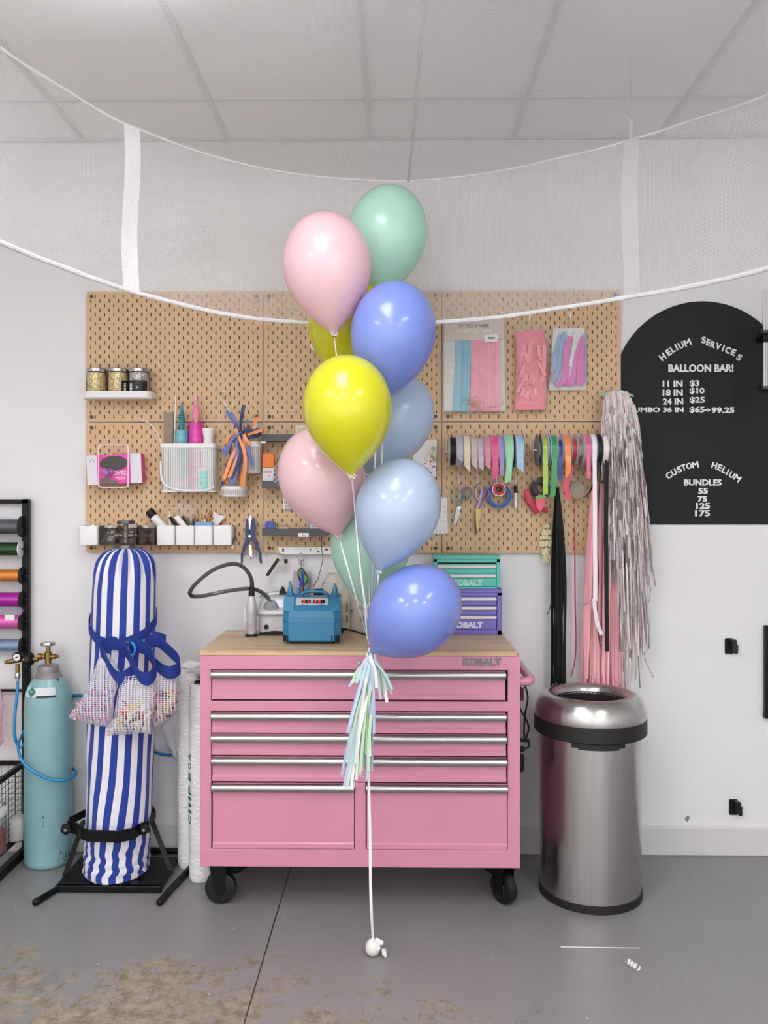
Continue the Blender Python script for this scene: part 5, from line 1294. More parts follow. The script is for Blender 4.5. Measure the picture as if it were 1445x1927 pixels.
# tassel garland on a long hook, two mesh cups
solo('long_hook', MB().tube(ppath([(424.5, 737, -.085), (420.5, 736, -.08), (417.5, 741, -.05), (420, 752, -.028), (427, 766, -.026), (434, 776, -.03), (434.5, 777, -.02)], -.03, 5), .0026, 8), white_metal, 'long white wire hook above the orange and navy tassels', 'hook')
def cup(px, y0, y1, wpx, Y, label, tall):
    c = W(px, y1, Y); r = M(wpx / 2, Y); z1 = W(px, y0, Y).z; t = thing('mesh_cup', label, 'cup', c, 'white mesh cups')
    rim = M(9 if tall else 6, Y)
    part('mesh_wall', MB().lathe([(r * .86, c.z + .003), (r * .93, c.z + .008), (r * .97, z1 - rim)], (c.x, c.y, 0), seg=32, caps=False), basket_mesh, t)
    part('rim', MB().lathe([(r * .985, z1 - rim), (r, z1 - rim), (r, z1), (r * .93, z1), (r * .93, z1 - rim)], (c.x, c.y, 0), seg=32, caps=False), white_plastic, t)
    part('base', MB().lathe([(r * .80, c.z), (r * .90, c.z + .004), (r * .93, c.z + .012), (r * .80, c.z + .012)], (c.x, c.y, 0), seg=32), white_plastic, t)
    return c, r, z1
c1, r1, z1_ = cup(474.5, 832, 891, 37, -.068, 'white mesh cup beside the orange tassels, the upper of two', True)
cup(441, 915, 936, 50, -.085, 'shallow white mesh cup below the orange and navy tassels', False)
solo('white_bottle', MB().lathe([(.010, c1.z + .01), (.010, z1_ + .025), (.014, z1_ + .045), (.013, z1_ + .075), (.004, z1_ + .078)], (c1.x + .016, c1.y, 0), seg=20), white_plastic, 'white plastic bottle standing in the upper mesh cup', 'bottle')
tm = [mat('tissue_orange', '#e08a52', .75), mat('tissue_navy', '#3d4468', .75), mat('tissue_periwinkle', '#6f76ad', .75), mat('tissue_peach', '#eda06a', .75)]
tg_ = thing('tassel_garland', 'orange and navy paper tassels bunched over a hook beside the mesh cup', 'tassel garland', W(445, 860, -.12))
rt = random.Random(11)
for i in range(34):
    if i < 20: p0, p1 = (452 + rt.uniform(-14, 16), 815 + rt.uniform(-8, 12)), (418 + (i % 10) * 4.6 + rt.uniform(-2, 2), 905 + rt.uniform(-10, 12)); q_ = (438 + (i % 10) * 2.4 + rt.uniform(-4, 4), 858)
    elif i < 26: p0, p1 = (446 + rt.uniform(-6, 8), 814), (416 + (i - 20) * 6 + rt.uniform(-4, 4), 852 + rt.uniform(-6, 12)); q_ = (432 + rt.uniform(-6, 6), 828)
    else: p0, p1 = (450 + rt.uniform(-6, 20), 812 + rt.uniform(-6, 8)), [(425, 773), (433, 776), (459, 762), (486, 785), (494, 808), (470, 838), (476, 878), (466, 790)][i - 26]; q_ = ((p0[0] + p1[0]) / 2 + rt.uniform(-3, 3), (p0[1] + p1[1]) / 2)
    Y_ = -.115 - rt.uniform(0, .035); aa = rt.uniform(-.6, .6); pts = smooth_path([W(p0[0], p0[1], Y_ + .02), W(q_[0], q_[1], Y_ - .008), W(p1[0], p1[1], Y_ + rt.uniform(-.006, .01))], 5)
    dv = (pts[-1] - pts[0]); sd_ = Vector((dv.z, 0, -dv.x)).normalized(); sd_ = Vector((sd_.x, math.sin(aa) * .7, sd_.z))
    part('tissue_strip', MB().strip(pts, [.009 + .006 * min(1, j / 6) for j in range(len(pts))], sd_, .0005), tm[(i * 7 + i // 3) % 4], tg_)
part('twist', MB().tube(smooth_path([W(450, 818, -.12), W(462, 810, -.13), W(478, 812, -.128), W(488, 808, -.12), W(486, 818, -.12), W(470, 822, -.125), W(452, 822, -.12)], 4), .009, 8), tm[1], tg_)

# rail with white cups and smoked boxes
RLY = -0.10
rl = thing('container_rail', 'white wall rail carrying seven small storage containers in a row', 'rail', W(296, 989, -.03))
part('bar', MB().pbox(148, 988.5, 443, 994, -.032, -.022, .001), white_metal, rl)
def container(x0_, x1_, m, label, group, y0=989, y1=1026, thick=.0016, Yf=RLY):
    a, b = W(x0_, y1, Yf), W(x1_, y0, Yf); t = thing('storage_cup', label, 'storage cup', ((a.x + b.x) / 2, (Yf - .024) / 2, a.z), group)
    def lp(i, z, k=0.0): 
        X0, X1, Y0_, Y1_, r = a.x + i + k, b.x - i - k, Yf + i + k, -.024 - i, .010; out = []
        for cx, cy, s in ((X1 - r, Y1_ - r, 0), (X0 + r, Y1_ - r, 90), (X0 + r, Y0_ + r, 180), (X1 - r, Y0_ + r, 270)):
            for q in range(5): tt = math.radians(s + 22.5 * q); out.append(Vector((cx + r * math.cos(tt), cy + r * math.sin(tt), z)))
        return out
    mb = shell([lp(.003, a.z), lp(.0008, a.z + .002), lp(0, b.z - .001), lp(.0005, b.z), lp(thick, b.z), lp(thick + .001, a.z + .003)])
    mb.add(lp(.003, a.z), [tuple(range(20))[::-1]]); mb.add(lp(thick + .001, a.z + .003), [tuple(range(20))])
    part('cup', mb, m, t); return Vector(((a.x + b.x) / 2, Yf, a.z + .004)), b.z
wg, sg = 'white storage cups on the rail', 'smoked storage boxes on the rail'
container(148, 184, white_plastic, 'white storage cup at the far left end of the rail', wg)
smk = container(185, 219, smoke_box, 'smoked clear box next to the leftmost white cup, striped sticks inside', sg)
container(220, 257, smoke_box, 'smoked clear box right behind the striped cylinder valve', sg)
container(258, 292.5, smoke_box, 'smoked clear box between the valve and the white cups', sg)
container(293.5, 328, white_plastic, 'white storage cup holding the black capped bottle', wg)
container(329.5, 364.5, white_plastic, 'white storage cup holding markers and a clear zip bag', wg)
container(365.5, 399.5, white_plastic, 'white storage cup holding paint brushes', wg)
container(400.5, 436, white_plastic, 'white storage cup at the right end of the rail with a clip on it', wg)
cY = -.062
def rod(name, p0, p1, r0, r1, m, label, cat, seg=16, bev=.0015): return solo(name, MB().cyl(W(p0[0], p0[1], cY), W(p1[0], p1[1], cY), r0, r1, seg, bev), m, label, cat)
tb_ = thing('glue_bottle', 'white bottle with black cap leaning out of a white cup', 'bottle', W(312, 990, cY))
part('body', MB().cyl(W(318, 1004, cY), W(289, 972, cY), .0185, .0185, 24, .002), white_plastic, tb_)
part('cap', MB().cyl(W(289.5, 972.5, cY), W(281, 961, cY), .0190, .0180, 24, .002), black_plastic, tb_)
part('cap_disc', MB().cyl(W(281, 961, cY), W(280, 960, cY), .0155, .0155, 20), mat('cap_grey', '#5d554f', .5), tb_)
pe = thing('white_pen', 'slim white pen standing upright between bottle and marker', 'pen', W(320, 990, cY)); part('barrel', MB().cyl(W(321, 1010, cY), W(320, 974, cY), .0058, .0058, 12), white_plastic, pe); part('tip', MB().cyl(W(320, 974, cY), W(318.8, 961, cY), .0055, .0015, 12), white_plastic, pe)
mk_ = thing('marker', 'white marker with black cap lying slanted in the second white cup', 'marker', W(345, 990, cY)); part('barrel', MB().obox((W(352, 996, cY - .01) + W(332, 972, cY - .01)) / 2, W(352, 996, cY) - W(332, 972, cY), (0, 1, 0), (1, 0, .8), M(17, cY), .009, .011, .003), white_plastic, mk_)
part('cap', MB().cyl(W(334, 993, cY - .014), W(320, 973, cY - .014), .0075, .0075, 14, .001), black_plastic, mk_)
zb = thing('zip_bag', 'clear zip bag with dark bits standing in the second white cup', 'zip bag', W(347, 990, cY + .02))
part('bag', MB().pillow([(328, 943), (368, 944.5), (369, 996), (327, 996)], cY + .022, .010), clear_bag, zb)
zz_ = MB(); rz2 = random.Random(4)
for i in range(46):
    c = W(345 + rz2.uniform(-3, 22), 984 + rz2.uniform(-9, 6), cY + .020 + rz2.uniform(-.006, .006)); d = Vector((rz2.uniform(-.7, .7), rz2.uniform(-.4, .4), 1)); zz_.obox(c, d, d.cross(Vector((0, 1, 0))), (0, 1, 0), .012, .0012, .0008)
part('contents', zz_, mat('grip_dark', '#36353a', .5), zb, kind='stuff')
part('zip_line', MB().tube([W(328, 957, cY + .012), W(348, 958, cY + .011), W(368, 958.5, cY + .012)], .0013, 6), white_plastic, zb)
bb = thing('blue_tray', 'small translucent blue tray set behind the brush cup', 'tray', W(382, 990, cY)); part('tray', MB().pbox(367, 982, 399, 1000, cY - .02, cY + .01, .002), mat('tray_blue', '#6f9fc6', .3), bb)
br_m, br_f = mat('brush_wood', '#b07a35', .5), mat('bristle', '#8b6a3f', .8)
for i, (xa, xb, yb, wd_) in enumerate(((369, 366, 967, 2.2), (374.5, 373, 964, 3), (381, 380, 970, 2.2), (385, 386.5, 968, 3.2), (389, 397, 960, 6.5), (395, 402, 974, 2))):
    t = thing('paint_brush', ['thin ochre paint brush at the left of the brush cup', 'second ochre paint brush in the brush cup', 'short thin paint brush in the middle of the brush cup', 'pale tipped paint brush left of the wide brush', 'widest ochre flat brush in the brush cup', 'thin dark brush beside the white paper cone'][i], 'paint brush', W(xa, 996, cY), 'paint brushes in the white cup')
    part('handle', MB().cyl(W(xa, 1000, cY - .01 * (i % 2)), W((xa + xb) / 2, (986 + yb) / 2, cY - .01 * (i % 2)), M(wd_ * .32, cY), M(wd_ * .45, cY), 10), white_plastic if i in (2, 3) else br_m, t)
    part('bristles', MB().cyl(W((xa + xb) / 2, (986 + yb) / 2, cY - .01 * (i % 2)), W(xb, yb, cY - .01 * (i % 2)), M(wd_ * .48, cY), M(wd_ * .36, cY), 10), br_f if i != 4 else br_m, t)
solo('paper_cone', MB().pprism([(398, 990), (402, 962), (410, 968), (424, 971.5), (420, 976), (410, 988)], cY + .012, cY + .016), paper_white, 'white folded paper cone behind the brushes', 'paper')
sk = MB(); a_, b__ = W(190, 1022, -.06), W(204, 1002, -.075)
for i in range(10): p = a_.lerp(b__, i / 10); q = a_.lerp(b__, (i + 1) / 10); sk.cyl(p, q, .0042, seg=10, mi=i % 2)
solo('striped_stick', sk, [ink, paper_white], 'black and white striped stick inside the smoked box', 'stick')
solo('white_clip', MB().pbox(201, 1013, 212, 1018, -.085, -.07, .001).pbox(203, 1008.5, 217, 1013.5, -.06, -.05, .001), paper_white, 'small white pieces lying inside the smoked box', 'clip')
lc = MB(); rl2 = random.Random(2)
for i in range(14): lc.obox(W(155 + i * 1.9, 987.5 + rl2.uniform(-1, 1), -.05 + rl2.uniform(-.02, .02)), (1, 0, rl2.uniform(-.4, .4)), (0, 1, 0), (rl2.uniform(-.4, .4), 0, 1), .006, .006, .003, .001)
solo('white_pieces', lc, paper_white, 'heap of small white pieces filling the leftmost cup', 'small pieces', kind='stuff')
hp_ = thing('hair_clip_bunch', 'dark clips with a pink tip hanging from the rightmost white cup', 'clip', W(439, 1030, -.09))
part('cord', MB().tube(ppath([(437, 988), (442, 992), (443.5, 1000), (442, 1010)], -.085, 5), .0013, 6), ink, hp_)
part('clips', MB().obox(W(439, 1017, -.088), (.3, 0, 1), (0, 1, 0), (1, 0, -.3), .017, .004, .003, .001).obox(W(444, 1014, -.09), (-.3, 0, 1), (0, 1, 0), (1, 0, .3), .012, .003, .0025, .001), mat('clip_dark', '#3a3433', .4), hp_)
part('pink_tip', MB().box(W(436, 1032, -.088).x, W(442, 1028, -.088).x, -.092, -.084, W(436, 1033, -.088).z, W(436, 1026, -.088).z, .001), mat('pink_tip', '#d79aa4', .5), hp_)

# navy punch pliers on a hook
hook(469.5, 973, -.062, 16, 4, 'white hook carrying the navy pliers')
pY = -.045
pr_ = thing('pliers', 'navy handled metal pliers hanging open on a hook', 'pliers', W(472, 1010, pY))
nv = mat('handle_navy', '#1f3768', .4)
L_ = [(463, 977), (467, 975), (468, 990), (469.5, 1008), (467, 1020), (462, 1030), (457, 1045), (456, 1060), (453, 1061), (453, 1044), (457, 1028), (462, 1014), (461, 998)]
R_ = [(478, 976), (474, 974), (471, 990), (470, 1008), (473, 1017), (479, 1026), (486, 1040), (489, 1060), (492.5, 1060), (491, 1040), (484, 1022), (479, 1008), (480, 992)]
for q_, d_ in ((L_, 0), (R_, -.009)): part('handle', MB().pprism(q_, pY - .006 + d_, pY + .004 + d_), nv, pr_)
part('jaw', MB().pprism([(466, 976), (468, 971), (472, 970), (474, 975), (472, 996), (468, 996)], pY - .003, pY + .003), chrome, pr_)
part('pivot', MB().cyl(W(469.5, 1009, pY - .014), W(469.5, 1009, pY - .018), .006, seg=14), chrome, pr_)
part('spring', MB().tube([W(459, 1043, pY - .002), W(471, 1052, pY - .002), W(484, 1043, pY - .002)], .0022, 6).pprism([(468, 1024), (473, 1026), (475, 1050), (469, 1046)], pY - .004, pY), chrome, pr_)

# ================================================================== MIDDLE: DARK SHELVES AND SMALL THINGS
shm = mat('shelf_grey', '#4b4b4d', .5)
def dshelf(x0, x1, y0, y1, label, Yf=-.105):
    t = thing('wall_shelf', label, 'shelf', W((x0 + x1) / 2, y1, -.06), 'dark grey metal shelves')
    a, b = W(x0, y1, Yf), W(x1, y0, Yf)
    part('front_lip', MB().box(a.x, b.x, Yf, Yf + .0025, a.z, b.z, .0006), shm, t)
    part('tray', MB().box(a.x, b.x, Yf + .0025, B0, a.z + .002, a.z + .004).box(a.x, a.x + .002, Yf + .0025, B0, a.z + .004, b.z).box(b.x - .002, b.x, Yf + .0025, B0, a.z + .004, b.z), shm, t)
    return a.z + .0042
su = dshelf(492, 640, 817, 830.5, 'top dark grey shelf with a cream card standing on it')
sm = dshelf(492.6, 640, 905, 918.5, 'middle dark grey shelf under the orange packet')
sl_ = dshelf(493, 617, 994.5, 1008, 'bottom dark grey shelf with the blue tape dispenser on it')
def box_on(name, x0, y0, x1, z, Yf, Yb, m, label, cat, bev=.001):
    a, b = W(x0, y0, Yf), W(x1, y0, Yf); return solo(name, MB().box(a.x, b.x, Yf, Yb, z, a.z, bev), m, label, cat)
cd = thing('cream_card', 'cream paper card standing on the top dark shelf behind the pink balloon', 'card', W(567, 817, -.05))
a, b = W(556, 800, -.055), W(582, 800, -.055); part('sheet', MB().box(a.x, b.x, -.056, -.052, su, a.z, .0005), mat('card_cream', '#e6dcc6', .8), cd)
ln = MB()
for y, xs_ in ((808, ((561, 566), (567, 573), (574, 577))), (812, ((561, 568), (570, 577))), (816, ((561, 564), (566, 572)))):
    for xa_, xb_ in xs_: ln.pbox(xa_, y - 1.6, xb_, y - .9, -.0563, -.0560)
part('writing', ln, mat('pencil', '#b9ae98', .8), cd, smooth=False)
og = thing('orange_packet', 'orange and white card packet standing on the middle dark shelf', 'packet', W(505, 905, -.09))
a, b, c_ = W(493.5, 853, -.09), W(515.5, 878, -.09), W(493.5, 880, -.09)
part('orange_top', MB().box(a.x, b.x, -.09, -.065, c_.z, a.z, .003), mat('packet_orange', '#e5761f', .45), og)
part('carton', MB().box(a.x + .001, b.x - .001, -.0905, -.066, sm, c_.z, .001), mat('packet_white', '#d7d9df', .5), og)
part('blue_foot', MB().box(a.x + .001, b.x - .001, -.0912, -.0902, sm, sm + .016), mat('packet_navy', '#26324f', .5), og)
pt_ = MB()
for xa_, xb_, y in ((498, 502, 886), (503, 511, 886), (496, 505, 889), (506, 512, 889), (505, 509, 895)): pt_.pbox(xa_, y, xb_, y + 1.4, -.0911, -.0908)
part('print', pt_, mat('print_orange', '#d98b62', .6), og, smooth=False)
bl_ = thing('bulb_pack', 'clear blister pack of tiny bulbs hanging in front of the middle dark shelf', 'bulb pack', W(521, 913, -.115))
part('blister', MB().pillow([(514, 874), (519, 872), (527, 873), (528, 900), (529, 911), (523, 914), (515, 912), (513, 902), (515, 890)], -.118, .010), clear_bag, bl_)
bm = MB()
for i, (x, y) in enumerate(((518, 880), (523, 884), (517, 889), (523, 894), (518, 898), (523, 903), (519, 907))): bm.ball(W(x, y, -.118), .0055, 10, 8)
part('bulbs', bm, mat('bulb_silver', '#c9c6c2', .2, .6), bl_)
part('eyelet', MB().tube([W(523 + 2 * math.cos(q), 879 + 2 * math.sin(q), -.13) for q in [i * .628 for i in range(10)]], .0009, 5, True), ink, bl_)
cl_ = thing('shelf_clip', 'white label clip with wire and thread at the left end of the top dark shelf', 'clip', W(495, 831, -.108))
part('clip', MB().pbox(491, 831, 500, 834.5, -.110, -.104, .001), white_plastic, cl_)
part('wire', MB().tube(ppath([(497, 834), (499, 839), (497, 841), (500, 843), (497, 848), (495, 857), (494.5, 864)], -.108, 5), .0007, 5), mat('wire_thin', '#b5a68f', .4, .5), cl_)
cw = thing('card_note', 'white printed card pinned to the pegboard between the lower dark shelves', 'card', W(543, 950, -.03))
part('sheet', MB().pbox(533, 937, 572, 959, -.032, -.030), paper_white, cw)
pt_ = MB()
for xa_, xb_ in ((535, 537), (538, 540), (541, 543), (544, 546)): pt_.pbox(xa_, 943, xb_, 947, -.0323, -.0321)
for i in range(4): pt_.pbox(535.5, 950 + i * 2.1, 552 - (i % 2) * 3, 950.8 + i * 2.1, -.0323, -.0321)
pt_.pbox(537, 938.5, 541, 942, -.0323, -.0321); part('print', pt_, ink, cw, smooth=False)
td = thing('tape_dispenser', 'small royal blue tape dispenser on the bottom dark shelf', 'tape dispenser', W(508, 995, -.09))
part('shell', MB().prism([W(498, 994.5, -.095), W(498.5, 985, -.095), W(502, 981, -.095), W(513, 981, -.095), W(517, 985, -.095), W(519, 994.5, -.095)], (0, .025, 0)), mat('royal_blue', '#253c96', .35, coat=.2), td, smooth=False)
part('rivet', MB().cyl(W(508, 990, -.095), W(508, 990, -.097), .0025, seg=10), white_plastic, td)
box_on('paper_slip', 523, 993.3, 542, sl_, -.102, -.05, paper_white, 'pale paper slip lying on the bottom dark shelf', 'paper', 0)
gb_ = thing('grey_carton', 'white carton with grey edge at the right of the bottom dark shelf', 'carton', W(590, 995, -.09))
a, b = W(578.5, 983, -.09), W(584, 983, -.09); part('edge', MB().box(a.x, b.x, -.09, -.05, sl_, a.z), mat('carton_grey', '#8d8c8f', .5), gb_)
a2, b2 = W(584, 984, -.09), W(603, 984, -.09); part('face', MB().box(a2.x, b2.x, -.0905, -.05, sl_, a2.z), paper_white, gb_)
pt_ = MB()
for i in range(3): pt_.pbox(586 + i * 5, 990 + (i % 2), 589 + i * 5, 992, -.0909, -.0905)
part('print', pt_, ink, gb_)
wl_ = thing('shelf_label', 'white label clip with a ring under the bottom dark shelf', 'label clip', W(571, 1008, -.107))
part('tag', MB().pbox(561, 1003, 581, 1010.5, -.1085, -.1055, .001), white_plastic, wl_)
part('ring', MB().tube([W(571 + 4.8 * math.cos(q), 1011.5 + 4.8 * math.sin(q), -.109) for q in [i * .4488 for i in range(14)]], .0011, 6, True), chrome, wl_)
solo('safety_pins', MB().tube([W(553 + 3 * math.cos(q), 1012 + 3 * math.sin(q), -.1) for q in [i * .52 for i in range(12)]], .0011, 6, True).tube(ppath([(546, 1008), (549, 1013), (552, 1010), (556, 1014)], -.1, 4), .001, 6), chrome, 'silver pins hanging under the bottom dark shelf', 'pins')
solo('thread', MB().tube(ppath([(507, 918), (506, 930), (502, 941), (497, 948), (490, 953)], -.045, 5), .0008, 5), mat('thread_cream', '#d9cbb0', .6), 'cream thread dangling under the middle dark shelf', 'thread')
# hook rail with keys
hr = thing('hook_rail', 'white hook rail strip with small stickers along the pegboard bottom edge', 'hook rail', W(571, 1044, -.03))
part('strip', MB().pbox(524, 1029, 642, 1043.5, -.034, -.0215, .001), white_plastic, hr)
stk = MB()
for x0, y0, x1, y1 in ((531, 1032, 534.5, 1038.5), (583, 1032, 587, 1034), (583, 1034, 584.4, 1038), (586, 1034, 587, 1037), (592, 1032, 598, 1033), (596, 1036, 601, 1040), (611, 1032, 618, 1036)): stk.pbox(x0, y0, x1, y1, -.0346, -.034)
part('stickers', stk, mat('sticker_brown', '#6a5648', .6), hr)
for px in (526, 566): part('hook', MB().tube(ppath([(px, 1038), (px, 1044), (px, 1046)], -.036, 4), .0014, 6), chrome, hr)
def ring_(px, py, r, Y): return MB().tube([W(px + r * math.cos(q), py + r * math.sin(q), Y) for q in [i * .4488 for i in range(14)]], .0009, 6, True)
ky = thing('key_bunch', 'bunch of keys with a black strap fob on the white hook rail', 'keys', W(528, 1050, -.04))
part('ring', ring_(528, 1048, 6.5, -.040), chrome, ky)
part('fob', MB().obox(W(513, 1067.5, -.046), W(503, 1083, -.046) - W(524, 1052, -.046), (0, 1, 0), (1, 0, -.6), M(19.5, -.046), .004, M(3.0, -.046), .003), mat('leather_black', '#141414', .4), ky, 'black leather strap fob')
kk = MB()
for x0, x1, y1 in ((529, 525, 1071), (531, 530, 1076), (533, 533.5, 1074)):
    kk.obox((W(x0, 1060, -.044) + W(x1, y1, -.044)) / 2, W(x1, y1, -.044) - W(x0, 1060, -.044), (0, 1, 0), (1, 0, 0), M((y1 - 1060) / 2, -.044), .001, .0028).cyl(W(x0, 1058, -.043), W(x0, 1058, -.045), .007, seg=14)
part('keys', kk, mat('key_steel', '#9a9389', .35, 1), ky)
part('key_head', MB().cyl(W(538, 1056, -.046), W(538, 1056, -.049), .008, seg=12).box(W(535, 1056, -.047).x, W(541, 1056, -.047).x, -.049, -.046, W(538, 1060, -.047).z, W(538, 1052, -.047).z), black_plastic, ky)
k2 = thing('key_charm', 'keyring with metal clasps and a rounded green rubber charm', 'keyring', W(567, 1050, -.045))
part('ring', ring_(566, 1048, 6.5, -.040), chrome, k2)
part('clasps', MB().tube(ppath([(563, 1053), (561.5, 1058), (564, 1062), (566, 1057), (563, 1053)], -.044, 4), .0016, 6).tube(ppath([(569, 1053), (572, 1059), (569, 1065), (567, 1059), (569, 1053)], -.046, 4), .0018, 6).tube(ppath([(566, 1054), (566, 1064), (567, 1068)], -.048, 4), .0018, 6), mat('clasp_steel', '#a39a92', .3, 1), k2)
def blob(cx, cy, w, h): return [(cx + w * math.cos(q), cy + h * math.sin(q)) for q in [i * .314 for i in range(20)]]
part('charm_back', MB().prism([W(x, y, -.052) for x, y in blob(567, 1080, 7.5, 11.5)], (0, .004, 0)).prism([W(x, y, -.0522) for x, y in blob(571, 1089, 9, 10)], (0, .004, 0)), black_plastic, k2)
part('charm', MB().prism([W(x, y, -.0535) for x, y in blob(567, 1079, 5.5, 9)], (0, .0015, 0)).prism([W(x, y, -.0537) for x, y in blob(571.5, 1089, 6.8, 8)], (0, .0015, 0)), mat('charm_green', '#5d9f5a', .5), k2, 'green rubber charm')
solo('pouch', MB().pillow([(553, 1073), (585, 1077), (581, 1112), (580, 1128), (549, 1128), (550, 1095)], -.030, .008), mat('pouch_lilac', '#b3a9b3', .7), 'small lilac-grey pouch hanging behind the green charm', 'pouch')
solo('charging_cable', MB().tube(ppath([(606, 1006, -.05), (605, 1030, -.05), (607.5, 1050, -.05), (603, 1072, -.05), (598, 1090, -.05), (590, 1103, -.06), (590, 1118, -.07), (592, 1150, -.08), (592, 1184, -.095)], -.06, 6), .0016, 6), black_plastic, 'thin black cable hanging from the bottom dark shelf to the worktop', 'cable')
kb_ = thing('black_bottle', 'dark bottle with black cap hidden behind the blue inflator', 'bottle', (W(600, 1110, -.20).x, -.20, WT))
part('cap', MB().lathe([(M(9.3, -.2), W(600, 1120, -.2).z), (M(9.3, -.2), W(600, 1110, -.2).z), (M(8.6, -.2), W(600, 1108.6, -.2).z)], (W(600, 1110, -.20).x, -.20, 0), seg=24), black_plastic, kb_)
part('body', MB().lathe([(M(9, -.2), WT), (M(9.2, -.2), WT + .003), (M(9.2, -.2), W(600, 1122, -.2).z), (M(7, -.2), W(600, 1120, -.2).z)], (W(600, 1110, -.20).x, -.20, 0), seg=24), mat('bottle_dark', '#2a2a2e', .3), kb_)
def film_bag(pts, Y, th, label, marks):
    t = thing('storage_bag', label, 'bag', W(pts[0][0], pts[0][1], Y), 'translucent bags on the worktop')
    part('bag', MB().pillow(pts, Y, th, noise=.25), milky_bag, t, ang=80); mb = MB()
    for x0, y0, x1, y1 in marks: mb.pbox(x0, y0, x1, y1, Y - th * 1.15, Y - th * 1.12)
    if marks: part('label', mb, mat('label_soft', '#7d7a78', .6), t)
    return t
t_ = film_bag([(606, 1101), (618, 1078), (630, 1070), (648, 1085), (656, 1115), (660, 1190), (640, 1190), (610, 1190)], -.14, .018, 'translucent cream bag standing behind the inflator nozzle', [(651, 1136, 655, 1152), (651, 1158, 655, 1172)])
part('zip_seal', MB().pbox(617, 1070, 640, 1078, -.165, -.160, .001), paper_white, t_)
film_bag([(658, 1116), (690, 1122), (697, 1140), (698, 1192), (660, 1192)], -.11, .014, 'translucent bag with dark label leaning beside the cream one', [(677, 1160, 685, 1169), (676, 1140, 678, 1149), (680, 1140, 682, 1149), (660, 1146, 663, 1155)])

# between the balloons
tr0 = thing('tape_roll', 'white tape roll on the pegboard beside the rear yellow balloon', 'tape roll', W(597, 652, -.05))
part('roll', MB().lathe([(M(8, -.05), 0), (M(12.5, -.05), 0), (M(12.5, -.05), .02), (M(8, -.05), .02), (M(8, -.05), 0)], W(597, 651, -.022), (0, -1, 0), 28, caps=False), white_plastic, tr0)
part('peg', MB().cyl(W(597, 647, -.0215), W(597, 647, -.055), .004, seg=8), white_metal, tr0)
cpk = thing('label_pack', 'white card pack with pink hearts and ribbon hung behind the balloons', 'label pack', W(805, 890, -.03))
part('card', MB().pprism([(778, 832), (819, 826), (822, 829), (820, 897), (816, 898), (776, 893)], -.034, -.031), paper_white, cpk)
hm_ = MB(); rh = random.Random(3)
for i in range(22): c = W(796 + rh.uniform(0, 22), 866 + rh.uniform(0, 26), -.0345); hm_.obox(c, (1, 0, 1), (0, 1, 0), (-1, 0, 1), .0022, .0003, .0022)
part('hearts', hm_, mat('heart_pink', '#c8546f', .6), cpk)
part('bow', MB().strip(smooth_path([W(800, 862, -.04), W(808, 850, -.05), W(814, 842, -.045), W(818, 848, -.05), W(812, 856, -.05), W(820, 866, -.045)], 4), .012, (.5, 0, .8), .0008), mat('bow_olive', '#b5a87a', .6), cpk)
dpk = thing('dotted_card', 'white dotted card in a clear sleeve beside the front pale blue balloon', 'card', W(832, 1004, -.03))
part('card', MB().pprism([(800, 940), (841, 936), (842.5, 1004), (800, 1004)], -.032, -.030), paper_white, dpk)
hm_ = MB()
for i in range(7):
    for j in range(4): hm_.cyl(W(814 + j * 7.5, 945 + i * 9, -.032), W(814 + j * 7.5, 945 + i * 9, -.0324), .0022, seg=8)
part('dots', hm_, mat('dot_grey', '#8f8a86', .6), dpk)
part('sleeve', MB().pillow([(796, 934), (848, 931), (849, 1006), (796, 1008)], -.033, .004), clear_bag, dpk)

# ================================================================== RIGHT: TASSEL PACKS
hook(889.5, 604, -.055, 18, 8, 'white hook carrying the tissue tassel pack')
hook(996, 603, -.058, 20, 10, 'white hook carrying the pink tassel bag')
hook(1068.5, 604, -.070, 22, 12, 'white hook carrying the pink and blue tassel bag')
tp = thing('tassel_pack', 'clear pack of white, blue and pink tissue tassels with a beige header', 'tassel pack', W(892, 778, -.04))
TYp = -.045
part('backing', MB().pprism([(835, 604), (948.5, 601), (951, 774), (834, 776)], TYp + .012, TYp + .014), mat('backing_cream', '#ddd6cc', .7), tp)
part('header', MB().pprism([(834.5, 604), (949, 600.5), (948, 637), (836, 642.5)], TYp - .002, TYp), mat('header_beige', '#cfc2b6', .6), tp, 'beige header card')
for nm, cols_, x0, x1, n in (('white_tissue', '#e2e0d8', 835, 864, 6), ('blue_tissue', '#86bfd2', 858, 886, 9), ('pink_tissue', '#ec9fae', 886, 940, 16)):
    mb = MB(); rr = random.Random(n)
    for i in range(n):
        xa = x0 + (x1 - x0) * i / n; xb = x0 + (x1 - x0) * (i + 1) / n; lean = -6 if nm == 'blue_tissue' else 0
        d = rr.uniform(0, .006); mb.pprism([(xa, 639), (xb + .6, 639), (xb + .6 + lean * .8, 774), (xa + lean, 774)], TYp + .002 - d + (.003 if nm == 'white_tissue' else 0), TYp + .011)
    part(nm, mb, mat('tp_' + nm, cols_, .75), tp, smooth=False)
tx_ = MB(); ptext(tx_, 'DIY TISSUE PAPER', 864, 610, 920.5, 616.5, TYp - .0022, .0003, .01); part('title', tx_, mat('title_grey', '#55504e', .6), tp, smooth=False)
tx_ = MB(); ptext(tx_, 'tassel garland', 859, 618, 924, 629, TYp - .0022, .0003, .0); part('script_title', tx_, paper_white, tp, smooth=False)
lb = part('price_sticker', MB().pprism([(911.5, 630.5), (937, 629), (937.5, 643), (912, 644.5)], TYp - .0045, TYp - .0040), paper_white, tp)
mb = MB()
for i in range(12): mb.pbox(918 + i * 1.1, 634, 918.4 + i * 1.1 + (i % 3) * .25, 638, TYp - .0048, TYp - .0046)
part('barcode', mb, ink, lb)
gs = MB(); rg_ = random.Random(9)
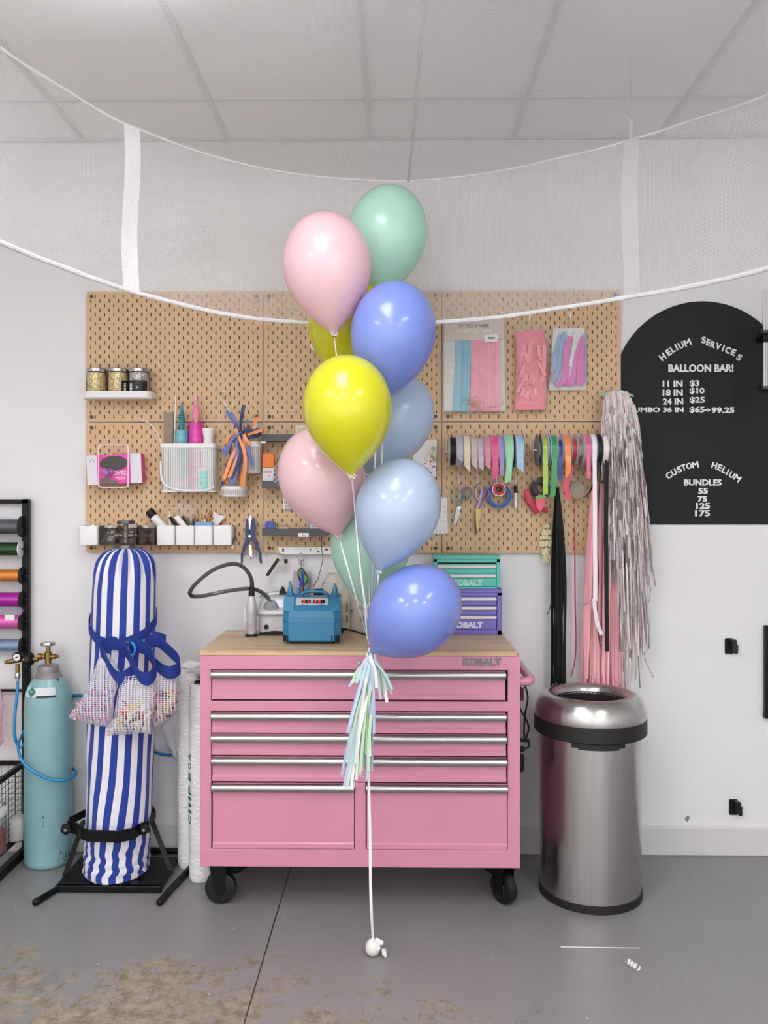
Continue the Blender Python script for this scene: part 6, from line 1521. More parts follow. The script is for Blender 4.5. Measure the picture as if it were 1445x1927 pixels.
for k_ in range(9):
    cx_, cy_, rx, ry = 893 + rg_.uniform(-10, 16), 760 + rg_.uniform(-9, 6), rg_.uniform(6, 16), rg_.uniform(4, 11); ph = rg_.uniform(0, 6)
    gs.tube([W(cx_ + rx * math.cos(q + ph), min(cy_ + ry * math.sin(q * 1.0), 773), TYp - .008 - .001 * k_ * .5) for q in [i * .4 for i in range(15)]], .0007, 5)
gs.tube(ppath([(874, 745), (870, 720), (872, 705), (884, 698), (898, 701), (907, 712), (904, 724)], TYp - .008, 5), .0006, 5)
gs.tube(ppath([(910, 768), (930, 765), (944, 762), (948, 750)], TYp - .008, 5), .0007, 5)
part('gold_thread', gs, mat('thread_gold', '#b79a45', .35, .7), tp)
part('sleeve', MB().pillow([(832, 603), (950, 599.5), (953, 777), (831, 778)], TYp - .004, .0075, rings=((0, 0), (.03, .7), (.12, 1), (.4, 1.0), (.8, 1.05)), noise=.25), clear_bag, tp, ang=80)

def fold_bag(t, outline, Y, strips, sub):
    for cols_, pts, w0, w1, d in strips:
        part('tissue_strip', MB().strip(smooth_path([W(x, y, Y - d - .0015 * i) for i, (x, y) in enumerate(pts)], 4), [M(w0 + (w1 - w0) * i / (4 * (len(pts) - 1)), Y) for i in range(4 * (len(pts) - 1) + 1)], (1, .15, 0), .0008), cols_, t)
pk1, pk2 = mat('tissue_rose', '#ee9ca5', .7), mat('tissue_rose_deep', '#e58a96', .7)
pb = thing('tassel_bag', 'clear bag of crumpled pink tissue tassels hanging beside the tassel pack', 'tassel bag', W(998, 772, -.04))
part('tissue_body', MB().pillow([(969, 625), (1021, 621), (1029, 648), (1030, 700), (1027, 772), (968, 772), (970, 720), (971, 680)], -.045, .010, noise=.5, sub=4), pk2, pb, ang=30)
rr = random.Random(21); ss = []
for i in range(26):
    x, y = rr.uniform(983, 1014), rr.uniform(648, 730); a = rr.uniform(-.6, .6) * (1 if x < 998 else 1)
    ss.append((rr.choice((pk1, pk2, pk1)), [(x, y), (x + 12 * math.sin(a), y + 12), (x + 18 * math.sin(a * 1.3), y + rr.uniform(18, 30))], 5, 8, .010 + rr.uniform(0, .008)))
ss.append((pk1, [(1000, 642), (997, 660), (992, 685)], 9, 10, .012)); ss.append((pk1, [(1025, 650), (1023, 680), (1020, 720)], 8, 9, .012))
fold_bag(pb, None, -.045, ss, 1)
part('folded_end', MB().pprism([(970, 754), (1024, 757), (1025, 771), (969, 772)], -.058, -.054), pk2, pb)
part('bag', MB().pillow([(966, 612), (980, 604), (1005, 604), (1034, 613), (1032, 640), (1029, 700), (1029, 774), (967, 774), (970, 700), (969, 640)], -.048, .018, noise=.35, sub=4), clear_bag, pb, ang=60)
cb2 = thing('tassel_bag', 'clear bag of blue, orchid pink and white tassels, rightmost pack on the board', 'tassel bag', W(1068, 733, -.04))
part('white_card', MB().pprism([(1041, 618), (1100, 618), (1103, 734), (1033, 734)], -.036, -.034), paper_white, cb2)
orch, skyt, wht = mat('tissue_orchid', '#d977b4', .7), mat('tissue_steel_blue', '#93aecb', .7), mat('tissue_off_white', '#ddd8da', .7)
lil = mat('tissue_mauve', '#a99bc0', .7)
fold_bag(cb2, None, -.040, [(skyt, [(1056, 628), (1050, 660), (1046, 700)], 9, 22, .002), (skyt, [(1062, 624), (1058, 665), (1052, 712)], 8, 18, .004), (lil, [(1044, 670), (1042, 700), (1048, 722)], 10, 16, .005), (lil, [(1098, 640), (1098, 680), (1098, 720)], 8, 14, .003),
     (skyt, [(1100, 628), (1098, 660), (1094, 725)], 8, 12, .002), (wht, [(1084, 624), (1082, 650), (1076, 690)], 9, 14, .006), (wht, [(1090, 630), (1084, 660), (1074, 715)], 8, 12, .005), (orch, [(1073, 632), (1066, 660), (1064, 724)], 10, 14, .008),
     (orch, [(1097, 636), (1090, 655), (1082, 690), (1076, 722)], 9, 12, .009), (orch, [(1097, 650), (1092, 680), (1092, 725)], 8, 16, .010), (orch, [(1086, 690), (1078, 710), (1070, 726)], 8, 18, .011), (lil, [(1062, 690), (1056, 710), (1052, 727)], 8, 16, .009), (orch, [(1066, 700), (1058, 716), (1050, 728)], 5, 9, .010)], 1)
part('bag', MB().pillow([(1038, 612), (1062, 608), (1100, 612), (1104, 634), (1105, 736), (1031, 735), (1034, 680)], -.045, .014, noise=.3, sub=4), clear_bag, cb2, ang=60)

# ================================================================== RIGHT: RIBBON SPOOLS
SPY = -0.105
spoolc = mat('spool_flange', '#d7d2d6', .4); spoolg = mat('spool_grey', '#7b808f', .4); core_m = mat('spool_core', '#b9b19a', .6)
def rodset(x0, x1, y, label):
    a, b = W(x0, y, SPY), W(x1, y, SPY); t = thing('ribbon_rod', label, 'rod', a, 'white ribbon rods')
    part('rod', MB().cyl(a, b, .0032, seg=10), white_metal, t)
    for p, px in ((a, x0), (b, x1)): part('arm', MB().tube([p, (p.x, -.03, p.z - .004), (p.x, -.0235, p.z), (p.x, -.0235, p.z + .05), (p.x, -.012, p.z + .053)], .0026, 8), white_metal, t)
    return a.z
rodz = rodset(842, 982, 849, 'left white rod carrying ten ribbon spools')
rodset(1004.5, 1139, 847, 'right white rod carrying the darker ribbon spools')
def satin(h):
    n = 'satin_' + h.strip('#')
    if n in MATS: return MATS[n]
    return mat(n, h, .42, spec=.3) if sum(lin(h)[:3]) < .06 else mat(n, h, .34, sheen=.3, coat=.15)
def spool(x0, x1, cy, rpx, colr, label, rr_=.92, tail=None, flange=spoolc, tw=None, tx_=0, dark_gap=False, cut=6):
    a, b = W(x0, cy, SPY), W(x1, cy, SPY); R_ = M(rpx, SPY); t = thing('ribbon_spool', label, 'ribbon spool', ((a.x + b.x) / 2, SPY, a.z), 'ribbon spools on the rods')
    w = b.x - a.x; hub = .005
    for xx_ in (a.x, b.x - .0012):
        part('flange', MB().lathe([(hub, 0), (R_, 0), (R_, .0012), (hub, .0012), (hub, 0)], (xx_, SPY, a.z), (1, 0, 0), 40, caps=False), flange, t)
    r = R_ * rr_
    if colr: part('ribbon', MB().lathe([(r * .5, .0014), (r, .0014), (r, w - .0014), (r * .5, w - .0014), (r * .5, .0014)], (a.x, SPY, a.z), (1, 0, 0), 48, caps=False), satin(colr), t)
    else: part('core', MB().lathe([(r, .0014), (r, w - .0014)], (a.x, SPY, a.z), (1, 0, 0), 32, caps=False), core_m, t)
    if tail:
        xm = (a.x + b.x) / 2; pts = []
        for i in range(8): q = 1.35 - i * .24; pts.append(Vector((xm, SPY - (r + .0012) * math.cos(q), a.z + (r + .0012) * math.sin(q))))
        ye = SPY - r - .0025; ez = W(x0, tail, ye).z; dx = M(tx_, SPY); st_ = pts[-1]
        for i in range(1, 9): f = i / 8; pts.append(Vector((xm + dx * f * f, st_.y + (ye - st_.y) * min(1, f * 2) - .002 * math.sin(f * 3), st_.z + (ez - st_.z) * f)))
        tb2 = MB().strip(pts, (w - .004) if tw is None else M(tw, SPY), (1, 0, 0), .0005)
        # slanted cut end
        e = pts[-1]; ww = ((w - .004) if tw is None else M(tw, SPY)) / 2; s = 1 if cut > 0 else -1
        tb2.prism([e + Vector((-ww, -.0002, 0)), e + Vector((ww, -.0002, 0)), e + Vector((s * ww, -.0002, -M(abs(cut), SPY)))], (0, .0005, 0))
        part('loose_end', tb2, satin(colr), t)
for a_ in ((844.5, 857, 849, 30.5, '#161617', 'black ribbon spool at the left end of the left rod', .86), (857.5, 869.5, 849, 31, '#b9b9bd', 'silver grey ribbon spool beside the black one', .95, 862, spoolc, None, 0, False, 8),
           (870.5, 883, 849, 31, '#e3d3b4', 'cream ribbon spool with a long slanted end', .93, 877, spoolc, None, 0, False, 12), (884, 896.5, 849, 30, '#cdb9a8', 'beige ribbon spool between the cream and lilac ones', .86, 873, spoolc, None, 0, False, 12),
           (897, 908.5, 849, 30, '#cbb6c9', 'pale lilac ribbon spool beside the beige one', .76, 879, spoolc, None, 0, False, 7), (909.5, 921, 849, 30.5, '#e4829e', 'rose pink ribbon spool left of the hot pink one', .88, 876, spoolc, None, 0, False, 8),
           (922, 935, 849, 31.5, '#d8437f', 'hot pink ribbon spool with a long tail on the left rod', .95, 897, spoolc, None, 0, False, -7), (935.8, 945, 849, 31.5, '#9a7fbe', 'purple ribbon spool mostly hidden beside the mint one', .92, 894, spoolc, None, 0, False, 1),
           (946, 962.5, 849, 32, '#8fcf9f', 'mint green ribbon spool with the longest tail on the left rod', .97, 906, spoolc, 11, -3, False, -3), (966, 983, 849, 32, '#9fbfdc', 'light blue ribbon spool at the right end of the left rod', .92, 880, spoolg, 12, 0, False, 9)):
    spool(*a_)
for a_ in ((1009.5, 1016, 847, 31, None, 'empty grey flanged spool at the left end of the right rod', .55, None, spoolg), (1016.5, 1027.5, 847, 29, '#9cc53f', 'lime green ribbon spool with a tail reaching the tape dispenser', .80, 930, spoolc, None, 0, False, -2),
           (1028, 1031.5, 847, 31.5, '#2b4a8a', 'narrow navy ribbon spool between the lime and green ones', .95, None, spoolc), (1032, 1044, 847, 31, '#1f8f4a', 'emerald green ribbon spool with a long tail on the right rod', .93, 934, spoolc, None, -4, False, -3),
           (1044.8, 1055.5, 847, 31, '#26348a', 'royal blue ribbon spool beside the emerald one', .58, 900, spoolc, None, 0, False, 7), (1056.8, 1069, 847, 31, '#e6812b', 'orange ribbon spool with slanted end on the right rod', .92, 889, spoolc, None, 0, False, -12),
           (1070.5, 1081.5, 847, 31, '#b02a42', 'crimson ribbon spool right of the orange one', .72, None, spoolc), (1083, 1094.5, 847, 31.5, None, 'nearly empty white spool with olive core on the right rod', .45, None, spoolc),
           (1095.5, 1106, 847, 31, '#df5a86', 'pink ribbon spool with straight tail on the right rod', .93, 900, spoolc, 7, 0, False, 0.5), (1107, 1117, 847, 31.5, '#efe6ea', 'white ribbon spool with the very long white tail', .93, 1130, spoolc, 7.5, 1, False, 1),
           (1118, 1127.5, 847, 31.5, '#1b1b1c', 'black ribbon spool with a curling tail on the right rod', .93, None, spoolg), (1128.5, 1138.5, 847, 31.5, '#ece0d6', 'ivory ribbon spool at the right end of the right rod', .93, None, spoolc)):
    spool(*a_)
solo('ribbon_tail', MB().strip(smooth_path([W(1117, 1125, -.139), W(1120, 1150, -.139), W(1124, 1172, -.137), W(1132, 1195, -.135)], 5), .0158, (1, 0, .35), .0005), satin('#efe6ea'), 'free lower end of the long white ribbon curling right', 'ribbon')
solo('ribbon_tail', MB().strip(smooth_path([W(1123, 820, -.14), W(1125, 850, -.142), W(1124, 880, -.142), W(1119, 905, -.142), (W(1110, 925, -.14)), W(1097, 938, -.138)], 6), [.016 * (1 if i < 18 else max(.15, 1 - (i - 18) / 14)) for i in range(31)], (1, 0, .15), .0005), satin('#1b1b1c'), 'black satin ribbon end curling left under the ivory spool', 'ribbon')
solo('ribbon_tail', MB().strip(smooth_path([W(1076, 875, -.115), W(1070, 895, -.125), W(1066, 915, -.13), W(1071, 940, -.13)], 6), .023, (1, .1, 0), .0005).prism([W(1065, 938, -.131), W(1074, 938, -.131), W(1072.5, 942, -.131)], (0, .0005, 0)), satin('#d8425f'), 'coral red ribbon end hanging below the orange spool', 'ribbon')

# scissors, tapes, marker, dispenser on hooks
for px, py, lab in ((863, 909, 'white hook carrying the grey scissors'), (899, 909, 'white hook carrying the lilac scissors'), (934, 909, 'white hook carrying the tape rolls'), (969, 911, 'white hook carrying the small marker'), (1004.5, 905, 'white hook carrying the tape dispenser'), (1076, 905, 'white hook carrying the clear spool'), (1048, 914, 'white hook carrying the black ribbon bundle')):
    hook(px, py, -.07, 16, 5, lab)
def loop_pts(cx, cy, rx, ry, rot, n=20): return [(cx + rx * math.cos(q) * math.cos(rot) - ry * math.sin(q) * math.sin(rot), cy + rx * math.cos(q) * math.sin(rot) + ry * math.sin(q) * math.cos(rot)) for q in [i * 2 * math.pi / n for i in range(n)]]
scY = -.050
def scissors(label, h1, h2, m1, m2, b1, b2, mb1, mb2, piv, pm, r1=.0042):
    t = thing('scissors', label, 'scissors', W(piv[0], piv[1], scY), 'scissors on hooks')
    part('blade', MB().pprism(b1, scY - .004, scY - .002), mb1, t); part('blade', MB().pprism(b2, scY - .001, scY + .001), mb2, t)
    for hp2, m in ((h1, m1), (h2, m2)): part('handle', MB().tube([W(x, y, scY - .003) for x, y in loop_pts(*hp2[:5])], r1, 8, True, flat=1).tube([W(x, y, scY - .003) for x, y in hp2[5]], [r1 * 1.1, r1 * 1.35, r1 * 1.2], 8), m, t)
    part('pivot', MB().cyl(W(piv[0], piv[1], scY - .004), W(piv[0], piv[1], scY - .008), .0042, seg=12), pm, t)
gsc, gsl = mat('grip_grey', '#6f7d88', .45), mat('grip_light', '#b5ada6', .45)
steelb = mat('blade_steel', '#8f9494', .3, 1)
scissors('grey handled scissors hanging below the black and silver spools', (859, 928, 6.5, 13, .12, [(866, 926), (866, 940), (864, 953)]), (879, 929, 6, 12, .25, [(874, 918), (868, 936), (863, 954)]), gsl, gsc,
         [(860, 952), (868, 952), (864, 972), (855, 990), (853, 987)], [(861, 953), (867, 951), (860, 975), (854, 992), (852, 985)], steelb, gsc, (864, 955), chrome)
lilg, lilg2 = mat('grip_lilac', '#c7aecf', .4), mat('grip_mauve', '#87709f', .45)
scissors('lilac handled scissors with gold and black blades', (901, 927, 5.5, 13, .05, [(905, 930), (902, 945), (899, 957)]), (915, 929, 5, 9.5, .1, [(909, 939), (905, 949), (900, 958)]), lilg, lilg2,
         [(895, 956), (904, 954), (905, 968), (902, 984), (898, 1002), (896, 990), (895, 972)], [(894, 962), (897, 958), (896, 985), (897, 1003), (895, 1006), (893, 990)], mat('blade_gold', '#9a8a5c', .35, .9), mat('blade_black', '#1a1a1a', .4), (898.5, 960), mat('gold_pivot', '#b59a45', .3, 1))
def roll_tape(cx, cy, ro, ri, w, Y, m, mc, label):
    t = thing('tape_roll', label, 'tape roll', W(cx, cy, Y), 'tape rolls on the hook'); c = W(cx, cy, Y)
    part('tape', MB().lathe([(M(ri, Y), 0), (M(ro, Y), 0), (M(ro, Y), w), (M(ri, Y), w)], c, (0, -1, 0), 44, caps=False), m, t)
    part('core', MB().lathe([(M(ri, Y), w), (M(ri - 1.4, Y), w), (M(ri - 1.4, Y), 0), (M(ri, Y), 0)], c, (0, -1, 0), 40, caps=False), mc, t)
    return t, c
roll_tape(938, 933, 22.8, 16.5, .024, -.030, mat('tape_blue', '#2d58a6', .6), mat('core_card', '#8f8a86', .8), 'large blue masking tape roll hanging on a hook')
t, c = roll_tape(938, 921, 11.2, 5.8, .014, -.060, mat('tape_red', '#bf2b3f', .5), mat('core_brown', '#3f2d25', .8), 'small red tape roll hanging in front of the blue one')
part('rim', MB().lathe([(M(11.2, -.06), 0), (M(12.8, -.06), .001), (M(12.8, -.06), .0145), (M(11.2, -.06), .0145)], c, (0, -1, 0), 40, caps=False), mat('rim_pink', '#ecdfe0', .5), t)
mkr = thing('marker', 'small white marker with black cap hanging on a hook', 'marker', W(970, 955, -.045))
part('barrel', MB().cyl(W(970.3, 956, -.045), W(970.3, 927, -.045), M(3.2, -.045), None, 14, .001), white_plastic, mkr); part('cap', MB().cyl(W(970.3, 928, -.045), W(970.3, 914, -.045), M(3.4, -.045), None, 14, .001), black_plastic, mkr)
tdp = thing('tape_dispenser', 'clear round dispenser holding red and green ribbon rolls on a hook', 'tape dispenser', W(1012, 940, -.06))
c = W(1014, 921, -.05); ax2 = Vector((.35, -1, .25)).normalized()
part('shell', MB().lathe([(.030, 0), (.046, 0), (.047, .004), (.047, .040), (.044, .042)], c + Vector((0, .018, 0)), ax2, 32, caps=False), clear_box, tdp)
part('inner_roll', MB().lathe([(.020, .004), (.040, .004), (.040, .030), (.020, .030), (.020, .004)], c + Vector((0, .018, 0)), ax2, 30, caps=False), mat('roll_dark', '#4b3f42', .5), tdp)
crs = mat('ribbon_crimson', '#c23a55', .45); crl = mat('ribbon_coral', '#e06072', .45)
part('red_ribbon', MB().pillow([(986, 921), (993, 921), (1004, 942), (1012, 951), (1030, 955), (1031, 966), (1018, 962), (1006, 968), (997, 955), (987, 942)], -.05, .008), crs, tdp)
part('coral_end', MB().pprism([(1008, 938), (1029, 938), (1024, 952), (1016, 963), (1009, 953)], -.098, -.096), crl, tdp)
part('green_end', MB().pprism([(1007, 936), (1014, 931), (1025, 932), (1029, 938), (1008, 938)], -.099, -.0965), mat('ribbon_lime', '#6fc46a', .5), tdp)
csp = thing('clear_spool', 'nearly empty clear plastic spool hanging on a hook below the orange ribbon', 'spool', W(1085, 920, -.05))
c = W(1084, 920, -.045)
part('disc', MB().lathe([(.005, 0), (M(14.5, -.045), 0), (M(14.5, -.045), .0015), (.005, .0015), (.005, 0)], c, (.1, -1, 0), 36, caps=False).lathe([(.005, 0), (M(14.5, -.045), 0), (M(14.5, -.045), .0015), (.005, .0015), (.005, 0)], c + Vector((.002, -.016, -.008)), (.1, -1, 0), 36, caps=False), mat('spool_clear', '#b9aF9f'.replace('F', 'f'), .25, alpha=.75), csp)
part('hub', MB().cyl(c, c + Vector((.0015, -.018, -.006)), M(7, -.045), seg=20), mat('spool_core', '#b9b19a', .6), csp)
solo('red_ribbon_strand', MB().strip(smooth_path([W(1081.5, 934, -.05), W(1081, 980, -.045), W(1081.5, 1050, -.05), W(1082, 1120, -.05), W(1083.5, 1200, -.05), W(1082, 1240, -.05), W(1074, 1274, -.05)], 6), [.003 if i < 8 else .0062 for i in range(37)], (1, .2, 0), .0005), satin('#a83246'), 'thin dark red ribbon strand hanging from the clear spool', 'ribbon')

# black ribbon bundle
bb_ = thing('ribbon_bundle', 'bundle of long black ribbons folded over a hook behind the trash can', 'ribbon bundle', W(1050, 1280, -.07))
rb_ = random.Random(5); bsat = satin('#111112')
for i in range(15):
    u = i / 14; xt = 1046.5 + 4 * u; xm = 1037.5 + 26 * u + rb_.uniform(-1, 1); xe = 1036.5 + 28 * u + rb_.uniform(-1.5, 1.5); ye = (1284 if i % 4 else 1290) + rb_.uniform(-1, 6)
    if i == 7: continue
    Yq = -.072 - .012 * math.sin(u * 3.1) - rb_.uniform(0, .006)
    part('ribbon', MB().strip(smooth_path([W(1048.5, 917, -.073), W(xt, 925, Yq), W((xt + xm) / 2, 980, Yq), W(xm, 1090, Yq), W((xm + xe) / 2 + rb_.uniform(-2, 2), 1200, Yq), W(xe, ye, Yq)], 5), .0088, (math.cos(rb_.uniform(-.5, .5)), .3, 0), .0005), bsat, bb_)
part('side_strand', MB().strip(smooth_path([W(1037, 1120, -.08), W(1036, 1140, -.082), W(1029, 1157, -.085)], 5), .004, (1, 0, 0), .0005), bsat, bb_)

# cream tissue garland behind the black ribbons
cg = thing('ruffle_garland', 'pale yellow ruffled tissue garland behind the black ribbon bundle', 'garland', W(1040, 1060, -.035)); rc_ = random.Random(8)
for side, xa, xb, mcol in ((0, 1019, 1037, '#f1edc6'), (1, 1056, 1065, '#efe8e0')):
    for i in range(10):
        y = 992 + i * 7 + rc_.uniform(-3, 3); n = 7; xa += rc_.uniform(-3, 3); xb += rc_.uniform(-3, 3)
        pts = [W(xa + (xb - xa) * j / n + rc_.uniform(-.8, .8), y + rc_.uniform(-1.5, 1.5), -.034 - .006 * (j % 2) - rc_.uniform(0, .003)) for j in range(n + 1)]
        part('ruffle', MB().strip(pts, .017, (0, -.35, 1), .0006), mat('ruffle_' + mcol.strip('#'), mcol, .8), cg)

# pink tissue fringe + iridescent fringe curtain
def fringe(t, n, x0t, x1t, x0b, x1b, yt, yb, Y, dY, w, mats_, rnd, sway=3, ybr=40, kink=0, pname='strand', bunch=None):
    for k_ in range(n):
        u = rnd.random(); a0 = x0t + (x1t - x0t) * u; b0 = x0b + (x1b - x0b) * u + rnd.uniform(-sway, sway); e = yb - rnd.random() ** 2 * ybr; Yq = Y - rnd.uniform(0, dY); m_ = 9 if kink else 5; pts = []
        for j in range(m_ + 1):
            f = j / m_; pts.append(W(a0 + (b0 - a0) * (f ** .7) + rnd.uniform(-kink, kink), yt(u) + (e - yt(u)) * f, Yq - .012 * math.sin(f * 3) + rnd.uniform(-kink, kink) * .0012))
        a = rnd.uniform(-.8, .8); wd = [Vector((math.cos(a + j * rnd.uniform(-.5, .5) * (1.6 if kink else .4)), math.sin(a), 0)) for j in range(m_ + 1)]
        yield MB().strip(pts, w * rnd.uniform(.7, 1.2), wd, .0003), mats_[rnd.randrange(len(mats_))]
pf = thing('fringe_curtain', 'long pink tissue fringe hanging behind the white and black ribbon tails', 'fringe', W(1130, 1290, -.06), 'hanging fringes'); rp_ = random.Random(14)
pms = [mat('fringe_pink', '#f6b4ba', .6), mat('fringe_pink_deep', '#ee9ea8', .6), mat('fringe_pink_pale', '#fac8ca', .6)]
many = {}
allp = list(fringe(pf, 84, 1116, 1142, 1094, 1142, lambda u: 905 + 8 * u, 1292, -.050, .035, .0085, pms, rp_, 2, 95)) + list(fringe(pf, 56, 1146, 1160, 1138, 1170, lambda u: 930, 1300, -.050, .030, .0085, pms, rp_, 2, 15))
for i, (mb, m) in enumerate(allp):
    if i < 99: part('strand', mb, m, pf)
    else:
        if m not in many: many[m] = MB()
        q = many[m]; q.add(mb.v, mb.f)
for m, q in many.items(): part('strands', q, m, pf, kind='stuff')
k = NT('iridescent_film'); g = k.n('NewGeometry'); no = k.n('TexNoise', i_Scale=70.0, i_Detail=2.0, i_Distortion=1.0); k.l(g.outputs['Position'], no.inputs['Vector'])
lw = k.n('LayerWeight', i_Blend=0.45)
s = k.math('ADD', k.math('MULTIPLY', no.outputs['Fac'], 1.5), k.math('MULTIPLY', lw.outputs['Facing'], 0.5)); s = k.math('FRACT', s)
colr = k.ramp(s, [(0.0, '#ffffff'), (0.2, '#fdeafb'), (0.34, '#ffffff'), (0.48, '#c9fff0'), (0.58, '#ffffff'), (0.7, '#fffbe6'), (0.86, '#ffe9ec'), (1.0, '#ffffff')])
k.l(colr, k.b.inputs['Base Color']); nb = k.n('TexNoise', i_Scale=160.0, i_Detail=1.0); k.l(g.outputs['Position'], nb.inputs['Vector']); bpn = k.n('Bump', i_Strength=0.4, i_Distance=0.01); k.l(nb.outputs['Fac'], bpn.inputs['Height']); k.l(bpn.outputs[0], k.b.inputs['Normal']); k.l(bpn.outputs[0], k.b.inputs['Coat Normal']); k.b.inputs['Roughness'].default_value = 0.25; k.b.inputs['Metallic'].default_value = 0.05; k.b.inputs['Coat Weight'].default_value = 1.0
tr = k.n('BsdfTransparent'); tl_ = k.n('BsdfTranslucent'); k.l(colr, tl_.inputs[0]); m0 = k.n('MixShader'); m0.inputs[0].default_value = 0.28; k.l(k.b.outputs[0], m0.inputs[1]); k.l(tl_.outputs[0], m0.inputs[2]); mx = k.n('MixShader'); mx.inputs[0].default_value = 0.86; k.l(tr.outputs[0], mx.inputs[1]); k.l(m0.outputs[0], mx.inputs[2]); k.l(mx.outputs[0], k.out.inputs[0])
iri = k.m
fc = thing('fringe_curtain', 'iridescent foil fringe curtain bunched on a hook between pegboard and black sign', 'fringe', W(1178, 1290, -.06), 'hanging fringes'); rf = random.Random(33)
topy = lambda u: 736 + 26 * abs(2 * u - 1) ** 2.4
q = MB(); cnt = 0
packs = [(100, 1139, 1188, 1137, 1226, 1060, 30), (130, 1137, 1192, 1140, 1228, 1110, 60), (80, 1150, 1190, 1168, 1220, 1228, 60), (18, 1165, 1188, 1172, 1212, 1300, 60)]
packs.append((110, 1133, 1180, 1128, 1208, 905, 70))
for n, a, b, c2, d2, yb, ybr in packs:
    for mb, m in fringe(fc, n, a, b, c2, d2, topy, yb, -.075, .055, .0055, [iri], rf, 4, ybr, 2.2):
        if cnt < 98 and n != 18: part('strand', mb, iri, fc); cnt += 1
        else: q.add(mb.v, mb.f)
part('strands', q, iri, fc, kind='stuff')
part('header_tape', MB().strip(smooth_path([W(1128, 743, -.07), W(1142, 741, -.085), W(1155, 737, -.095), W(1168, 736, -.095), W(1180, 741, -.09), W(1192, 745, -.08)], 5), .012, (0, .3, 1), .001), mat('foil_tape', '#b4c9bb', .25, .4), fc)
hook(1157, 743, -.08, 10, 4, 'white hook carrying the iridescent fringe curtain')
# loose black ribbons in front of the fringes
solo('black_ribbon', MB().strip(smooth_path([W(1128, 838, -.15), W(1137, 846, -.152), W(1143, 862, -.152), W(1141, 900, -.152), W(1140, 1000, -.150), W(1141, 1100, -.148), W(1142, 1226, -.146)], 6), [.013 if i < 10 else .0185 for i in range(37)], (1, .15, 0), .0006), bsat, 'flat black ribbon hanging straight between the pink and iridescent fringes', 'ribbon')
solo('black_ribbon', MB().strip(smooth_path([W(1131, 870, -.135), W(1127, 930, -.134), W(1124, 1020, -.132), W(1126, 1080, -.130), W(1124, 1170, -.130), W(1129, 1216, -.128)], 6), .0042, (1, .3, 0), .0005), bsat, 'narrow black ribbon strand hanging in front of the pink fringe', 'ribbon')
slv = mat('strand_silver', '#8f8d8d', .25, .8)
solo('silver_strand', MB().tube(ppath([(1227, 1080), (1223, 1120), (1216, 1150), (1212, 1175), (1210, 1205), (1214, 1240), (1222, 1260), (1230, 1275)], -.06, 6), .0011, 5), slv, 'single silver strand curling away right of the iridescent fringe', 'strand')
solo('silver_strand', MB().tube(ppath([(1087, 1138), (1097, 1138), (1108, 1132), (1118, 1122)], -.10, 6), .001, 5), slv, 'short curved dark strand across the pink fringe', 'strand')

# ================================================================== BLACK PRICE SIGN
k = NT('sign_black'); tc = k.n('TexCoord'); no = k.n('TexNoise', i_Scale=3.0, i_Detail=4.0); k.l(tc.outputs['Object'], no.inputs['Vector'])
k.l(k.ramp(no.outputs['Fac'], [(0.3, '#171718'), (0.7, '#1b1b1d')]), k.b.inputs['Base Color']); k.b.inputs['Roughness'].default_value = 0.55; k.b.inputs['Specular IOR Level'].default_value = 0.25
SG = -0.005
sx0_, sxc, sR = 1154, 1322, 168
pts = [(sx0_, 987)] + [(sxc - sR * math.cos(math.pi * i / 48), 735 - sR * math.sin(math.pi * i / 48)) for i in range(49)] + [(sxc + sR, 987)]
sg_ = thing('price_sign', 'black arched wall sign with white helium price lettering', 'sign', W(1322, 987, 0))
part('board', MB().pprism(pts, SG, -.0004), k.m, sg_, ang=20)
white_l = mat('letter_white', '#e9e6e8', .5)
def line(s, x0, y0, x1, y1):
    mb = MB(); ptext(mb, s, x0, y0, x1, y1, SG - .0002, .0025, .034); part('lettering', mb, white_l, sg_, smooth=False)
line('BALLOON BAR!', 1257.4, 685.6, 1378.6, 700.4)
for a, b, y0, y1, y2, y3, s1, s2, xe in ((1246.7, 1283.7, 716.2, 728.2, 716.2, 728.6, '11 IN', '$3', 1315.2), (1246.7, 1284, 733, 745.2, 730.3, 742.4, '18 IN', '$10', 1325), (1246.8, 1284.7, 749.6, 761.6, 747.6, 759.8, '24 IN', '$25', 1325.5)):
    line(s1, a, y0, b, y1); line(s2, 1297.5, y2 - .6, xe, y3)
line('JUMBO 36 IN', 1186, 766.2, 1285, 778.7); line('$65', 1297, 765.2, 1325, 778); line('99.25', 1338.5, 766.2, 1381, 777.7)
mb = MB(); mb.pbox(1325, 770.5, 1333, 773, SG - .0027, SG - .0002); mb.pprism([(1331.5, 768.6), (1337.5, 771.8), (1331.5, 774.9)], SG - .0027, SG - .0002); part('arrow', mb, white_l, sg_, smooth=False)
def arc_word(items, h):
    mb = MB()
    for ch, cx, cy, rot, w in items:
        c = W(1150 + cx / 4.19, 540 + cy / 4.19, SG - .0002); r = math.radians(rot); ux = Vector((math.cos(r), 0, math.sin(r))); uz = Vector((-math.sin(r), 0, math.cos(r))); ww, hh = M(w / 4.19, SG), M(h / 4.19, SG)
        letters(mb, ch, c - ux * ww / 2 - uz * hh / 2, ux, uz, ww, hh, .0025, .036)
    part('lettering', mb, white_l, sg_, smooth=False)
arc_word([('H', 405, 552, 38, 44), ('E', 451, 516, 35, 34), ('L', 484, 492, 33, 30), ('I', 513, 475, 28, 11), ('U', 549, 460, 26, 42), ('M', 600, 440, 23, 54)], 52)
arc_word([('S', 728, 419, -2, 36), ('E', 765, 438, -13, 32), ('R', 802, 455, -15, 38), ('V', 843, 470, -18, 42), ('I', 883, 483, -20, 11), ('C', 919, 499, -24, 42), ('E', 963, 516, -22, 34), ('S', 1008, 556, -30, 36)], 52)
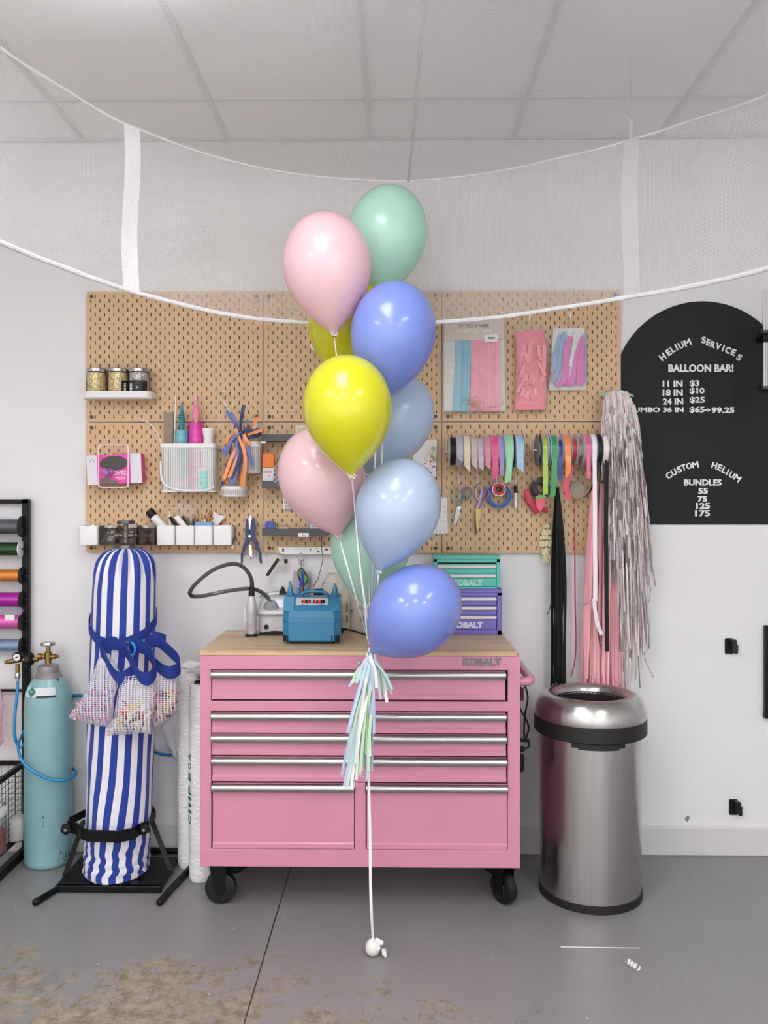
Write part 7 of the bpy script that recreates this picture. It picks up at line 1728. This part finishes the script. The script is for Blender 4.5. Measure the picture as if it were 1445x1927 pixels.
arc_word([('C', 452, 1487, 36, 44), ('U', 494, 1462, 28, 40), ('S', 535, 1438, 24, 36), ('T', 570, 1424, 18, 36), ('O', 612, 1411, 14, 46), ('M', 661, 1402, 9, 50)], 50)
arc_word([('H', 812, 1408, -14, 42), ('E', 855, 1424, -22, 32), ('L', 890, 1444, -26, 30), ('I', 916, 1460, -30, 11), ('U', 949, 1482, -33, 40), ('M', 993, 1508, -36, 50)], 50)
line('BUNDLES', 1286.7, 902, 1356.7, 914); line('55', 1313.5, 918.3, 1331.5, 929.6); line('75', 1312.2, 933.4, 1330.3, 944.6); line('125', 1309.4, 946.2, 1335.3, 957.8); line('175', 1307.5, 960, 1335.3, 971.7)

# ================================================================== WALL CATCHES, RIGHT EDGE
def catch(px, py, label):
    t = thing('wall_catch', label, 'wall catch', W(px, py, 0), 'black wall catches'); c = W(px, py, -.006)
    part('plate', MB().obox(c + Vector((-.004, .002, 0)), (1, 0, 0), (0, 1, 0), (0, 0, 1), .018, .005, .034, .004), black_plastic, t)
    part('latch', MB().obox(c + Vector((.006, -.018, .006)), (1, 0, 0), (0, 1, 0), (0, 0, 1), .010, .016, .026, .003).obox(c + Vector((.015, -.016, -.008)), (1, 0, 0), (0, 1, 0), (0, 0, 1), .008, .014, .020, .003), mat('latch_black', '#131314', .35), t)
catch(1374, 1216, 'black plastic wall catch, the upper of two right of the trash can'); catch(1382, 1519, 'black plastic wall catch just above the skirting')
for y0, y1, lab in ((541, 628, 'clear packet of pale sticks at the right edge, above another'), (640, 733, 'clear packet of pale sticks at the right edge, below another')):
    t = thing('stick_packet', lab, 'packet', W(1455, y1, -.06), 'clear stick packets')
    part('sleeve', MB().pillow([(1435, y0), (1475, y0 - 2), (1476, y1), (1434, y1)], -.045, .014, noise=.2), clear_bag, t, ang=60)
    sm_ = MB()
    for i in range(9): sm_.cyl(W(1438 + i * 4.2, y1 - 7, -.298), W(1438 + i * 4.2, y0 + 5, -.298), .0038, seg=8)
    part('sticks', sm_, mat('stick_white', '#d9d4d6', .4), t)
    part('end_band', MB().pbox(1435.5, y1 - 9, 1475, y1 - 1.5, -.055, -.03), mat('band_dark', '#4d4a4a', .5), t)
rk = thing('wall_rail', 'black metal rail on the wall at the right border, level with the upper wall catch', 'rail', W(1447, 1352, -.02))
part('rail', MB().pbox(1441, 1178, 1456, 1352, -.028, -.001, .003), black_metal, rk)
part('end_cap', MB().pbox(1440.5, 1342, 1457, 1353, -.032, -.001, .003), black_plastic, rk)
solo('wall_peg', MB().pbox(1436, 630, 1478, 639, -.075, -.001, .002), black_metal, 'black wall peg between the two clear stick packets at the right edge', 'peg')

# ================================================================== LEFT: RIBBON RACK
QY = -0.03
rk = thing('ribbon_rack', 'black metal rack with ribbon rolls and a wire basket at the left edge', 'rack', (W(20, 1640, QY).x, QY, 0))
ux = W(49.5, 1300, QY).x; zt3 = W(49, 939, QY).z; uxl = ux - .75
for x, Y in ((ux, QY), (uxl, QY)): part('upright', MB().box(x - .0145, x + .0145, Y - .013, Y + .013, .035, zt3, .002), black_metal, rk)
part('top_bar', MB().box(uxl, ux + .014, QY - .013, QY + .013, W(20, 948, QY).z, W(20, 939.5, QY).z, .002), black_metal, rk)
part('cross_bar', MB().box(uxl, ux, QY - .006, QY + .006, W(20, 1301, QY).z, W(20, 1297, QY).z), black_metal, rk)
for x in (ux, uxl): part('side_foot', MB().box(x - .0145, x + .0145, QY - .48, QY + .013, 0, .036, .002), black_metal, rk)
# wire basket
zb1, zb0 = W(20, 1435, QY).z, .10
def side_frame(x):
    return MB().obox(((x), QY - .19, (zb1 + zb1 - .0) / 2), (0, 1, 0), (1, 0, 0), (0, 0, 1), .19, .010, .010, .002).box(x - .010, x + .010, QY - .38, QY, zb0 - .012, zb0 + .004, .002).box(x - .008, x + .008, QY - .39, QY - .37, .03, zb1 + .008, .002)
part('basket_frame', side_frame(ux - .004), black_metal, rk); part('basket_frame', side_frame(uxl), black_metal, rk)
part('basket_frame', MB().box(uxl, ux, QY - .01, QY + .006, zb1 - .008, zb1 + .008, .002).box(uxl, ux, QY - .39, QY - .375, zb1 - .008, zb1 + .008, .002), black_metal, rk)
wm = MB()
for i in range(13): y = QY - .38 * (i + .5) / 13; wm.tube([(ux - .003, y, zb0), (ux - .003, y, zb1)], .0011, 5)
for i in range(12): z = zb0 + (zb1 - zb0) * (i + .5) / 12; wm.tube([(ux - .003, QY - .38, z), (ux - .003, QY, z)], .0011, 5)
part('side_wires', wm, black_metal, rk)
wm = MB()
for i in range(24): x = uxl + .75 * (i + .5) / 24; wm.tube([(x, QY, zb0), (x, QY, zb1)], .0011, 5); wm.tube([(x, QY - .38, zb0), (x, QY, zb0)], .0011, 5)
for i in range(12): z = zb0 + (zb1 - zb0) * (i + .5) / 12; wm.tube([(uxl, QY, z), (ux, QY, z)], .0011, 5)
part('back_wires', wm, black_metal, rk)
for py, rp_, fpx, rough_, colr, fl_m, lab, dx in ((991, 14, 20, .3, '#55545c', black_plastic, 'silver and black foil ribbon roll, topmost on the left rack', 0), (1033, 13, 15, .2, '#12401c', spoolc, 'dark green ribbon roll with white flange on the left rack', -2), (1083, 11, 16, .4, '#cf7f2c', black_plastic, 'orange ribbon roll on the left rack', 0),
                                                  (1128, 13.5, 15.5, .2, '#a71f9c', black_plastic, 'magenta ribbon roll on the left rack', 0), (1170, 13.5, 16.5, .3, '#d85fae', black_plastic, 'pink ribbon roll with a white sticker on the left rack', 0), (1214.5, 12, 14.5, .22, '#7d93ad', black_plastic, 'steel blue ribbon roll, lowest on the left rack', 0)):
    cY2 = QY - .032; a = W(41 + dx, py, cY2); L2 = .34; x0 = a.x - L2; t = thing('ribbon_roll', lab, 'ribbon roll', ((a.x + x0) / 2, cY2, a.z), 'ribbon rolls on the left rack')
    pr = []
    n = 22
    for i in range(n + 1): pr.append((M(rp_, cY2) * (1 + (.05 if (i % 2 and colr == '#cf7f2c') else 0)), .004 + (L2 - .008) * i / n))
    part('ribbon', MB().lathe(pr, (x0, cY2, a.z), (1, 0, 0), 32), mat('roll_' + colr.strip('#'), colr, rough_, .35, coat=.4, bump=.25 if py == 991 else 0, bump_scale=60), t)
    for xx_ in (a.x - .003, x0 - .003): part('flange', MB().lathe([(.004, 0), (M(fpx, cY2), .001), (M(fpx, cY2), .005), (.004, .006)], (xx_, cY2, a.z), (1, 0, 0), 32), fl_m, t)
    part('axle', MB().cyl((x0 - .02, cY2, a.z), (a.x + .026, cY2, a.z), .004, seg=8), black_metal, t)
    if py == 1170:
        part('sticker', on_tank((0, 0), 0, 0, 0, 0, 0) if False else MB().pbox(9, 1157, 27, 1168, cY2 - M(13.9, cY2), cY2 - M(11.5, cY2)), paper_white, t)
        part('loose_end', MB().strip(smooth_path([W(18, 1182, cY2 - .032), W(28, 1168, cY2 - .034), W(38, 1158, cY2 - .03), W(43, 1148, cY2 - .02)], 5), .010, (.6, 0, .6), .0005), mat('loose_magenta', '#c04fb4', .3), t)
jb = thing('bead_jar', 'plastic jar of red and pink bits in the wire basket at the left edge', 'jar', W(2, 1600, QY - .2)); c = onz(2, 1597, zb0 + .004)
part('contents', MB().lathe([(.052, .004), (.056, .01), (.056, .085), (.04, .09)], (c.x - .02, QY - .25, zb0 + .003), seg=28), mat('beads_red', '#a8615f', .5, var=.6, var_scale=140), jb)
part('jar_wall', MB().lathe([(.056, 0), (.060, .004), (.060, .15), (.052, .16)], (c.x - .02, QY - .25, zb0 + .002), seg=28), clear_box, jb)
part('lid', MB().lathe([(.060, .155), (.062, .158), (.062, .178), (.05, .18)], (c.x - .02, QY - .25, zb0 + .002), seg=28), white_plastic, jb)
jb = thing('white_jar', 'white jar standing in the wire basket behind the bead jar', 'jar', W(30, 1580, QY - .1)); cx3 = W(29, 1570, QY - .10).x
part('contents', MB().lathe([(.040, .002), (.044, .008), (.044, .09), (.03, .095)], (cx3, QY - .10, zb0 + .003), seg=24), mat('fill_white', '#d9d6d6', .6), jb)
part('jar_wall', MB().lathe([(.046, 0), (.048, .004), (.048, .16), (.044, .165)], (cx3, QY - .10, zb0 + .002), seg=24), clear_box, jb)
solo('plastic_bag', MB().pillow([(-40, 1290), (2, 1296), (8, 1330), (3, 1365), (7, 1395), (0, 1405), (-40, 1408)], -.10, .012, noise=.4), clear_plastic('pink_bag', tint='#e6bfcc', veil=.25), 'pinkish translucent plastic bag hanging at the left edge under the rack rolls', 'plastic bag', ang=80)
